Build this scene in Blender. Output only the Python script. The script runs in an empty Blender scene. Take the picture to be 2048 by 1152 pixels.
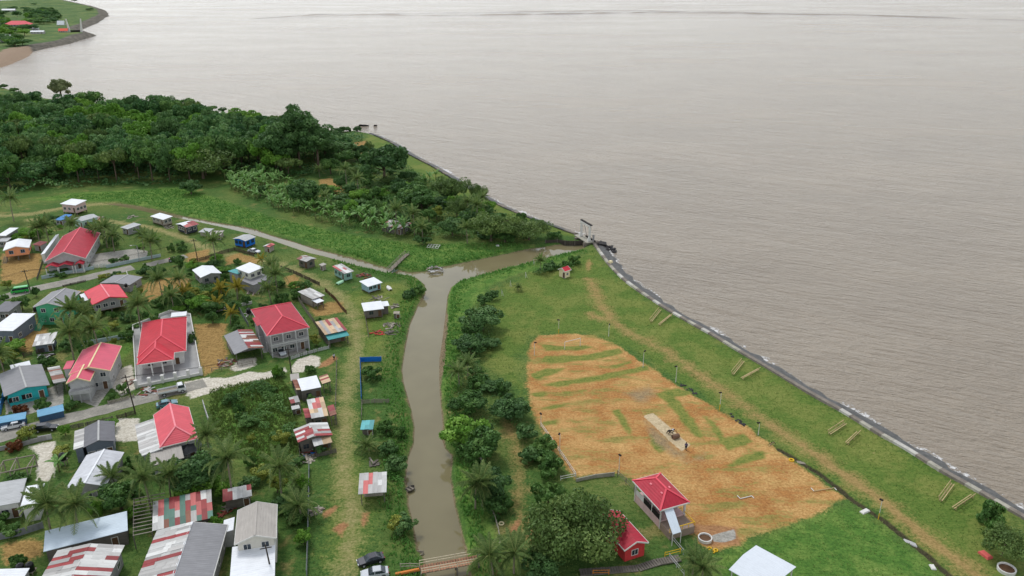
import bpy, math, random
import numpy as np
from mathutils import Vector, Matrix

# ------------------------------------------------------------------ camera, sky, sun, exposure
SC = bpy.context.scene
COL = SC.collection
CAM_H, PITCH, FPX = 92.0, math.radians(22.0), 1593.0
cam_data = bpy.data.cameras.new('camera')
cam_data.sensor_width = 36.0
cam_data.lens = 36.0 * FPX / 2048.0
cam_data.clip_start = 1.0
cam_data.clip_end = 60000.0
cam = bpy.data.objects.new('camera', cam_data)
cam.location = (0, 0, CAM_H)
cam.rotation_euler = (math.pi / 2 - PITCH, 0, 0)
COL.objects.link(cam)
SC.camera = cam

SUN_EL, SUN_AZ = math.radians(58), math.radians(-35)      # soft light from ahead on the left, high
world = bpy.data.worlds.new('World')
SC.world = world
world.use_nodes = True
wn, wl = world.node_tree.nodes, world.node_tree.links
wn.clear()
w_out = wn.new('ShaderNodeOutputWorld')
w_bg = wn.new('ShaderNodeBackground')
w_sky = wn.new('ShaderNodeTexSky')
w_sky.sky_type = 'NISHITA'
w_sky.sun_disc = False
w_sky.sun_elevation = SUN_EL
w_sky.sun_rotation = SUN_AZ
w_sky.air_density = 1.0
w_sky.dust_density = 0.4
w_sky.ozone_density = 1.0
w_hsv = wn.new('ShaderNodeHueSaturation')
w_hsv.inputs['Saturation'].default_value = 0.26
wl.new(w_sky.outputs[0], w_hsv.inputs['Color'])
wl.new(w_hsv.outputs[0], w_bg.inputs['Color'])
w_bg.inputs['Strength'].default_value = 0.15
wl.new(w_bg.outputs[0], w_out.inputs['Surface'])

sun_data = bpy.data.lights.new('sun', 'SUN')
sun_data.energy = 1.1
sun_data.angle = math.radians(14)
sun_data.color = (1.0, 0.98, 0.95)
sun = bpy.data.objects.new('sun', sun_data)
sd = Vector((math.sin(SUN_AZ) * math.cos(SUN_EL), math.cos(SUN_AZ) * math.cos(SUN_EL), math.sin(SUN_EL)))
sun.rotation_euler = sd.to_track_quat('Z', 'Y').to_euler()
COL.objects.link(sun)

SC.view_settings.view_transform = 'Standard'
SC.view_settings.look = 'None'
SC.view_settings.gamma = 1.0
SC.view_settings.exposure = 0.56
SC.view_settings.use_curve_mapping = False
SC.cycles.max_bounces = 6
SC.cycles.diffuse_bounces = 3
SC.cycles.transparent_max_bounces = 6

# ------------------------------------------------------------------ survey: photo sheets -> metres on the ground
SHEETS = {0: (0, 0, 1.0), 1: (0, 380, 4.431), 2: (0, 620, 4.431), 3: (0, 860, 3.945), 4: (260, 860, 3.945),
          5: (380, 400, 4.357), 6: (380, 600, 4.115), 7: (580, 840, 3.693), 8: (880, 860, 3.793), 9: (820, 420, 3.84),
          10: (1020, 640, 3.6), 11: (1400, 780, 3.097), 12: (600, 200, 3.413), 13: (0, 140, 3.303), 14: (0, 0, 4.876),
          15: (0, 440, 9.6), 16: (0, 540, 7.2), 17: (140, 520, 9.6), 18: (240, 780, 7.2), 19: (0, 820, 4.8),
          20: (560, 720, 5.236), 21: (1140, 430, 10.475), 22: (780, 1040, 8.533)}
GL = 1.0        # level of the village ground above the river


def G(k, x, y, z=GL):
    """point at height z that survey sheet k shows at x, y"""
    ox, oy, s = SHEETS[k]
    a = (ox + x / s - 1024.0) / FPX
    b = (oy + y / s - 576.0) / FPX
    sp, cp = math.sin(PITCH), math.cos(PITCH)
    dx, dy, dz = a, cp - b * sp, -sp - b * cp
    t = (z - CAM_H) / dz
    return Vector((dx * t, dy * t, z))


def GP(k, pts, z=GL):
    return np.array([G(k, x, y, z)[:2] for x, y in pts])


# ------------------------------------------------------------------ materials
def col(r, g, b, k=1.0):
    def f(c):
        c /= 255.0
        return (c / 12.92 if c <= 0.04045 else ((c + 0.055) / 1.055) ** 2.4) * k
    return (f(r), f(g), f(b), 1.0)


class NT:
    def __init__(self, name):
        self.m = bpy.data.materials.new(name)
        self.m.use_nodes = True
        self.n, self.l = self.m.node_tree.nodes, self.m.node_tree.links
        self.n.clear()
        self.out = self.n.new('ShaderNodeOutputMaterial')
        self.b = self.n.new('ShaderNodeBsdfPrincipled')
        self.l.new(self.b.outputs[0], self.out.inputs['Surface'])

    def node(self, t, **kw):
        nd = self.n.new(t)
        for k, v in kw.items():
            setattr(nd, k, v)
        return nd

    def put(self, sock, v):
        if isinstance(v, bpy.types.NodeSocket):
            self.l.new(v, sock)
        else:
            sock.default_value = v

    def coord(self, kind='Object', scale=(1, 1, 1), rot=(0, 0, 0)):
        tc = self.node('ShaderNodeTexCoord')
        mp = self.node('ShaderNodeMapping')
        mp.inputs['Scale'].default_value = scale
        mp.inputs['Rotation'].default_value = rot
        self.l.new(tc.outputs[kind], mp.inputs['Vector'])
        return mp.outputs[0]

    def along(self, angle, stretch, across=1.0):
        """coordinates stretched along a ground direction"""
        tc = self.node('ShaderNodeTexCoord')
        mp = self.node('ShaderNodeMapping', vector_type='TEXTURE')
        mp.inputs['Rotation'].default_value = (0, 0, angle)
        mp.inputs['Scale'].default_value = (stretch, across, 1)
        self.l.new(tc.outputs['Object'], mp.inputs['Vector'])
        return mp.outputs[0]

    def noise(self, vec, scale, detail=4, rough=0.6):
        nd = self.node('ShaderNodeTexNoise')
        self.l.new(vec, nd.inputs['Vector'])
        nd.inputs['Scale'].default_value = scale
        nd.inputs['Detail'].default_value = detail
        nd.inputs['Roughness'].default_value = rough
        return nd.outputs['Fac']

    def math(self, op, a, b=0.0, c=0.0, clamp=False):
        nd = self.node('ShaderNodeMath', operation=op, use_clamp=clamp)
        self.put(nd.inputs[0], a)
        self.put(nd.inputs[1], b)
        self.put(nd.inputs[2], c)
        return nd.outputs[0]

    def mix(self, fac, a, b, mode='MIX'):
        nd = self.node('ShaderNodeMix', data_type='RGBA', blend_type=mode)
        self.put(nd.inputs[0], fac)
        self.put(nd.inputs[6], a)
        self.put(nd.inputs[7], b)
        return nd.outputs[2]

    def ramp(self, fac, stops):
        nd = self.node('ShaderNodeValToRGB')
        self.put(nd.inputs[0], fac)
        e = nd.color_ramp.elements
        while len(e) < len(stops):
            e.new(0.5)
        for i, (p, c) in enumerate(stops):
            e[i].position = p
            e[i].color = c
        return nd.outputs[0]

    def step(self, v, lo, hi):
        nd = self.node('ShaderNodeMapRange', interpolation_type='SMOOTHSTEP')
        self.put(nd.inputs[0], v)
        nd.inputs[1].default_value = lo
        nd.inputs[2].default_value = hi
        return nd.outputs[0]

    def attr(self, name):
        nd = self.node('ShaderNodeAttribute', attribute_name=name)
        return nd.outputs['Fac']

    def bump(self, h, strength, dist):
        nd = self.node('ShaderNodeBump')
        self.put(nd.inputs['Height'], h)
        nd.inputs['Strength'].default_value = strength
        nd.inputs['Distance'].default_value = dist
        self.l.new(nd.outputs[0], self.b.inputs['Normal'])

    def fin(self, color, rough=0.8, spec=0.3, metal=0.0):
        self.put(self.b.inputs['Base Color'], color)
        self.put(self.b.inputs['Roughness'], rough)
        self.b.inputs['Specular IOR Level'].default_value = spec
        self.b.inputs['Metallic'].default_value = metal
        return self.m


MATS = {}


def plain(name, c, var=0.25, rough=0.8, spec=0.25, scale=1.3):
    """a painted, timber or concrete surface with weathering blotches"""
    if name in MATS:
        return MATS[name]
    t = NT(name)
    v = t.coord()
    n1 = t.noise(v, scale, 5, 0.65)
    n2 = t.noise(v, scale * 7, 3)
    f = t.math('ADD', t.math('MULTIPLY', n1, 0.7), t.math('MULTIPLY', n2, 0.3))
    d = tuple(x * (1 - var) for x in c[:3]) + (1,)
    e = tuple(min(0.92, x * (1 + var * 0.6)) for x in c[:3]) + (1,)
    cc = t.ramp(f, [(0.3, d), (0.7, e)])
    MATS[name] = t.fin(cc, rough, spec)
    return MATS[name]


def metal_roof(name, c, rust=0.0, stain=0.2, axis=0, rib=0.42, gloss=0.55):
    """painted or bare corrugated sheet: ribs as relief, blotchy fading, rust streaks"""
    if name in MATS:
        return MATS[name]
    t = NT(name)
    v = t.coord()
    n1 = t.noise(v, 0.5, 5, 0.6)
    sc = (0.35, 2.6, 0.35) if axis == 0 else (2.6, 0.35, 0.35)
    n2 = t.noise(t.coord(scale=sc), 1.0, 4, 0.6)
    f = t.math('ADD', t.math('MULTIPLY', n1, 0.5), t.math('MULTIPLY', n2, 0.5))
    d = tuple(x * (1 - stain) for x in c[:3]) + (1,)
    e = tuple(min(0.9, x * (1 + stain * 0.35)) for x in c[:3]) + (1,)
    cc = t.ramp(f, [(0.32, d), (0.66, e)])
    grime = t.step(t.noise(t.coord(scale=tuple(q * 1.8 for q in sc)), 1.0, 6, 0.72), 0.5, 0.72)
    cc = t.mix(t.math('MULTIPLY', grime, min(0.5, stain * 1.5)), cc, tuple(x * 0.55 + 0.02 for x in c[:3]) + (1,))
    if rust > 0:
        rf = t.step(t.noise(t.coord(scale=sc), 1.7, 6, 0.7), 0.66 - rust * 0.3, 0.8 - rust * 0.3)
        cc = t.mix(t.math('MULTIPLY', rf, 0.85), cc, col(120, 62, 42))
    w = t.node('ShaderNodeTexWave', wave_type='BANDS', bands_direction='Y' if axis == 0 else 'X', wave_profile='SIN')
    t.l.new(v, w.inputs['Vector'])
    w.inputs['Scale'].default_value = 0.314 / rib
    t.bump(w.outputs['Fac'], 0.5, 0.05)
    MATS[name] = t.fin(cc, gloss, 0.22)
    return MATS[name]


def planks(name, c, var=0.35, board=0.22, axis='Z'):
    """weathered boards"""
    if name in MATS:
        return MATS[name]
    t = NT(name)
    v = t.coord()
    sc = {'Z': (0.4, 0.4, 4.5), 'X': (4.5, 4.5, 0.4)}[axis]
    n2 = t.noise(t.coord(scale=sc), 1.2, 3, 0.6)
    n1 = t.noise(v, 0.9, 4)
    f = t.math('ADD', t.math('MULTIPLY', n1, 0.45), t.math('MULTIPLY', n2, 0.55))
    d = tuple(x * (1 - var) for x in c[:3]) + (1,)
    e = tuple(min(0.9, x * (1 + var * 0.7)) for x in c[:3]) + (1,)
    MATS[name] = t.fin(t.ramp(f, [(0.3, d), (0.7, e)]), 0.85, 0.2)
    return MATS[name]


# ------------------------------------------------------------------ objects
def props(o, label=None, cat=None, group=None, kind=None):
    if label:
        o['label'] = label
    if cat:
        o['category'] = cat
    if group:
        o['group'] = group
    if kind:
        o['kind'] = kind
    return o


def empty(name, loc, rz=0.0, label=None, cat=None, group=None):
    o = bpy.data.objects.new(name, None)
    o.location = loc
    o.rotation_euler = (0, 0, rz)
    COL.objects.link(o)
    return props(o, label, cat, group)


def link(name, me, parent=None, mat4=None):
    o = bpy.data.objects.new(name, me)
    COL.objects.link(o)
    if parent is not None:
        o.parent = parent
    if mat4 is not None:
        o.matrix_local = mat4
    return o


class MB:
    """collects faces into one mesh"""

    def __init__(self):
        self.v, self.f, self.mi, self.mats = [], [], [], []

    def m(self, mat):
        if mat not in self.mats:
            self.mats.append(mat)
        return self.mats.index(mat)

    def poly(self, pts, faces, mat=None):
        b = len(self.v)
        self.v += [tuple(p) for p in pts]
        i = self.m(mat) if mat else 0
        for f in faces:
            self.f.append(tuple(b + k for k in f))
            self.mi.append(i)
        return self

    def box(self, lo, hi, mat=None):
        x0, y0, z0 = lo
        x1, y1, z1 = hi
        return self.poly([(x0, y0, z0), (x1, y0, z0), (x1, y1, z0), (x0, y1, z0), (x0, y0, z1), (x1, y0, z1), (x1, y1, z1), (x0, y1, z1)],
                         [(0, 3, 2, 1), (4, 5, 6, 7), (0, 1, 5, 4), (1, 2, 6, 5), (2, 3, 7, 6), (3, 0, 4, 7)], mat)

    def beam(self, a, b, w, h, mat=None, up=(0, 0, 1)):
        a, b = Vector(a), Vector(b)
        d = (b - a).normalized()
        u = Vector(up)
        if abs(d.dot(u)) > 0.97:
            u = Vector((1, 0, 0))
        s = d.cross(u).normalized() * (w / 2)
        t = s.cross(d).normalized() * (h / 2)
        pts = [p + i * s + j * t for p in (a, b) for i, j in ((-1, -1), (1, -1), (1, 1), (-1, 1))]
        return self.poly(pts, [(0, 1, 2, 3), (7, 6, 5, 4), (0, 4, 5, 1), (1, 5, 6, 2), (2, 6, 7, 3), (3, 7, 4, 0)], mat)

    def tube(self, pts, rad, n=8, mat=None, cap=True):
        pts = [Vector(p) for p in pts]
        b = len(self.v)
        i = self.m(mat) if mat else 0
        for k, p in enumerate(pts):
            d = (pts[min(k + 1, len(pts) - 1)] - pts[max(k - 1, 0)]).normalized()
            u = Vector((0, 0, 1)) if abs(d.z) < 0.95 else Vector((1, 0, 0))
            s = d.cross(u).normalized()
            t = s.cross(d)
            r = rad[k] if isinstance(rad, (list, tuple)) else rad
            for j in range(n):
                an = 2 * math.pi * j / n
                self.v.append(tuple(p + (s * math.cos(an) + t * math.sin(an)) * r))
        for k in range(len(pts) - 1):
            for j in range(n):
                a0, a1 = b + k * n + j, b + k * n + (j + 1) % n
                self.f.append((a0, a0 + n, a1 + n, a1))
                self.mi.append(i)
        if cap:
            self.f.append(tuple(b + j for j in range(n)))
            self.f.append(tuple(b + (len(pts) - 1) * n + j for j in reversed(range(n))))
            self.mi += [i, i]
        return self

    def slab(self, pts, th, mat=None):
        """polygon (top face, counter-clockwise from above) with thickness downwards"""
        n = len(pts)
        lo = [(p[0], p[1], p[2] - th) for p in pts]
        fs = [tuple(range(n)), tuple(range(2 * n - 1, n - 1, -1))]
        fs += [(k, n + k, n + (k + 1) % n, (k + 1) % n) for k in range(n)]
        return self.poly([tuple(p) for p in pts] + lo, fs, mat)

    def lathe(self, prof, n=12, c=(0, 0, 0), mat=None):
        b = len(self.v)
        i = self.m(mat) if mat else 0
        for r, z in prof:
            for j in range(n):
                an = 2 * math.pi * j / n
                self.v.append((c[0] + r * math.cos(an), c[1] + r * math.sin(an), c[2] + z))
        for k in range(len(prof) - 1):
            for j in range(n):
                a0, a1 = b + k * n + j, b + k * n + (j + 1) % n
                self.f.append((a0, a1, a1 + n, a0 + n))
                self.mi.append(i)
        return self

    def mesh(self, name, mat=None, smooth=False):
        me = bpy.data.meshes.new(name)
        me.from_pydata(self.v, [], self.f)
        if mat:
            me.materials.append(mat)
        else:
            for x in self.mats:
                me.materials.append(x)
            me.polygons.foreach_set('material_index', self.mi)
        if smooth:
            me.polygons.foreach_set('use_smooth', [True] * len(me.polygons))
        me.update()
        return me

    def obj(self, name, mat=None, parent=None, mat4=None, smooth=False):
        return link(name, self.mesh(name, mat, smooth), parent, mat4)


def quads_mesh(name, co, mat, tint=None):
    """numpy (n,4,3) quads -> mesh, optional per-quad tint attribute"""
    n = len(co)
    me = bpy.data.meshes.new(name)
    me.vertices.add(n * 4)
    me.vertices.foreach_set('co', co.reshape(-1).astype(np.float32))
    me.loops.add(n * 4)
    me.loops.foreach_set('vertex_index', np.arange(n * 4, dtype=np.int32))
    me.polygons.add(n)
    me.polygons.foreach_set('loop_start', np.arange(0, n * 4, 4, dtype=np.int32))
    me.polygons.foreach_set('loop_total', np.full(n, 4, dtype=np.int32))
    me.materials.append(mat)
    if tint is not None:
        a = me.attributes.new('tint', 'FLOAT', 'FACE')
        a.data.foreach_set('value', tint.astype(np.float32))
    me.update(calc_edges=True)
    return me


def sdist(P, poly, closed=True):
    """signed distance (inside positive) of points to a polygon, or minus the distance to a polyline"""
    poly = np.asarray(poly, float)
    d2 = np.full(len(P), 1e18)
    inside = np.zeros(len(P), bool)
    n = len(poly)
    for i in range(n if closed else n - 1):
        a, b = poly[i], poly[(i + 1) % n]
        ab = b - a
        t = np.clip(((P - a) @ ab) / max(ab @ ab, 1e-9), 0, 1)
        q = P - a - t[:, None] * ab
        d2 = np.minimum(d2, (q * q).sum(1))
        if closed:
            c = (a[1] > P[:, 1]) != (b[1] > P[:, 1])
            with np.errstate(divide='ignore', invalid='ignore'):
                xx = a[0] + (P[:, 1] - a[1]) * ab[0] / (ab[1] if ab[1] != 0 else 1e-9)
            inside ^= c & (P[:, 0] < xx)
    d = np.sqrt(d2)
    return np.where(inside, d, -d) if closed else -d


def sstep(x, a, b):
    t = np.clip((x - a) / (b - a), 0, 1)
    return t * t * (3 - 2 * t)


_LAT = np.random.default_rng(99).random((128, 128))


def vnoise(P, cell):
    """smooth value noise over the ground plane"""
    q = P / cell
    i = np.floor(q).astype(int)
    f = q - i
    f = f * f * (3 - 2 * f)
    a = _LAT[i[:, 0] % 128, i[:, 1] % 128]
    b = _LAT[(i[:, 0] + 1) % 128, i[:, 1] % 128]
    c = _LAT[i[:, 0] % 128, (i[:, 1] + 1) % 128]
    d = _LAT[(i[:, 0] + 1) % 128, (i[:, 1] + 1) % 128]
    return (a * (1 - f[:, 0]) + b * f[:, 0]) * (1 - f[:, 1]) + (c * (1 - f[:, 0]) + d * f[:, 0]) * f[:, 1]

# ------------------------------------------------------------------ the land: outlines in metres
rng = np.random.default_rng(7)
WALL_R = [(1187.7, 482), (1197, 496), (1206.8, 509), (1222, 530), (1246, 554), (1276, 576), (1320, 606), (1378, 640), (1420, 662),
          (1464, 689), (1514, 718), (1560, 745), (1616, 779), (1642, 793), (1684, 816), (1723, 840), (1768, 867), (1813, 891),
          (1884, 936), (1933, 962), (1994, 997), (2048, 1028), (2140, 1080), (2300, 1170), (2700, 1400)]
WALL_L = [(1168, 472), (1151, 465), (1125, 456), (1098, 446), (1068, 436), (1039.5, 425.6), (1010, 413), (981, 399), (937, 373), (893, 346.5),
          (864, 329), (817, 305.5), (782, 282), (752, 269), (740, 264.5)]
FAR_EDGE = [(711, 263), (659, 266), (600, 257), (530, 243), (448, 228), (348, 217), (200, 211), (90, 198), (45, 187), (0, 175), (-150, 145), (-420, 110)]
wall_r = GP(0, WALL_R, 1.9)
wall_l = GP(0, WALL_L, 1.6)
far_edge = GP(0, FAR_EDGE, 0.3)
LAND = np.vstack([far_edge[::-1], wall_l[::-1], wall_r, [[170, 60], [-320, 60], [-700, 500]]])

CREEK = GP(0, [(858, 1260), (852, 1160), (848, 1119), (834.5, 1098), (829, 1070), (821, 1030), (815, 1008), (816, 985), (810, 959), (815, 916), (826, 889),
               (828, 856), (822, 822), (806, 765), (803, 740), (809, 700), (819, 650), (836, 612), (850, 588), (849, 570), (832, 556), (812, 551),
               (788, 549), (756, 543), (724, 535), (688, 525), (655, 515), (620, 507), (586, 496), (541, 480), (495, 467), (449, 456), (403, 446),
               (370, 440), (311, 429), (271, 419), (238, 413), (210, 409), (240, 408), (271, 412), (316, 421), (361, 432), (420, 444), (472, 452), (508, 459),
               (541, 471), (587, 484), (632, 499), (678, 510), (724, 522), (752, 531), (779, 538), (820, 546), (854, 543), (890, 534), (924, 527), (1002, 511),
               (1054, 499), (1106, 492), (1166, 487), (1172, 495), (1150, 505), (1122, 509), (1070, 524), (1013, 537), (976, 548), (940, 557), (920, 563), (903, 575),
               (896, 592), (892, 630), (886, 680), (880, 720), (880, 760), (882, 800), (887, 850), (885, 877), (891, 896), (905, 912), (902, 955),
               (910, 1008), (921, 1051), (932, 1105), (942, 1160), (955, 1260)], 0.2)


DITCH = GP(11, [(490, 362), (620, 440), (760, 525), (860, 605), (950, 682), (1050, 745), (1140, 805), (1300, 935), (1420, 1025), (1560, 1155), (1650, 1250)])


def creek_sd(P):
    return sdist(P, CREEK)


def height(P):
    land = sdist(P, LAND)
    cr = creek_sd(P)
    dr = -sdist(P, wall_r[:-1], closed=False)
    z = GL + 0.25 * (1 - sstep(dr, 1.0, 9.0))
    z = z + 0.10 * np.sin(P[:, 0] * 0.31 + 1.3 * np.sin(P[:, 1] * 0.11)) * np.sin(P[:, 1] * 0.23) * sstep(P[:, 0], -15, 0)
    z = z - 0.45 * (1 - sstep(-sdist(P, DITCH, False), 0.25, 1.0))
    z = np.where(cr > -3.2, z * 0 + (-0.9 + (z + 0.9) * sstep(-cr, -2.6, 1.8)), z)
    k = sstep(land, -2.5, 0.6)
    return z * k + (-2.5) * (1 - k)


def hgt(x, y):
    return float(height(np.array([[x, y]]))[0])


# ------------------------------------------------------------------ ground cover as masks
def mask_shapes():
    S = []

    def area(ch, k, pts, w=0.8, v=1.0, z=GL):
        S.append((ch, GP(k, pts, z), True, w, 0.0, v))

    def lane(ch, k, pts, width, w=0.8, v=1.0):
        S.append((ch, GP(k, pts), False, w, width / 2, v))
    # scorched cut-grass playing field and its uncut green stripes
    area('dry', 0, [(1062, 684), (1080, 671), (1130, 667), (1190, 672), (1232, 690), (1290, 727), (1360, 775), (1400, 800), (1480, 845), (1545, 892), (1600, 932), (1692, 996),
                    (1640, 1022), (1560, 1052), (1500, 1074), (1440, 1102), (1405, 1095), (1385, 1060), (1370, 1020), (1290, 965), (1240, 946), (1150, 955), (1125, 925),
                    (1090, 870), (1065, 830), (1054, 760), (1058, 700)], 2.2)
    for p in ([(200, 300), (260, 260), (500, 255), (780, 205), (815, 240), (600, 285), (300, 315)], [(140, 390), (260, 350), (400, 345), (350, 380), (180, 430)],
              [(220, 470), (350, 440), (600, 400), (900, 350), (990, 320), (1000, 355), (700, 430), (350, 480)], [(150, 530), (260, 515), (275, 545), (180, 550)],
              [(180, 640), (420, 595), (400, 620), (200, 652)], [(230, 740), (350, 715), (340, 750), (240, 765)],
              [(735, 650), (790, 640), (880, 800), (890, 860), (830, 800)],
              [(1050, 530), (1200, 490), (1330, 530), (1190, 560), (1330, 720), (1410, 880), (1330, 830), (1220, 720), (1140, 600)],
              [(1380, 680), (1480, 740), (1550, 850), (1680, 820), (1760, 880), (1560, 950), (1480, 830)],
              [(1530, 1050), (1700, 970), (1820, 940), (1830, 1000), (1600, 1060)], [(200, 170), (370, 190), (530, 180), (600, 195), (520, 215), (260, 225)],
              [(1000, 820), (1060, 840), (1120, 930), (1080, 960), (1020, 900)], [(740, 330), (870, 290), (880, 310), (760, 345)], [(380, 515), (560, 500), (520, 520), (390, 530)]):
        area('stripe', 10, p, 1.1, 1.0)
    area('ash', 10, [(955, 690), (1030, 668), (1300, 900), (1235, 945)], 0.4)
    area('soot', 10, [(830, 520), (1000, 470), (1060, 510), (960, 610), (900, 600)], 2.0, 0.75)
    area('soot', 10, [(960, 700), (1290, 990), (1400, 960), (1390, 1010), (1290, 1040), (1180, 980), (1010, 860)], 1.6, 0.8)
    # worn track along the sea defence and yellowing grass
    lane('track', 0, [(1180, 560), (1200, 610), (1240, 655), (1330, 700), (1430, 772), (1560, 862), (1650, 922), (1760, 1000), (1850, 1072), (1950, 1150), (2060, 1240)], 5.0, 2.6, 0.66)
    lane('track', 0, [(1600, 888), (1650, 922), (1760, 1000), (1850, 1072), (1950, 1150), (2060, 1240)], 2.4, 1.4, 1.0)
    area('track', 9, [(1340, 420), (1380, 370), (1400, 420), (1370, 475)], 1.2, 0.9)
    area('track', 9, [(1330, 780), (1400, 770), (1520, 840), (1460, 870), (1370, 830)], 2.5, 0.8)
    area('olive', 0, [(960, 600), (1060, 540), (1130, 530), (1185, 490), (1230, 540), (1320, 612), (1470, 700), (1700, 830), (2048, 1040), (2048, 1200), (1900, 1152), (1700, 1000), (1480, 845), (1290, 727),
                      (1190, 672), (1075, 674), (1050, 720), (1050, 800), (960, 720)], 6.0, 0.85)
    area('olive', 0, [(740, 266), (830, 315), (900, 352), (1000, 412), (1100, 452), (1160, 472), (1100, 470), (1000, 440), (860, 360), (760, 300), (720, 290)], 3.0, 1.0)
    # bright wet meadow beside the channels, mown lawn at the lower right
    area('lush', 0, [(60, 400), (140, 386), (360, 375), (430, 395), (560, 440), (700, 470), (830, 490), (1000, 485), (1060, 490), (920, 524), (850, 540), (780, 532), (700, 508), (580, 474), (480, 448), (400, 436),
                     (300, 412), (230, 404)], 4.0)
    area('lush', 0, [(895, 560), (925, 558), (1070, 520), (1130, 505), (1160, 500), (1120, 540), (1040, 545), (980, 570), (940, 620), (920, 700), (910, 780), (884, 790), (884, 700), (893, 610)], 2.5)
    area('lush', 0, [(905, 910), (960, 960), (985, 1060), (1000, 1110), (940, 1120), (925, 1050)], 2.0)
    area('lush', 0, [(1440, 1102), (1560, 1054), (1692, 998), (1760, 1045), (1840, 1100), (1910, 1165), (1400, 1200)], 3.0, 0.8)
    area('lush', 0, [(420, 770), (560, 750), (590, 800), (600, 930), (560, 990), (440, 890)], 3.0, 0.8)
    area('lush', 0, [(240, 690), (275, 640), (265, 700), (225, 740)], 1.0, 0.8)
    # village lanes and yards
    lane('lane', 0, [(-60, 436), (60, 428), (150, 412), (230, 406)], 5.0, 2.0, 0.8)
    lane('lane', 0, [(60, 440), (200, 440), (300, 455), (360, 472), (420, 500)], 3.5, 1.6, 0.9)
    lane('lane', 0, [(395, 490), (440, 505), (520, 520), (580, 535), (630, 560), (670, 585), (700, 620), (714, 665), (708, 720), (694, 770), (690, 830), (688, 900), (690, 960), (702, 1020), (705, 1080), (692, 1130), (690, 1180)], 4.4, 2.8, 0.74)
    area('olive', 0, [(670, 590), (790, 560), (840, 590), (800, 660), (770, 690), (720, 760), (720, 900), (760, 1000), (740, 1152), (640, 1152), (660, 950), (670, 760), (690, 660)], 4, 0.8)
    area('dirt', 6, [(1080, 520), (1180, 450), (1230, 480), (1150, 540), (1060, 560)], 0.8, 0.9)
    for k, p in ((6, [(30, 200), (330, 190), (280, 300), (330, 440), (240, 560), (110, 640), (70, 500), (40, 300)]),
                 (5, [(300, 500), (430, 460), (600, 510), (590, 560), (450, 540), (310, 570)]), (5, [(820, 680), (900, 650), (1050, 740), (1040, 790), (830, 760)]),
                 (5, [(1000, 880), (1100, 950), (1200, 880), (1340, 890), (1350, 980), (1080, 1020)]), (1, [(0, 560), (380, 560), (350, 760), (140, 840), (0, 830)]),
                 (1, [(1240, 850), (1400, 790), (1650, 740), (1700, 850), (1650, 950), (1480, 900), (1300, 1010)]), (1, [(1640, 560), (1861, 520), (1861, 640), (1660, 640)]),
                 (2, [(170, 90), (300, 60), (420, 160), (430, 250), (300, 330), (280, 390), (170, 370)]), (1, [(600, 900), (760, 880), (720, 960), (620, 980)]),
                 (12, [(130, 540), (220, 530), (330, 610), (300, 650), (200, 640), (130, 690)]), (12, [(310, 300), (460, 275), (440, 330), (380, 400), (350, 330)]),
                 (3, [(0, 900), (250, 860), (340, 880), (340, 1000), (200, 1050), (0, 1090)])):
        area('tan', k, p, 1.3, 0.85)
    for k, p in ((7, [(240, 690), (340, 620), (370, 640), (250, 740)]), (7, [(310, 810), (380, 750), (430, 770), (380, 880)]), (7, [(515, 790), (540, 690), (590, 680), (560, 800)]),
                 (8, [(540, 740), (620, 620), (600, 760), (540, 860)]), (8, [(650, 800), (760, 700), (760, 800), (720, 860)]), (8, [(1850, 700), (2040, 720), (2000, 780), (1880, 790)]),
                 (11, [(0, 840), (80, 830), (230, 850), (250, 960), (60, 970), (0, 950)])):
        area('dirt', k, p, 0.9, 0.9)
    lane('track', 0, [(1015, 850), (1035, 900), (1040, 960), (1035, 1010), (1050, 1060), (1075, 1120)], 3.0, 2.5, 0.7)
    for k, p in ((6, [(830, 560), (880, 490), (990, 455), (1065, 470), (1060, 540), (960, 590), (840, 600)]), (6, [(330, 560), (400, 490), (540, 475), (550, 540), (380, 590)]),
                 (6, [(0, 720), (120, 640), (330, 640), (480, 590), (620, 600), (780, 555), (800, 590), (600, 660), (300, 720), (0, 820)]),
                 (2, [(990, 550), (1170, 480), (1200, 700), (1080, 760), (990, 690)]), (2, [(1010, 1000), (1040, 960), (1230, 960), (1230, 1160), (1010, 1160)]),
                 (3, [(210, 130), (440, 90), (440, 220), (400, 400), (290, 400), (300, 200)]), (19, [(400, 320), (530, 310), (520, 660), (360, 670), (370, 500)]),
                 (2, [(1640, 640), (1861, 590), (1861, 690), (1660, 760)])):
        area('sand', k, p, 0.9)
    for k, p in ((2, [(40, 800), (440, 690), (560, 640), (565, 830), (330, 900), (230, 930), (60, 970)]), (1, [(800, 575), (960, 550), (1190, 520), (1310, 540), (1300, 590), (950, 660), (800, 690)]),
                 (2, [(640, 740), (850, 690), (985, 690), (900, 800), (860, 860), (700, 800)]), (11, [(70, 900), (215, 860), (225, 920), (150, 945), (80, 940)]),
                 (7, [(145, 650), (235, 640), (240, 690), (150, 710)]), (6, [(700, 440), (940, 390), (960, 420), (760, 480), (680, 470)])):
        area('conc', k, p, 0.5)
    return S


CHANNELS = ['dry', 'stripe', 'ash', 'soot', 'track', 'olive', 'lush', 'lane', 'tan', 'dirt', 'sand', 'conc', 'mud', 'ditch']


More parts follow.
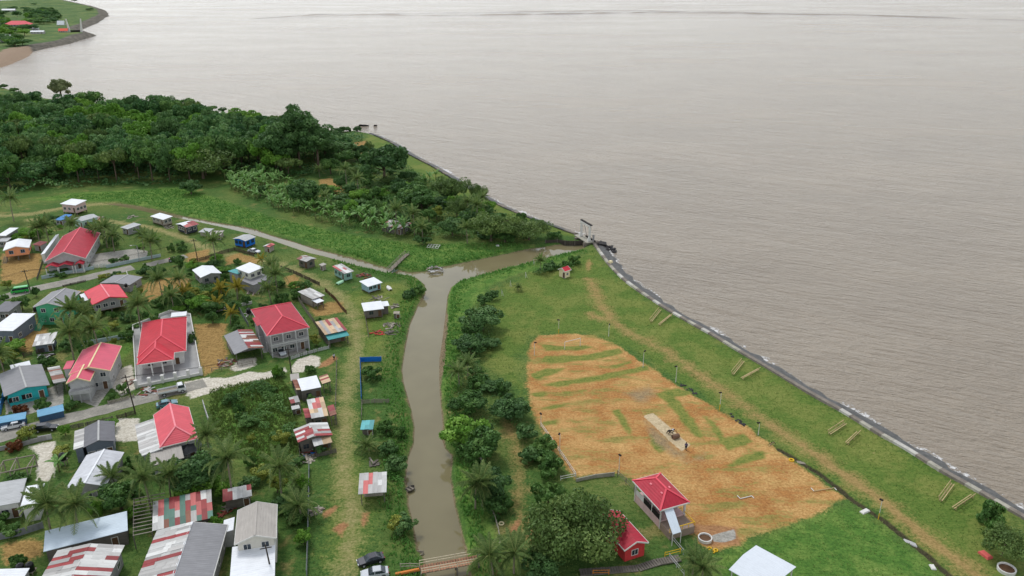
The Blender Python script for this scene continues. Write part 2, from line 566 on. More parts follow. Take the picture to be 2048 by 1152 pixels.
def paint(P):
    M = {c: np.zeros(len(P), np.float32) for c in CHANNELS}
    for ch, pts, closed, w, half, v in mask_shapes():
        pad = half + w + 1
        sel = np.where((P[:, 0] > pts[:, 0].min() - pad) & (P[:, 0] < pts[:, 0].max() + pad) & (P[:, 1] > pts[:, 1].min() - pad) & (P[:, 1] < pts[:, 1].max() + pad))[0]
        if len(sel) == 0:
            continue
        d = sdist(P[sel], pts, closed) + half
        M[ch][sel] = np.maximum(M[ch][sel], np.clip(0.5 + d / (2 * w), 0, 1) * v)
    cr = creek_sd(P)
    M['mud'] = np.clip(0.5 + (cr + 0.1) / 1.4, 0, 1).astype(np.float32)
    M['mud'] = np.maximum(M['mud'], np.clip(0.5 - sdist(P, LAND) / 2.0, 0, 1))
    M['ditch'] = np.clip(0.5 + (0.55 + sdist(P, DITCH, False)) / 1.0, 0, 1)
    mb = sdist(P, GP(0, [(892, 600), (897, 640), (893, 690), (888, 740), (882, 770), (876, 740), (880, 690), (886, 640)], 0.6))
    M['mud'] = np.maximum(M['mud'], np.clip(0.5 + mb / 1.2, 0, 1))
    for p in ([(852, 548), (880, 536), (930, 526), (925, 534), (880, 545)], [(818, 985), (830, 1000), (836, 1060), (842, 1100), (834, 1105), (822, 1040)]):
        M['mud'] = np.maximum(M['mud'], np.clip(0.5 + sdist(P, GP(0, p, 0.6)) / 1.2, 0, 1))
    return M


def ground_material():
    t = NT('ground')
    v = t.coord()
    big = t.noise(v, 0.045, 4, 0.55)
    mid = t.noise(v, 0.28, 5, 0.62)
    fine = t.noise(v, 2.2, 6, 0.72)
    strk = t.noise(t.coord(scale=(1.0, 2.6, 1), rot=(0, 0, 0.5)), 0.6, 5, 0.7)
    edge = t.math('ADD', t.math('MULTIPLY', mid, 0.55), t.math('MULTIPLY', fine, 0.45))
    edge = t.math('SUBTRACT', edge, 0.5)

    def two(a, b, n=None, lo=0.4, hi=0.6):
        return t.ramp(mid if n is None else n, [(lo, a), (hi, b)])
    f2 = t.math('ADD', t.math('MULTIPLY', fine, 0.6), t.math('MULTIPLY', strk, 0.4))
    base = t.mix(t.step(big, 0.4, 0.62), two(col(52, 84, 38), col(84, 112, 54), f2), two(col(72, 98, 44), col(112, 122, 66), f2))
    worn = t.step(t.math('ADD', t.math('MULTIPLY', mid, 0.55), t.math('MULTIPLY', t.noise(v, 0.11, 4, 0.6), 0.45)), 0.54, 0.64)
    c = t.mix(t.math('MULTIPLY', worn, 0.6), base, two(col(118, 112, 66), col(158, 140, 92), f2))
    layers = [('olive', t.mix(t.step(t.noise(v, 0.09, 4, 0.6), 0.44, 0.6), two(col(72, 100, 40), col(106, 124, 58), f2), two(col(92, 110, 48), col(126, 132, 70), f2)), 1.1, 5), ('lush', t.mix(t.step(mid, 0.4, 0.65), two(col(58, 94, 38), col(90, 126, 54), f2), two(col(80, 110, 46), col(118, 142, 70), f2)), 1.0, 4),
              ('lane', two(col(116, 118, 68), col(160, 150, 104), f2), 1.5, 2.8), ('tan', two(col(122, 98, 56), col(178, 146, 92), f2), 1.3, 4),
              ('dry', t.mix(t.step(t.math('ADD', t.math('MULTIPLY', strk, 0.5), t.math('MULTIPLY', t.noise(v, 0.12, 5, 0.6), 0.5)), 0.44, 0.58), two(col(156, 118, 68), col(208, 170, 112), f2), two(col(134, 90, 52), col(180, 130, 76), f2)), 0.9, 6),
              ('stripe', two(col(84, 106, 46), col(142, 138, 72), f2), 1.3, 4.0), ('track', two(col(126, 110, 64), col(166, 140, 92), f2), 1.2, 3),
              ('soot', two(col(120, 104, 82), col(168, 144, 104), f2), 1.3, 3), ('ash', two(col(168, 150, 118), col(204, 186, 152), f2), 0.5, 6),
              ('dirt', two(col(134, 96, 66), col(176, 134, 94), f2), 1.0, 4), ('sand', two(col(176, 168, 150), col(222, 216, 202), f2), 1.1, 5),
              ('conc', two(col(134, 132, 124), col(176, 172, 162), f2), 0.6, 8), ('mud', two(col(96, 84, 64), col(140, 124, 98), f2), 0.9, 5), ('ditch', two(col(52, 50, 38), col(80, 76, 54), f2), 0.8, 5)]
    for ch, cc, amp, sharp in layers:
        f = t.math('ADD', t.attr(ch), t.math('MULTIPLY', edge, amp * 1.5))
        f = t.math('MULTIPLY_ADD', t.math('SUBTRACT', f, 0.5), sharp * 0.7, 0.5, True)
        if ch == 'dry':
            gp = t.step(t.math('ADD', t.math('MULTIPLY', t.noise(t.coord(scale=(0.5, 1.6, 1), rot=(0, 0, 0.3)), 0.22, 5, 0.65), 0.7), t.math('MULTIPLY', fine, 0.3)), 0.51, 0.6)
            cc = t.mix(t.math('MULTIPLY', gp, 0.75), cc, two(col(96, 110, 52), col(150, 142, 80), f2))
        c = t.mix(f, c, cc)
    t.bump(fine, 0.6, 0.25)
    return t.fin(c, 0.95, 0.1)


GROUND = ground_material()


def grid_ground(name, x0, x1, y0, y1, st, label=None):
    xs = np.linspace(x0, x1, int(round((x1 - x0) / st)) + 1)
    ys = np.linspace(y0, y1, int(round((y1 - y0) / st)) + 1)
    X, Y = np.meshgrid(xs, ys)
    P = np.stack([X.ravel(), Y.ravel()], 1)
    Z = height(P)
    nx, ny = len(xs), len(ys)
    idx = np.arange(nx * ny).reshape(ny, nx)
    q = np.stack([idx[:-1, :-1], idx[:-1, 1:], idx[1:, 1:], idx[1:, :-1]], -1).reshape(-1, 4)
    q = q[(Z[q] > -2.2).any(1)]
    used = np.unique(q)
    remap = np.zeros(nx * ny, np.int64)
    remap[used] = np.arange(len(used))
    q = remap[q]
    P, Z = P[used], Z[used]
    me = bpy.data.meshes.new(name)
    me.vertices.add(len(P))
    me.vertices.foreach_set('co', np.column_stack([P, Z]).astype(np.float32).ravel())
    me.loops.add(q.size)
    me.loops.foreach_set('vertex_index', q.astype(np.int32).ravel())
    me.polygons.add(len(q))
    me.polygons.foreach_set('loop_start', np.arange(0, q.size, 4, dtype=np.int32))
    me.polygons.foreach_set('loop_total', np.full(len(q), 4, np.int32))
    me.polygons.foreach_set('use_smooth', np.ones(len(q), bool))
    for ch, arr in paint(P).items():
        a = me.attributes.new(ch, 'FLOAT', 'POINT')
        a.data.foreach_set('value', arr.astype(np.float32))
    me.materials.append(GROUND)
    me.update(calc_edges=True)
    return props(link(name, me), kind='structure')


grid_ground('ground', -190, 128, 80, 250, 0.6)
grid_ground('ground', -270, 110, 250, 352, 0.8)
grid_ground('ground', -520, 20, 352, 720, 2.0)


# ------------------------------------------------------------------ water
def sea_material():
    t = NT('sea_water')
    v = t.coord()
    big = t.noise(t.coord(scale=(0.6, 1.6, 1), rot=(0, 0, 0.25)), 0.006, 4, 0.6)
    w1 = t.noise(t.along(-0.5, 2.6, 0.8), 0.5, 5, 0.62)
    w2 = t.noise(t.along(-0.35, 1.8, 0.8), 1.5, 3, 0.6)
    w0 = t.noise(t.along(-0.6, 3.0, 0.8), 0.11, 3, 0.5)
    c = t.ramp(t.math('ADD', t.math('MULTIPLY', big, 0.7), t.math('MULTIPLY', t.noise(v, 0.02, 4, 0.65), 0.3)), [(0.34, col(130, 117, 101)), (0.66, col(157, 144, 125))])
    h = t.math('ADD', t.math('MULTIPLY', w1, 1.0), t.math('ADD', t.math('MULTIPLY', w2, 0.28), t.math('MULTIPLY', w0, t.math('MULTIPLY', big, 2.4))))
    t.bump(h, 0.95, 2.2)
    t.b.inputs['IOR'].default_value = 1.33
    return t.fin(c, t.math('MULTIPLY_ADD', big, 0.3, 0.06), 0.5)


sea = MB().poly([(-9000, -200, 0), (9000, -200, 0), (12000, 14000, 0), (-12000, 14000, 0)], [(0, 1, 2, 3)]).obj('sea', sea_material())
props(sea, kind='structure')


def creek_material():
    t = NT('creek_water')
    v = t.coord()
    n = t.noise(v, 0.05, 3)
    c = t.ramp(n, [(0.3, col(112, 104, 76)), (0.7, col(126, 118, 88))])
    t.bump(t.noise(v, 0.8, 2), 0.03, 0.3)
    t.b.inputs['IOR'].default_value = 1.33
    return t.fin(c, 0.04, 0.6)


cc_ = CREEK
area2 = float(np.sum(cc_[:, 0] * np.roll(cc_[:, 1], -1) - np.roll(cc_[:, 0], -1) * cc_[:, 1]))
nx_ = np.roll(cc_, -1, 0) - np.roll(cc_, 1, 0)
nx_ /= np.linalg.norm(nx_, axis=1)[:, None]
out_ = np.column_stack([nx_[:, 1], -nx_[:, 0]]) * (1.3 if area2 > 0 else -1.3)
cp = [(q[0], q[1], 0.2) for q in cc_ + out_]
from mathutils.geometry import tessellate_polygon
tri = tessellate_polygon([[Vector(p) for p in cp]])
cw = MB().poly([tuple(Vector(p)) for p in cp], [tuple(f) for f in tri]).obj('creek', creek_material())
props(cw, kind='structure')

# far headland across the bay
def far_material():
    t = NT('headland')
    v = t.coord()
    n = t.noise(v, 0.02, 5, 0.65)
    f = t.noise(v, 0.15, 5, 0.7)
    c = t.ramp(t.math('ADD', t.math('MULTIPLY', n, 0.5), t.math('MULTIPLY', f, 0.5)), [(0.32, col(50, 78, 44)), (0.5, col(84, 110, 60)), (0.68, col(134, 136, 82))])
    c = t.mix(t.step(t.attr('rock'), 0.3, 0.7), c, t.ramp(f, [(0.35, col(74, 72, 66)), (0.65, col(124, 118, 106))]))
    c = t.mix(t.step(t.attr('beach'), 0.3, 0.7), c, col(150, 130, 110))
    t.bump(f, 0.8, 3.0)
    return t.fin(c, 0.95, 0.1)


HEAD = GP(0, [(-300, -25), (120, 0), (150, 6), (190, 15), (210, 22), (216, 32), (200, 42), (182, 51), (165, 58), (158, 63), (175, 66), (193, 71), (170, 77), (140, 87), (100, 95), (66, 103), (45, 116), (22, 128), (-5, 136), (-300, 190)], 0)
hx, hy = np.meshgrid(np.linspace(-1400, -380, 205), np.linspace(760, 3400, 300))
HP = np.stack([hx.ravel(), hy.ravel()], 1)
hd = sdist(HP, HEAD)
hz = -2 + 6.5 * sstep(hd, -8, 10) + 0.8 * np.sin(HP[:, 0] * 0.05) * np.sin(HP[:, 1] * 0.04)
idx = np.arange(len(HP)).reshape(hx.shape)
q = np.stack([idx[:-1, :-1], idx[:-1, 1:], idx[1:, 1:], idx[1:, :-1]], -1).reshape(-1, 4)
q = q[(hz[q] > -1.6).any(1)]
used = np.unique(q)
rm = np.zeros(len(HP), np.int64)
rm[used] = np.arange(len(used))
me = bpy.data.meshes.new('headland')
me.from_pydata(np.column_stack([HP, hz])[used].tolist(), [], rm[q].tolist())
be = sdist(HP, GP(0, [(70, 108), (60, 100), (20, 104), (-20, 112), (-20, 160), (20, 140)], 0))
for nm, arr in (('rock', np.clip(0.5 + (16 - hd) / 10, 0, 1) * (be < 4)), ('beach', np.clip(0.5 + be / 12, 0, 1) * (hd < 26))):
    a = me.attributes.new(nm, 'FLOAT', 'POINT')
    a.data.foreach_set('value', arr[used].astype(np.float32))
me.polygons.foreach_set('use_smooth', [True] * len(me.polygons))
me.materials.append(far_material())
props(link('terrain_headland', me), kind='structure')


# ------------------------------------------------------------------ roads
def ribbon(name, pts, width, z, mat, jit=0.25, step=2.0, seed=1):
    rr = random.Random(seed)
    P = [Vector((p[0], p[1])) for p in pts]
    Q = []
    for a, b in zip(P[:-1], P[1:]):
        n = max(1, int((b - a).length / step))
        Q += [a.lerp(b, i / n) for i in range(n)]
    Q.append(P[-1])
    m = MB()
    L = []
    for i, p in enumerate(Q):
        d = (Q[min(i + 2, len(Q) - 1)] - Q[max(i - 2, 0)]).normalized()
        s = Vector((-d.y, d.x))
        w = width(i / (len(Q) - 1)) if callable(width) else width
        L.append([(p + s * (w * k + (rr.uniform(-jit, jit) if abs(k) == 0.5 else 0))) for k in (-0.5, 0, 0.5)])
    vs = [(q.x, q.y, z + (0.05 if j == 1 else 0)) for row in L for j, q in enumerate(row)]
    fs = []
    for i in range(len(Q) - 1):
        for j in range(2):
            a = i * 3 + j
            fs.append((a, a + 3, a + 4, a + 1))
    return props(m.poly(vs, fs).obj(name, mat), kind='structure')


def road_material():
    t = NT('road')
    v = t.coord()
    n = t.noise(v, 0.5, 5, 0.65)
    f = t.noise(v, 4.0, 4, 0.7)
    c = t.ramp(t.math('ADD', t.math('MULTIPLY', n, 0.65), t.math('MULTIPLY', f, 0.35)), [(0.33, col(122, 120, 112)), (0.55, col(150, 146, 136)), (0.7, col(184, 178, 164))])
    t.bump(f, 0.3, 0.03)
    return t.fin(c, 0.9, 0.2)


ROAD = road_material()
ribbon('road', GP(0, [(-80, 617), (0, 597), (60, 580), (150, 561), (210, 547), (266, 535)]), 5.4, GL + 0.05, ROAD, 0.15)
ribbon('road', GP(0, [(290, 531), (330, 522), (372, 512)]), 4.2, GL + 0.045, ROAD, 0.4, seed=2)
ribbon('road', GP(0, [(-80, 895), (0, 874), (60, 857), (150, 834), (250, 808), (340, 784), (410, 766)]), 4.6, GL + 0.05, ROAD, 0.3, seed=3)

# ------------------------------------------------------------------ sea defence
CONC = plain('sea_wall_concrete', col(168, 164, 150), 0.4, 0.9, 0.2, 0.7)
CONC_W = plain('whitewashed_concrete', col(188, 185, 176), 0.35, 0.85, 0.2, 0.8)
CONC_D = plain('stained_concrete', col(132, 124, 114), 0.45, 0.9, 0.2, 0.9)
APRON = plain('wet_asphalt_apron', col(92, 92, 90), 0.6, 0.7, 0.3, 0.8)
wall = empty('seawall', (wall_r[0][0], wall_r[0][1], 0), label='long pale concrete seawall curving along the grassy shore', cat='seawall')
wall_inv = Matrix.Translation(-Vector((wall_r[0][0], wall_r[0][1], 0)))


def offset(poly, d):
    out = []
    for i in range(len(poly)):
        a = poly[max(i - 1, 0)]
        b = poly[min(i + 1, len(poly) - 1)]
        t = (b - a) / np.linalg.norm(b - a)
        out.append(poly[i] + np.array([t[1], -t[0]]) * d)   # right-hand side of travel
    return np.array(out)


def resample(poly, st):
    out = []
    for a, b in zip(poly[:-1], poly[1:]):
        n = max(1, int(round(np.linalg.norm(b - a) / st)))
        out += [a + (b - a) * i / n for i in range(n)]
    out.append(poly[-1])
    return np.array(out)


def smooth_line(p, it=2):
    for _ in range(it):
        q = p.copy()
        q[1:-1] = (p[:-2] + 2 * p[1:-1] + p[2:]) / 4
        p = q
    return p


wr = smooth_line(resample(wall_r[:-2], 3.2))
rr = random.Random(5)
sea_side = -1.0     # the sea lies to the left when walking from the gate along the right-hand wall
prof = [(0.75, GL - 0.2), (0.62, 1.72), (-0.3, 1.76), (-0.8, 0.5)]
for i in range(len(wr) - 1):
    m = MB()
    rows = [[offset(wr, o)[j] for o, z in prof] for j in (i, i + 1)]
    vs = [(rows[j][k][0], rows[j][k][1], prof[k][1] - (0.03 if j else 0)) for j in (0, 1) for k in range(4)]
    m.poly(vs, [(0, 1, 5, 4), (1, 2, 6, 5), (2, 3, 7, 6), (3, 2, 1, 0), (4, 5, 6, 7)])
    y = wr[i][1]
    mat = rr.choice([CONC, CONC_D, CONC_D, CONC_W] if y > 150 else [CONC, CONC_W, CONC_D, CONC])
    m.obj('wall_section', mat, wall, wall_inv)
m = MB()
wa = offset(wr, -0.8)
n_ = len(wr)
jj = [rr.uniform(-0.35, 0.35) for _ in range(n_)]
wb = [offset(wr, -3.0)[i] for i in range(n_)]
wc = [offset(wr, -5.0 + jj[i] * 2.4)[i] for i in range(n_)]
vs = []
for i in range(n_):
    vs += [(wa[i][0], wa[i][1], 0.8), (wb[i][0], wb[i][1], 0.5), (wc[i][0], wc[i][1], -0.25)]
m.poly(vs, [f for i in range(n_ - 1) for f in ((3 * i, 3 * i + 1, 3 * i + 4, 3 * i + 3), (3 * i + 1, 3 * i + 2, 3 * i + 5, 3 * i + 4))])
m.obj('apron', APRON, wall, wall_inv)

wl_ = smooth_line(resample(wall_l[1:], 5.0))
wall2 = empty('seawall', (wl_[0][0], wl_[0][1], 0), label='low dark sea wall below the trees beyond the sluice gate', cat='seawall')
inv2 = Matrix.Translation(-Vector((wl_[0][0], wl_[0][1], 0)))
prof2 = [(-0.6, GL), (-0.55, 1.35), (0.3, 1.4), (4.2, -0.2)]
for i in range(len(wl_) - 1):
    rows = [[offset(wl_, o)[j] for o, z in prof2] for j in (i, i + 1)]
    vs = [(rows[j][k][0], rows[j][k][1], prof2[k][1] - (0.03 if j else 0)) for j in (0, 1) for k in range(4)]
    m = MB().poly(vs, [(0, 4, 5, 1), (1, 5, 6, 2), (2, 6, 7, 3), (0, 1, 2, 3), (7, 6, 5, 4)])
    m.obj('wall_section', rr.choice([APRON, APRON, CONC_D]), wall2, inv2)


# foam where small waves break on the apron
def foam_material():
    t = NT('foam')
    v = t.coord()
    n = t.noise(v, 0.9, 6, 0.75)
    b = t.noise(v, 0.07, 2)
    f = t.step(t.math('ADD', t.math('ADD', n, t.math('MULTIPLY', t.math('SUBTRACT', b, 0.5), 0.9)), t.math('MULTIPLY', t.math('SUBTRACT', t.attr('core'), 1.0), 0.5)), 0.45, 0.62)
    tr = t.node('ShaderNodeBsdfTransparent')
    mx = t.node('ShaderNodeMixShader')
    t.l.new(f, mx.inputs[0])
    t.l.new(tr.outputs[0], mx.inputs[1])
    t.l.new(t.b.outputs[0], mx.inputs[2])
    t.l.new(mx.outputs[0], t.out.inputs['Surface'])
    return t.fin((0.62, 0.61, 0.59, 1), 0.9, 0.2)


FOAM = foam_material()


def foam(line, o0, o1, z=0.05):
    offs = [o0, o0 * 0.65 + o1 * 0.35, o1]
    rows = [offset(line, o) for o in offs]
    vs = [(rows[k][i][0], rows[k][i][1], z) for i in range(len(line)) for k in range(3)]
    fs = [f for i in range(len(line) - 1) for f in ((3 * i, 3 * i + 1, 3 * i + 4, 3 * i + 3), (3 * i + 1, 3 * i + 2, 3 * i + 5, 3 * i + 4))]
    o = MB().poly(vs, fs).obj('foam', FOAM)
    a = o.data.attributes.new('core', 'FLOAT', 'POINT')
    a.data.foreach_set('value', [[1.0, 0.95, 0.1][k] for i in range(len(line)) for k in range(3)])
    props(o, 'white foam where waves lap against the sea wall', 'foam', kind='stuff')


foam(wr, -3.9, -7.6)
foam(wl_, 3.4, 7.0)


# a long line of swell far out
def swell(pts, h, w, seed):
    r = random.Random(seed)
    P = resample(np.array([G(0, x, y, 0)[:2] for x, y in pts]), 30.0)
    vs, fs = [], []
    for i, q in enumerate(P):
        k = h * r.uniform(0.15, 1.0) * math.sin(math.pi * (i + 0.5) / len(P)) ** 0.3
        o = r.uniform(-3, 3)
        vs += [(q[0], q[1] - w + o, -0.02), (q[0], q[1] + o, k), (q[0], q[1] + w + o, -0.02)]
    for i in range(len(P) - 1):
        fs += [(3 * i, 3 * i + 3, 3 * i + 4, 3 * i + 1), (3 * i + 1, 3 * i + 4, 3 * i + 5, 3 * i + 2)]
    props(MB().poly(vs, fs).obj('sea_swell', sea.data.materials[0]), kind='structure')


swell([(500, 38), (640, 29), (900, 31), (1300, 25), (1700, 30), (2100, 42)], 2.2, 9, 1)
swell([(560, 36), (800, 27), (1250, 21), (1900, 33)], 1.4, 8, 2)

# ------------------------------------------------------------------ building kit
GLASS = None


def glass_material():
    t = NT('window_glass')
    v = t.coord()
    c = t.ramp(t.noise(v, 1.5, 2), [(0.3, col(26, 32, 38)), (0.7, col(62, 72, 80))])
    return t.fin(c, 0.12, 0.6)


GLASS = glass_material()
DARK = plain('dark_opening', col(34, 30, 28), 0.3)
WHITE = plain('white_paint', col(214, 212, 206), 0.15, 0.6)
CREAM = plain('cream_paint', col(226, 212, 170), 0.15, 0.6)
GREYW = plain('grey_render', col(150, 148, 146), 0.25)
LGREY = plain('light_grey_render', col(178, 178, 176), 0.2)
BLUEGREY = plain('blue_grey_render', col(112, 120, 132), 0.2)
OLDWOOD = planks('weathered_boards', col(112, 106, 98), 0.4)
PALEWOOD = planks('pale_boards', col(164, 156, 142), 0.35)
BROWNWOOD = planks('brown_boards', col(104, 78, 58), 0.4)
TIMBER = planks('grey_timber', col(142, 134, 120), 0.35)
YWOOD = planks('yellow_timber', col(184, 164, 122), 0.3)
AQUA = plain('aqua_paint', col(52, 176, 178), 0.2)
SEAGREEN = plain('sea_green_paint', col(84, 172, 130), 0.25)
MINT = planks('mint_boards', col(146, 182, 170), 0.35)
PALEBLUE = planks('pale_blue_boards', col(156, 186, 196), 0.3)
ROYAL = plain('royal_blue_paint', col(28, 112, 200), 0.2)
ORANGE = plain('orange_paint', col(226, 154, 112), 0.15)
REDWALL = plain('red_paint', col(196, 62, 62), 0.2)
PINKW = plain('pale_pink_paint', col(206, 176, 172), 0.25)
TURQ = metal_roof('turquoise_sheet', col(74, 158, 158), 0.1, 0.25)
R_WHITE = metal_roof('white_sheet_roof', col(232, 235, 238), 0.03, 0.16)
R_SILV = metal_roof('bare_zinc_roof', col(182, 184, 184), 0.08, 0.25)
R_GREY = metal_roof('grey_sheet_roof', col(140, 140, 142), 0.04, 0.2)
R_DGREY = metal_roof('dark_grey_sheet_roof', col(112, 112, 116), 0.05, 0.25)
R_BEIGE = metal_roof('beige_sheet_roof', col(172, 166, 158), 0.1, 0.2, 1)
R_RED = metal_roof('red_sheet_roof', col(198, 50, 64), 0, 0.24)
R_RED2 = metal_roof('crimson_sheet_roof', col(176, 46, 62), 0, 0.24)
R_CORAL = metal_roof('coral_sheet_roof', col(218, 76, 88), 0, 0.18)
R_PINK = metal_roof('pink_sheet_roof', col(214, 96, 116), 0, 0.16)
R_SALMON = metal_roof('salmon_sheet_roof', col(218, 92, 102), 0, 0.2)
R_BLUE = metal_roof('blue_sheet_roof', col(52, 128, 190), 0.05, 0.2)
R_LBLUE = metal_roof('light_blue_sheet_roof', col(108, 164, 196), 0.05, 0.2)
RIDGE_C = plain('cream_ridge', col(232, 214, 164), 0.1, 0.5)
RIDGE_P = plain('pink_ridge', col(230, 132, 140), 0.1, 0.5)
RIDGE_R = plain('red_ridge', col(220, 78, 92), 0.1, 0.5)
BLACKP = plain('black_plastic', col(24, 25, 28), 0.2, 0.45, 0.5)


def sheet_mat(name, c, rust=0.0):
    if name in MATS:
        return MATS[name]
    t = NT(name)
    oi = t.node('ShaderNodeObjectInfo')
    tc = t.node('ShaderNodeTexCoord')
    add = t.node('ShaderNodeVectorMath', operation='ADD')
    t.l.new(tc.outputs['Object'], add.inputs[0])
    t.l.new(oi.outputs['Random'], add.inputs[1])
    mp = t.node('ShaderNodeMapping')
    mp.inputs['Scale'].default_value = (6, 1.4, 1)
    t.l.new(add.outputs[0], mp.inputs['Vector'])
    n = t.noise(mp.outputs[0], 1.0, 5, 0.65)
    d = tuple(x * 0.62 for x in c[:3]) + (1,)
    e = tuple(min(0.88, x * 1.2) for x in c[:3]) + (1,)
    f = t.math('ADD', t.math('MULTIPLY', n, 0.6), t.math('MULTIPLY', oi.outputs['Random'], 0.4))
    cc = t.ramp(f, [(0.2, d), (0.75, e)])
    if rust:
        r = t.step(t.noise(mp.outputs[0], 1.7, 6, 0.7), 0.62 - rust * 0.3, 0.76 - rust * 0.3)
        cc = t.mix(t.math('MULTIPLY', r, 0.85), cc, col(122, 66, 46))
    MATS[name] = t.fin(cc, 0.55, 0.3)
    return MATS[name]


S_RED = sheet_mat('old_red_sheet', col(150, 58, 60), 0.3)
S_ZINC = sheet_mat('old_zinc_sheet', col(176, 174, 170), 0.15)
S_WHITE = sheet_mat('old_white_sheet', col(206, 206, 202), 0.15)
S_RUST = sheet_mat('rusty_sheet', col(140, 90, 70), 0.5)
S_TAN = sheet_mat('tan_sheet', col(200, 172, 136), 0.1)
S_GREEN = sheet_mat('green_sheet', col(84, 122, 108), 0.05)
S_PINK = sheet_mat('faded_red_sheet', col(196, 104, 100), 0.15)
S_TURQ = sheet_mat('turquoise_patch', col(90, 168, 170), 0.05)
UNIT = {}


def unit_box(mat):
    if mat.name not in UNIT:
        UNIT[mat.name] = MB().box((-0.5, -0.5, 0), (0.5, 0.5, 1)).mesh('sheet', mat)
    return UNIT[mat.name]


class House:
    pass


def rect(A, B, C, e):
    a, b, c = G(*A, z=GL + e), G(*B, z=GL + e), G(*C, z=GL + e)
    u = b - a
    L = u.length
    ex = u / L
    ey = Vector((-ex.y, ex.x, 0))
    W = (c - b).dot(ey)
    if W < 0:
        print('flipped rect', A, B, C)
        W = -W
        ey = -ey
        a, ex = b, -ex
    ctr = a + ex * (L / 2) + ey * (W / 2)
    return ctr, L, W, math.atan2(ex.y, ex.x)


def roof_fn(kind, L, W, e, rise):
    """height of the roof surface over local x, y"""
    hx, hy = L / 2, W / 2
    if kind == 'gy':
        return lambda x, y: e + rise * (1 - abs(x) / hx)
    if kind == 'gx':
        return lambda x, y: e + rise * (1 - abs(y) / hy)
    if kind == 'sf':
        return lambda x, y: e + rise * (y + hy) / W
    if kind == 'sb':
        return lambda x, y: e + rise * (hy - y) / W
    if kind == 'sl':
        return lambda x, y: e + rise * (x + hx) / L
    if kind == 'sr':
        return lambda x, y: e + rise * (hx - x) / L
    s = rise / min(hx, hy)
    if kind == 'hip':
        return lambda x, y: e + s * min(hx - abs(x), hy - abs(y))
    if kind == 'hipf':
        s = rise / hx
        return lambda x, y: e + s * min(hx - abs(x), y + hy)
    if kind == 'hipb':
        s = rise / hx
        return lambda x, y: e + s * min(hx - abs(x), hy - y)


def roof_planes(kind, L, W, e, rise):
    x, y = L / 2, W / 2
    r = e + rise
    if kind == 'gy':
        return [[(-x, -y, e), (0, -y, r), (0, y, r), (-x, y, e)], [(0, -y, r), (x, -y, e), (x, y, e), (0, y, r)]], [((0, -y, r), (0, y, r))]
    if kind == 'gx':
        return [[(-x, -y, e), (x, -y, e), (x, 0, r), (-x, 0, r)], [(-x, 0, r), (x, 0, r), (x, y, e), (-x, y, e)]], [((-x, 0, r), (x, 0, r))]
    if kind == 'sf':
        return [[(-x, -y, e), (x, -y, e), (x, y, r), (-x, y, r)]], []
    if kind == 'sb':
        return [[(-x, -y, r), (x, -y, r), (x, y, e), (-x, y, e)]], []
    if kind == 'sl':
        return [[(-x, -y, e), (x, -y, r), (x, y, r), (-x, y, e)]], []
    if kind == 'sr':
        return [[(-x, -y, r), (x, -y, e), (x, y, e), (-x, y, r)]], []
    if kind == 'hip':
        if L >= W:
            p, q = (-x + y, 0, r), (x - y, 0, r)
            return [[(-x, -y, e), (x, -y, e), q, p], [(x, -y, e), (x, y, e), q], [(x, y, e), (-x, y, e), p, q], [(-x, y, e), (-x, -y, e), p]], \
                [(p, q), (p, (-x, -y, e)), (p, (-x, y, e)), (q, (x, -y, e)), (q, (x, y, e))]
        p, q = (0, -y + x, r), (0, y - x, r)
        return [[(-x, -y, e), (x, -y, e), p], [(x, -y, e), (x, y, e), q, p], [(x, y, e), (-x, y, e), q], [(-x, y, e), (-x, -y, e), p, q]], \
            [(p, q), (p, (-x, -y, e)), (p, (x, -y, e)), (q, (-x, y, e)), (q, (x, y, e))]
    if kind == 'hipf':
        p, q = (0, -y + x, r), (0, y, r)
        return [[(-x, -y, e), (x, -y, e), p], [(x, -y, e), (x, y, e), q, p], [(-x, y, e), (-x, -y, e), p, q]], [(p, q), (p, (-x, -y, e)), (p, (x, -y, e))]
    if kind == 'hipb':
        p, q = (0, -y, r), (0, y - x, r)
        return [[(x, -y, e), (x, y, e), q, p], [(x, y, e), (-x, y, e), q], [(-x, y, e), (-x, -y, e), p, q]], [(p, q), (q, (-x, y, e)), (q, (x, y, e))]


WIN = {}


def window(parent, side, X, Y, t, z, w=1.1, h=1.0, frame=WHITE, name='window', pane=GLASS):
    """opening on a wall: side f/r/b/l of a body of half size X, Y"""
    key = (w, h, frame.name, name, pane.name)
    if key not in WIN:
        m = MB()
        b = 0.09
        for lo, hi in (((-w / 2 - b, -0.07, -b), (w / 2 + b, 0.02, 0)), ((-w / 2 - b, -0.07, h), (w / 2 + b, 0.02, h + b)), ((-w / 2 - b, -0.07, 0), (-w / 2, 0.02, h)), ((w / 2, -0.07, 0), (w / 2 + b, 0.02, h))):
            m.box(lo, hi)
        if name == 'window':
            m.box((-0.03, -0.06, 0), (0.03, 0.0, h))
        WIN[key] = (m.mesh(name, frame), MB().box((-w / 2, -0.035, 0), (w / 2, 0.01, h)).mesh('pane', pane))
    rot = {'f': 0, 'r': math.pi / 2, 'b': math.pi, 'l': -math.pi / 2}[side]
    pos = {'f': (-X + 2 * X * t, -Y, z), 'r': (X, -Y + 2 * Y * t, z), 'b': (X - 2 * X * t, Y, z), 'l': (-X, Y - 2 * Y * t, z)}[side]
    o = link(name, WIN[key][0], parent, Matrix.Translation(pos) @ Matrix.Rotation(rot, 4, 'Z'))
    link('pane' if name == 'window' else 'panel', WIN[key][1], o)
    return o


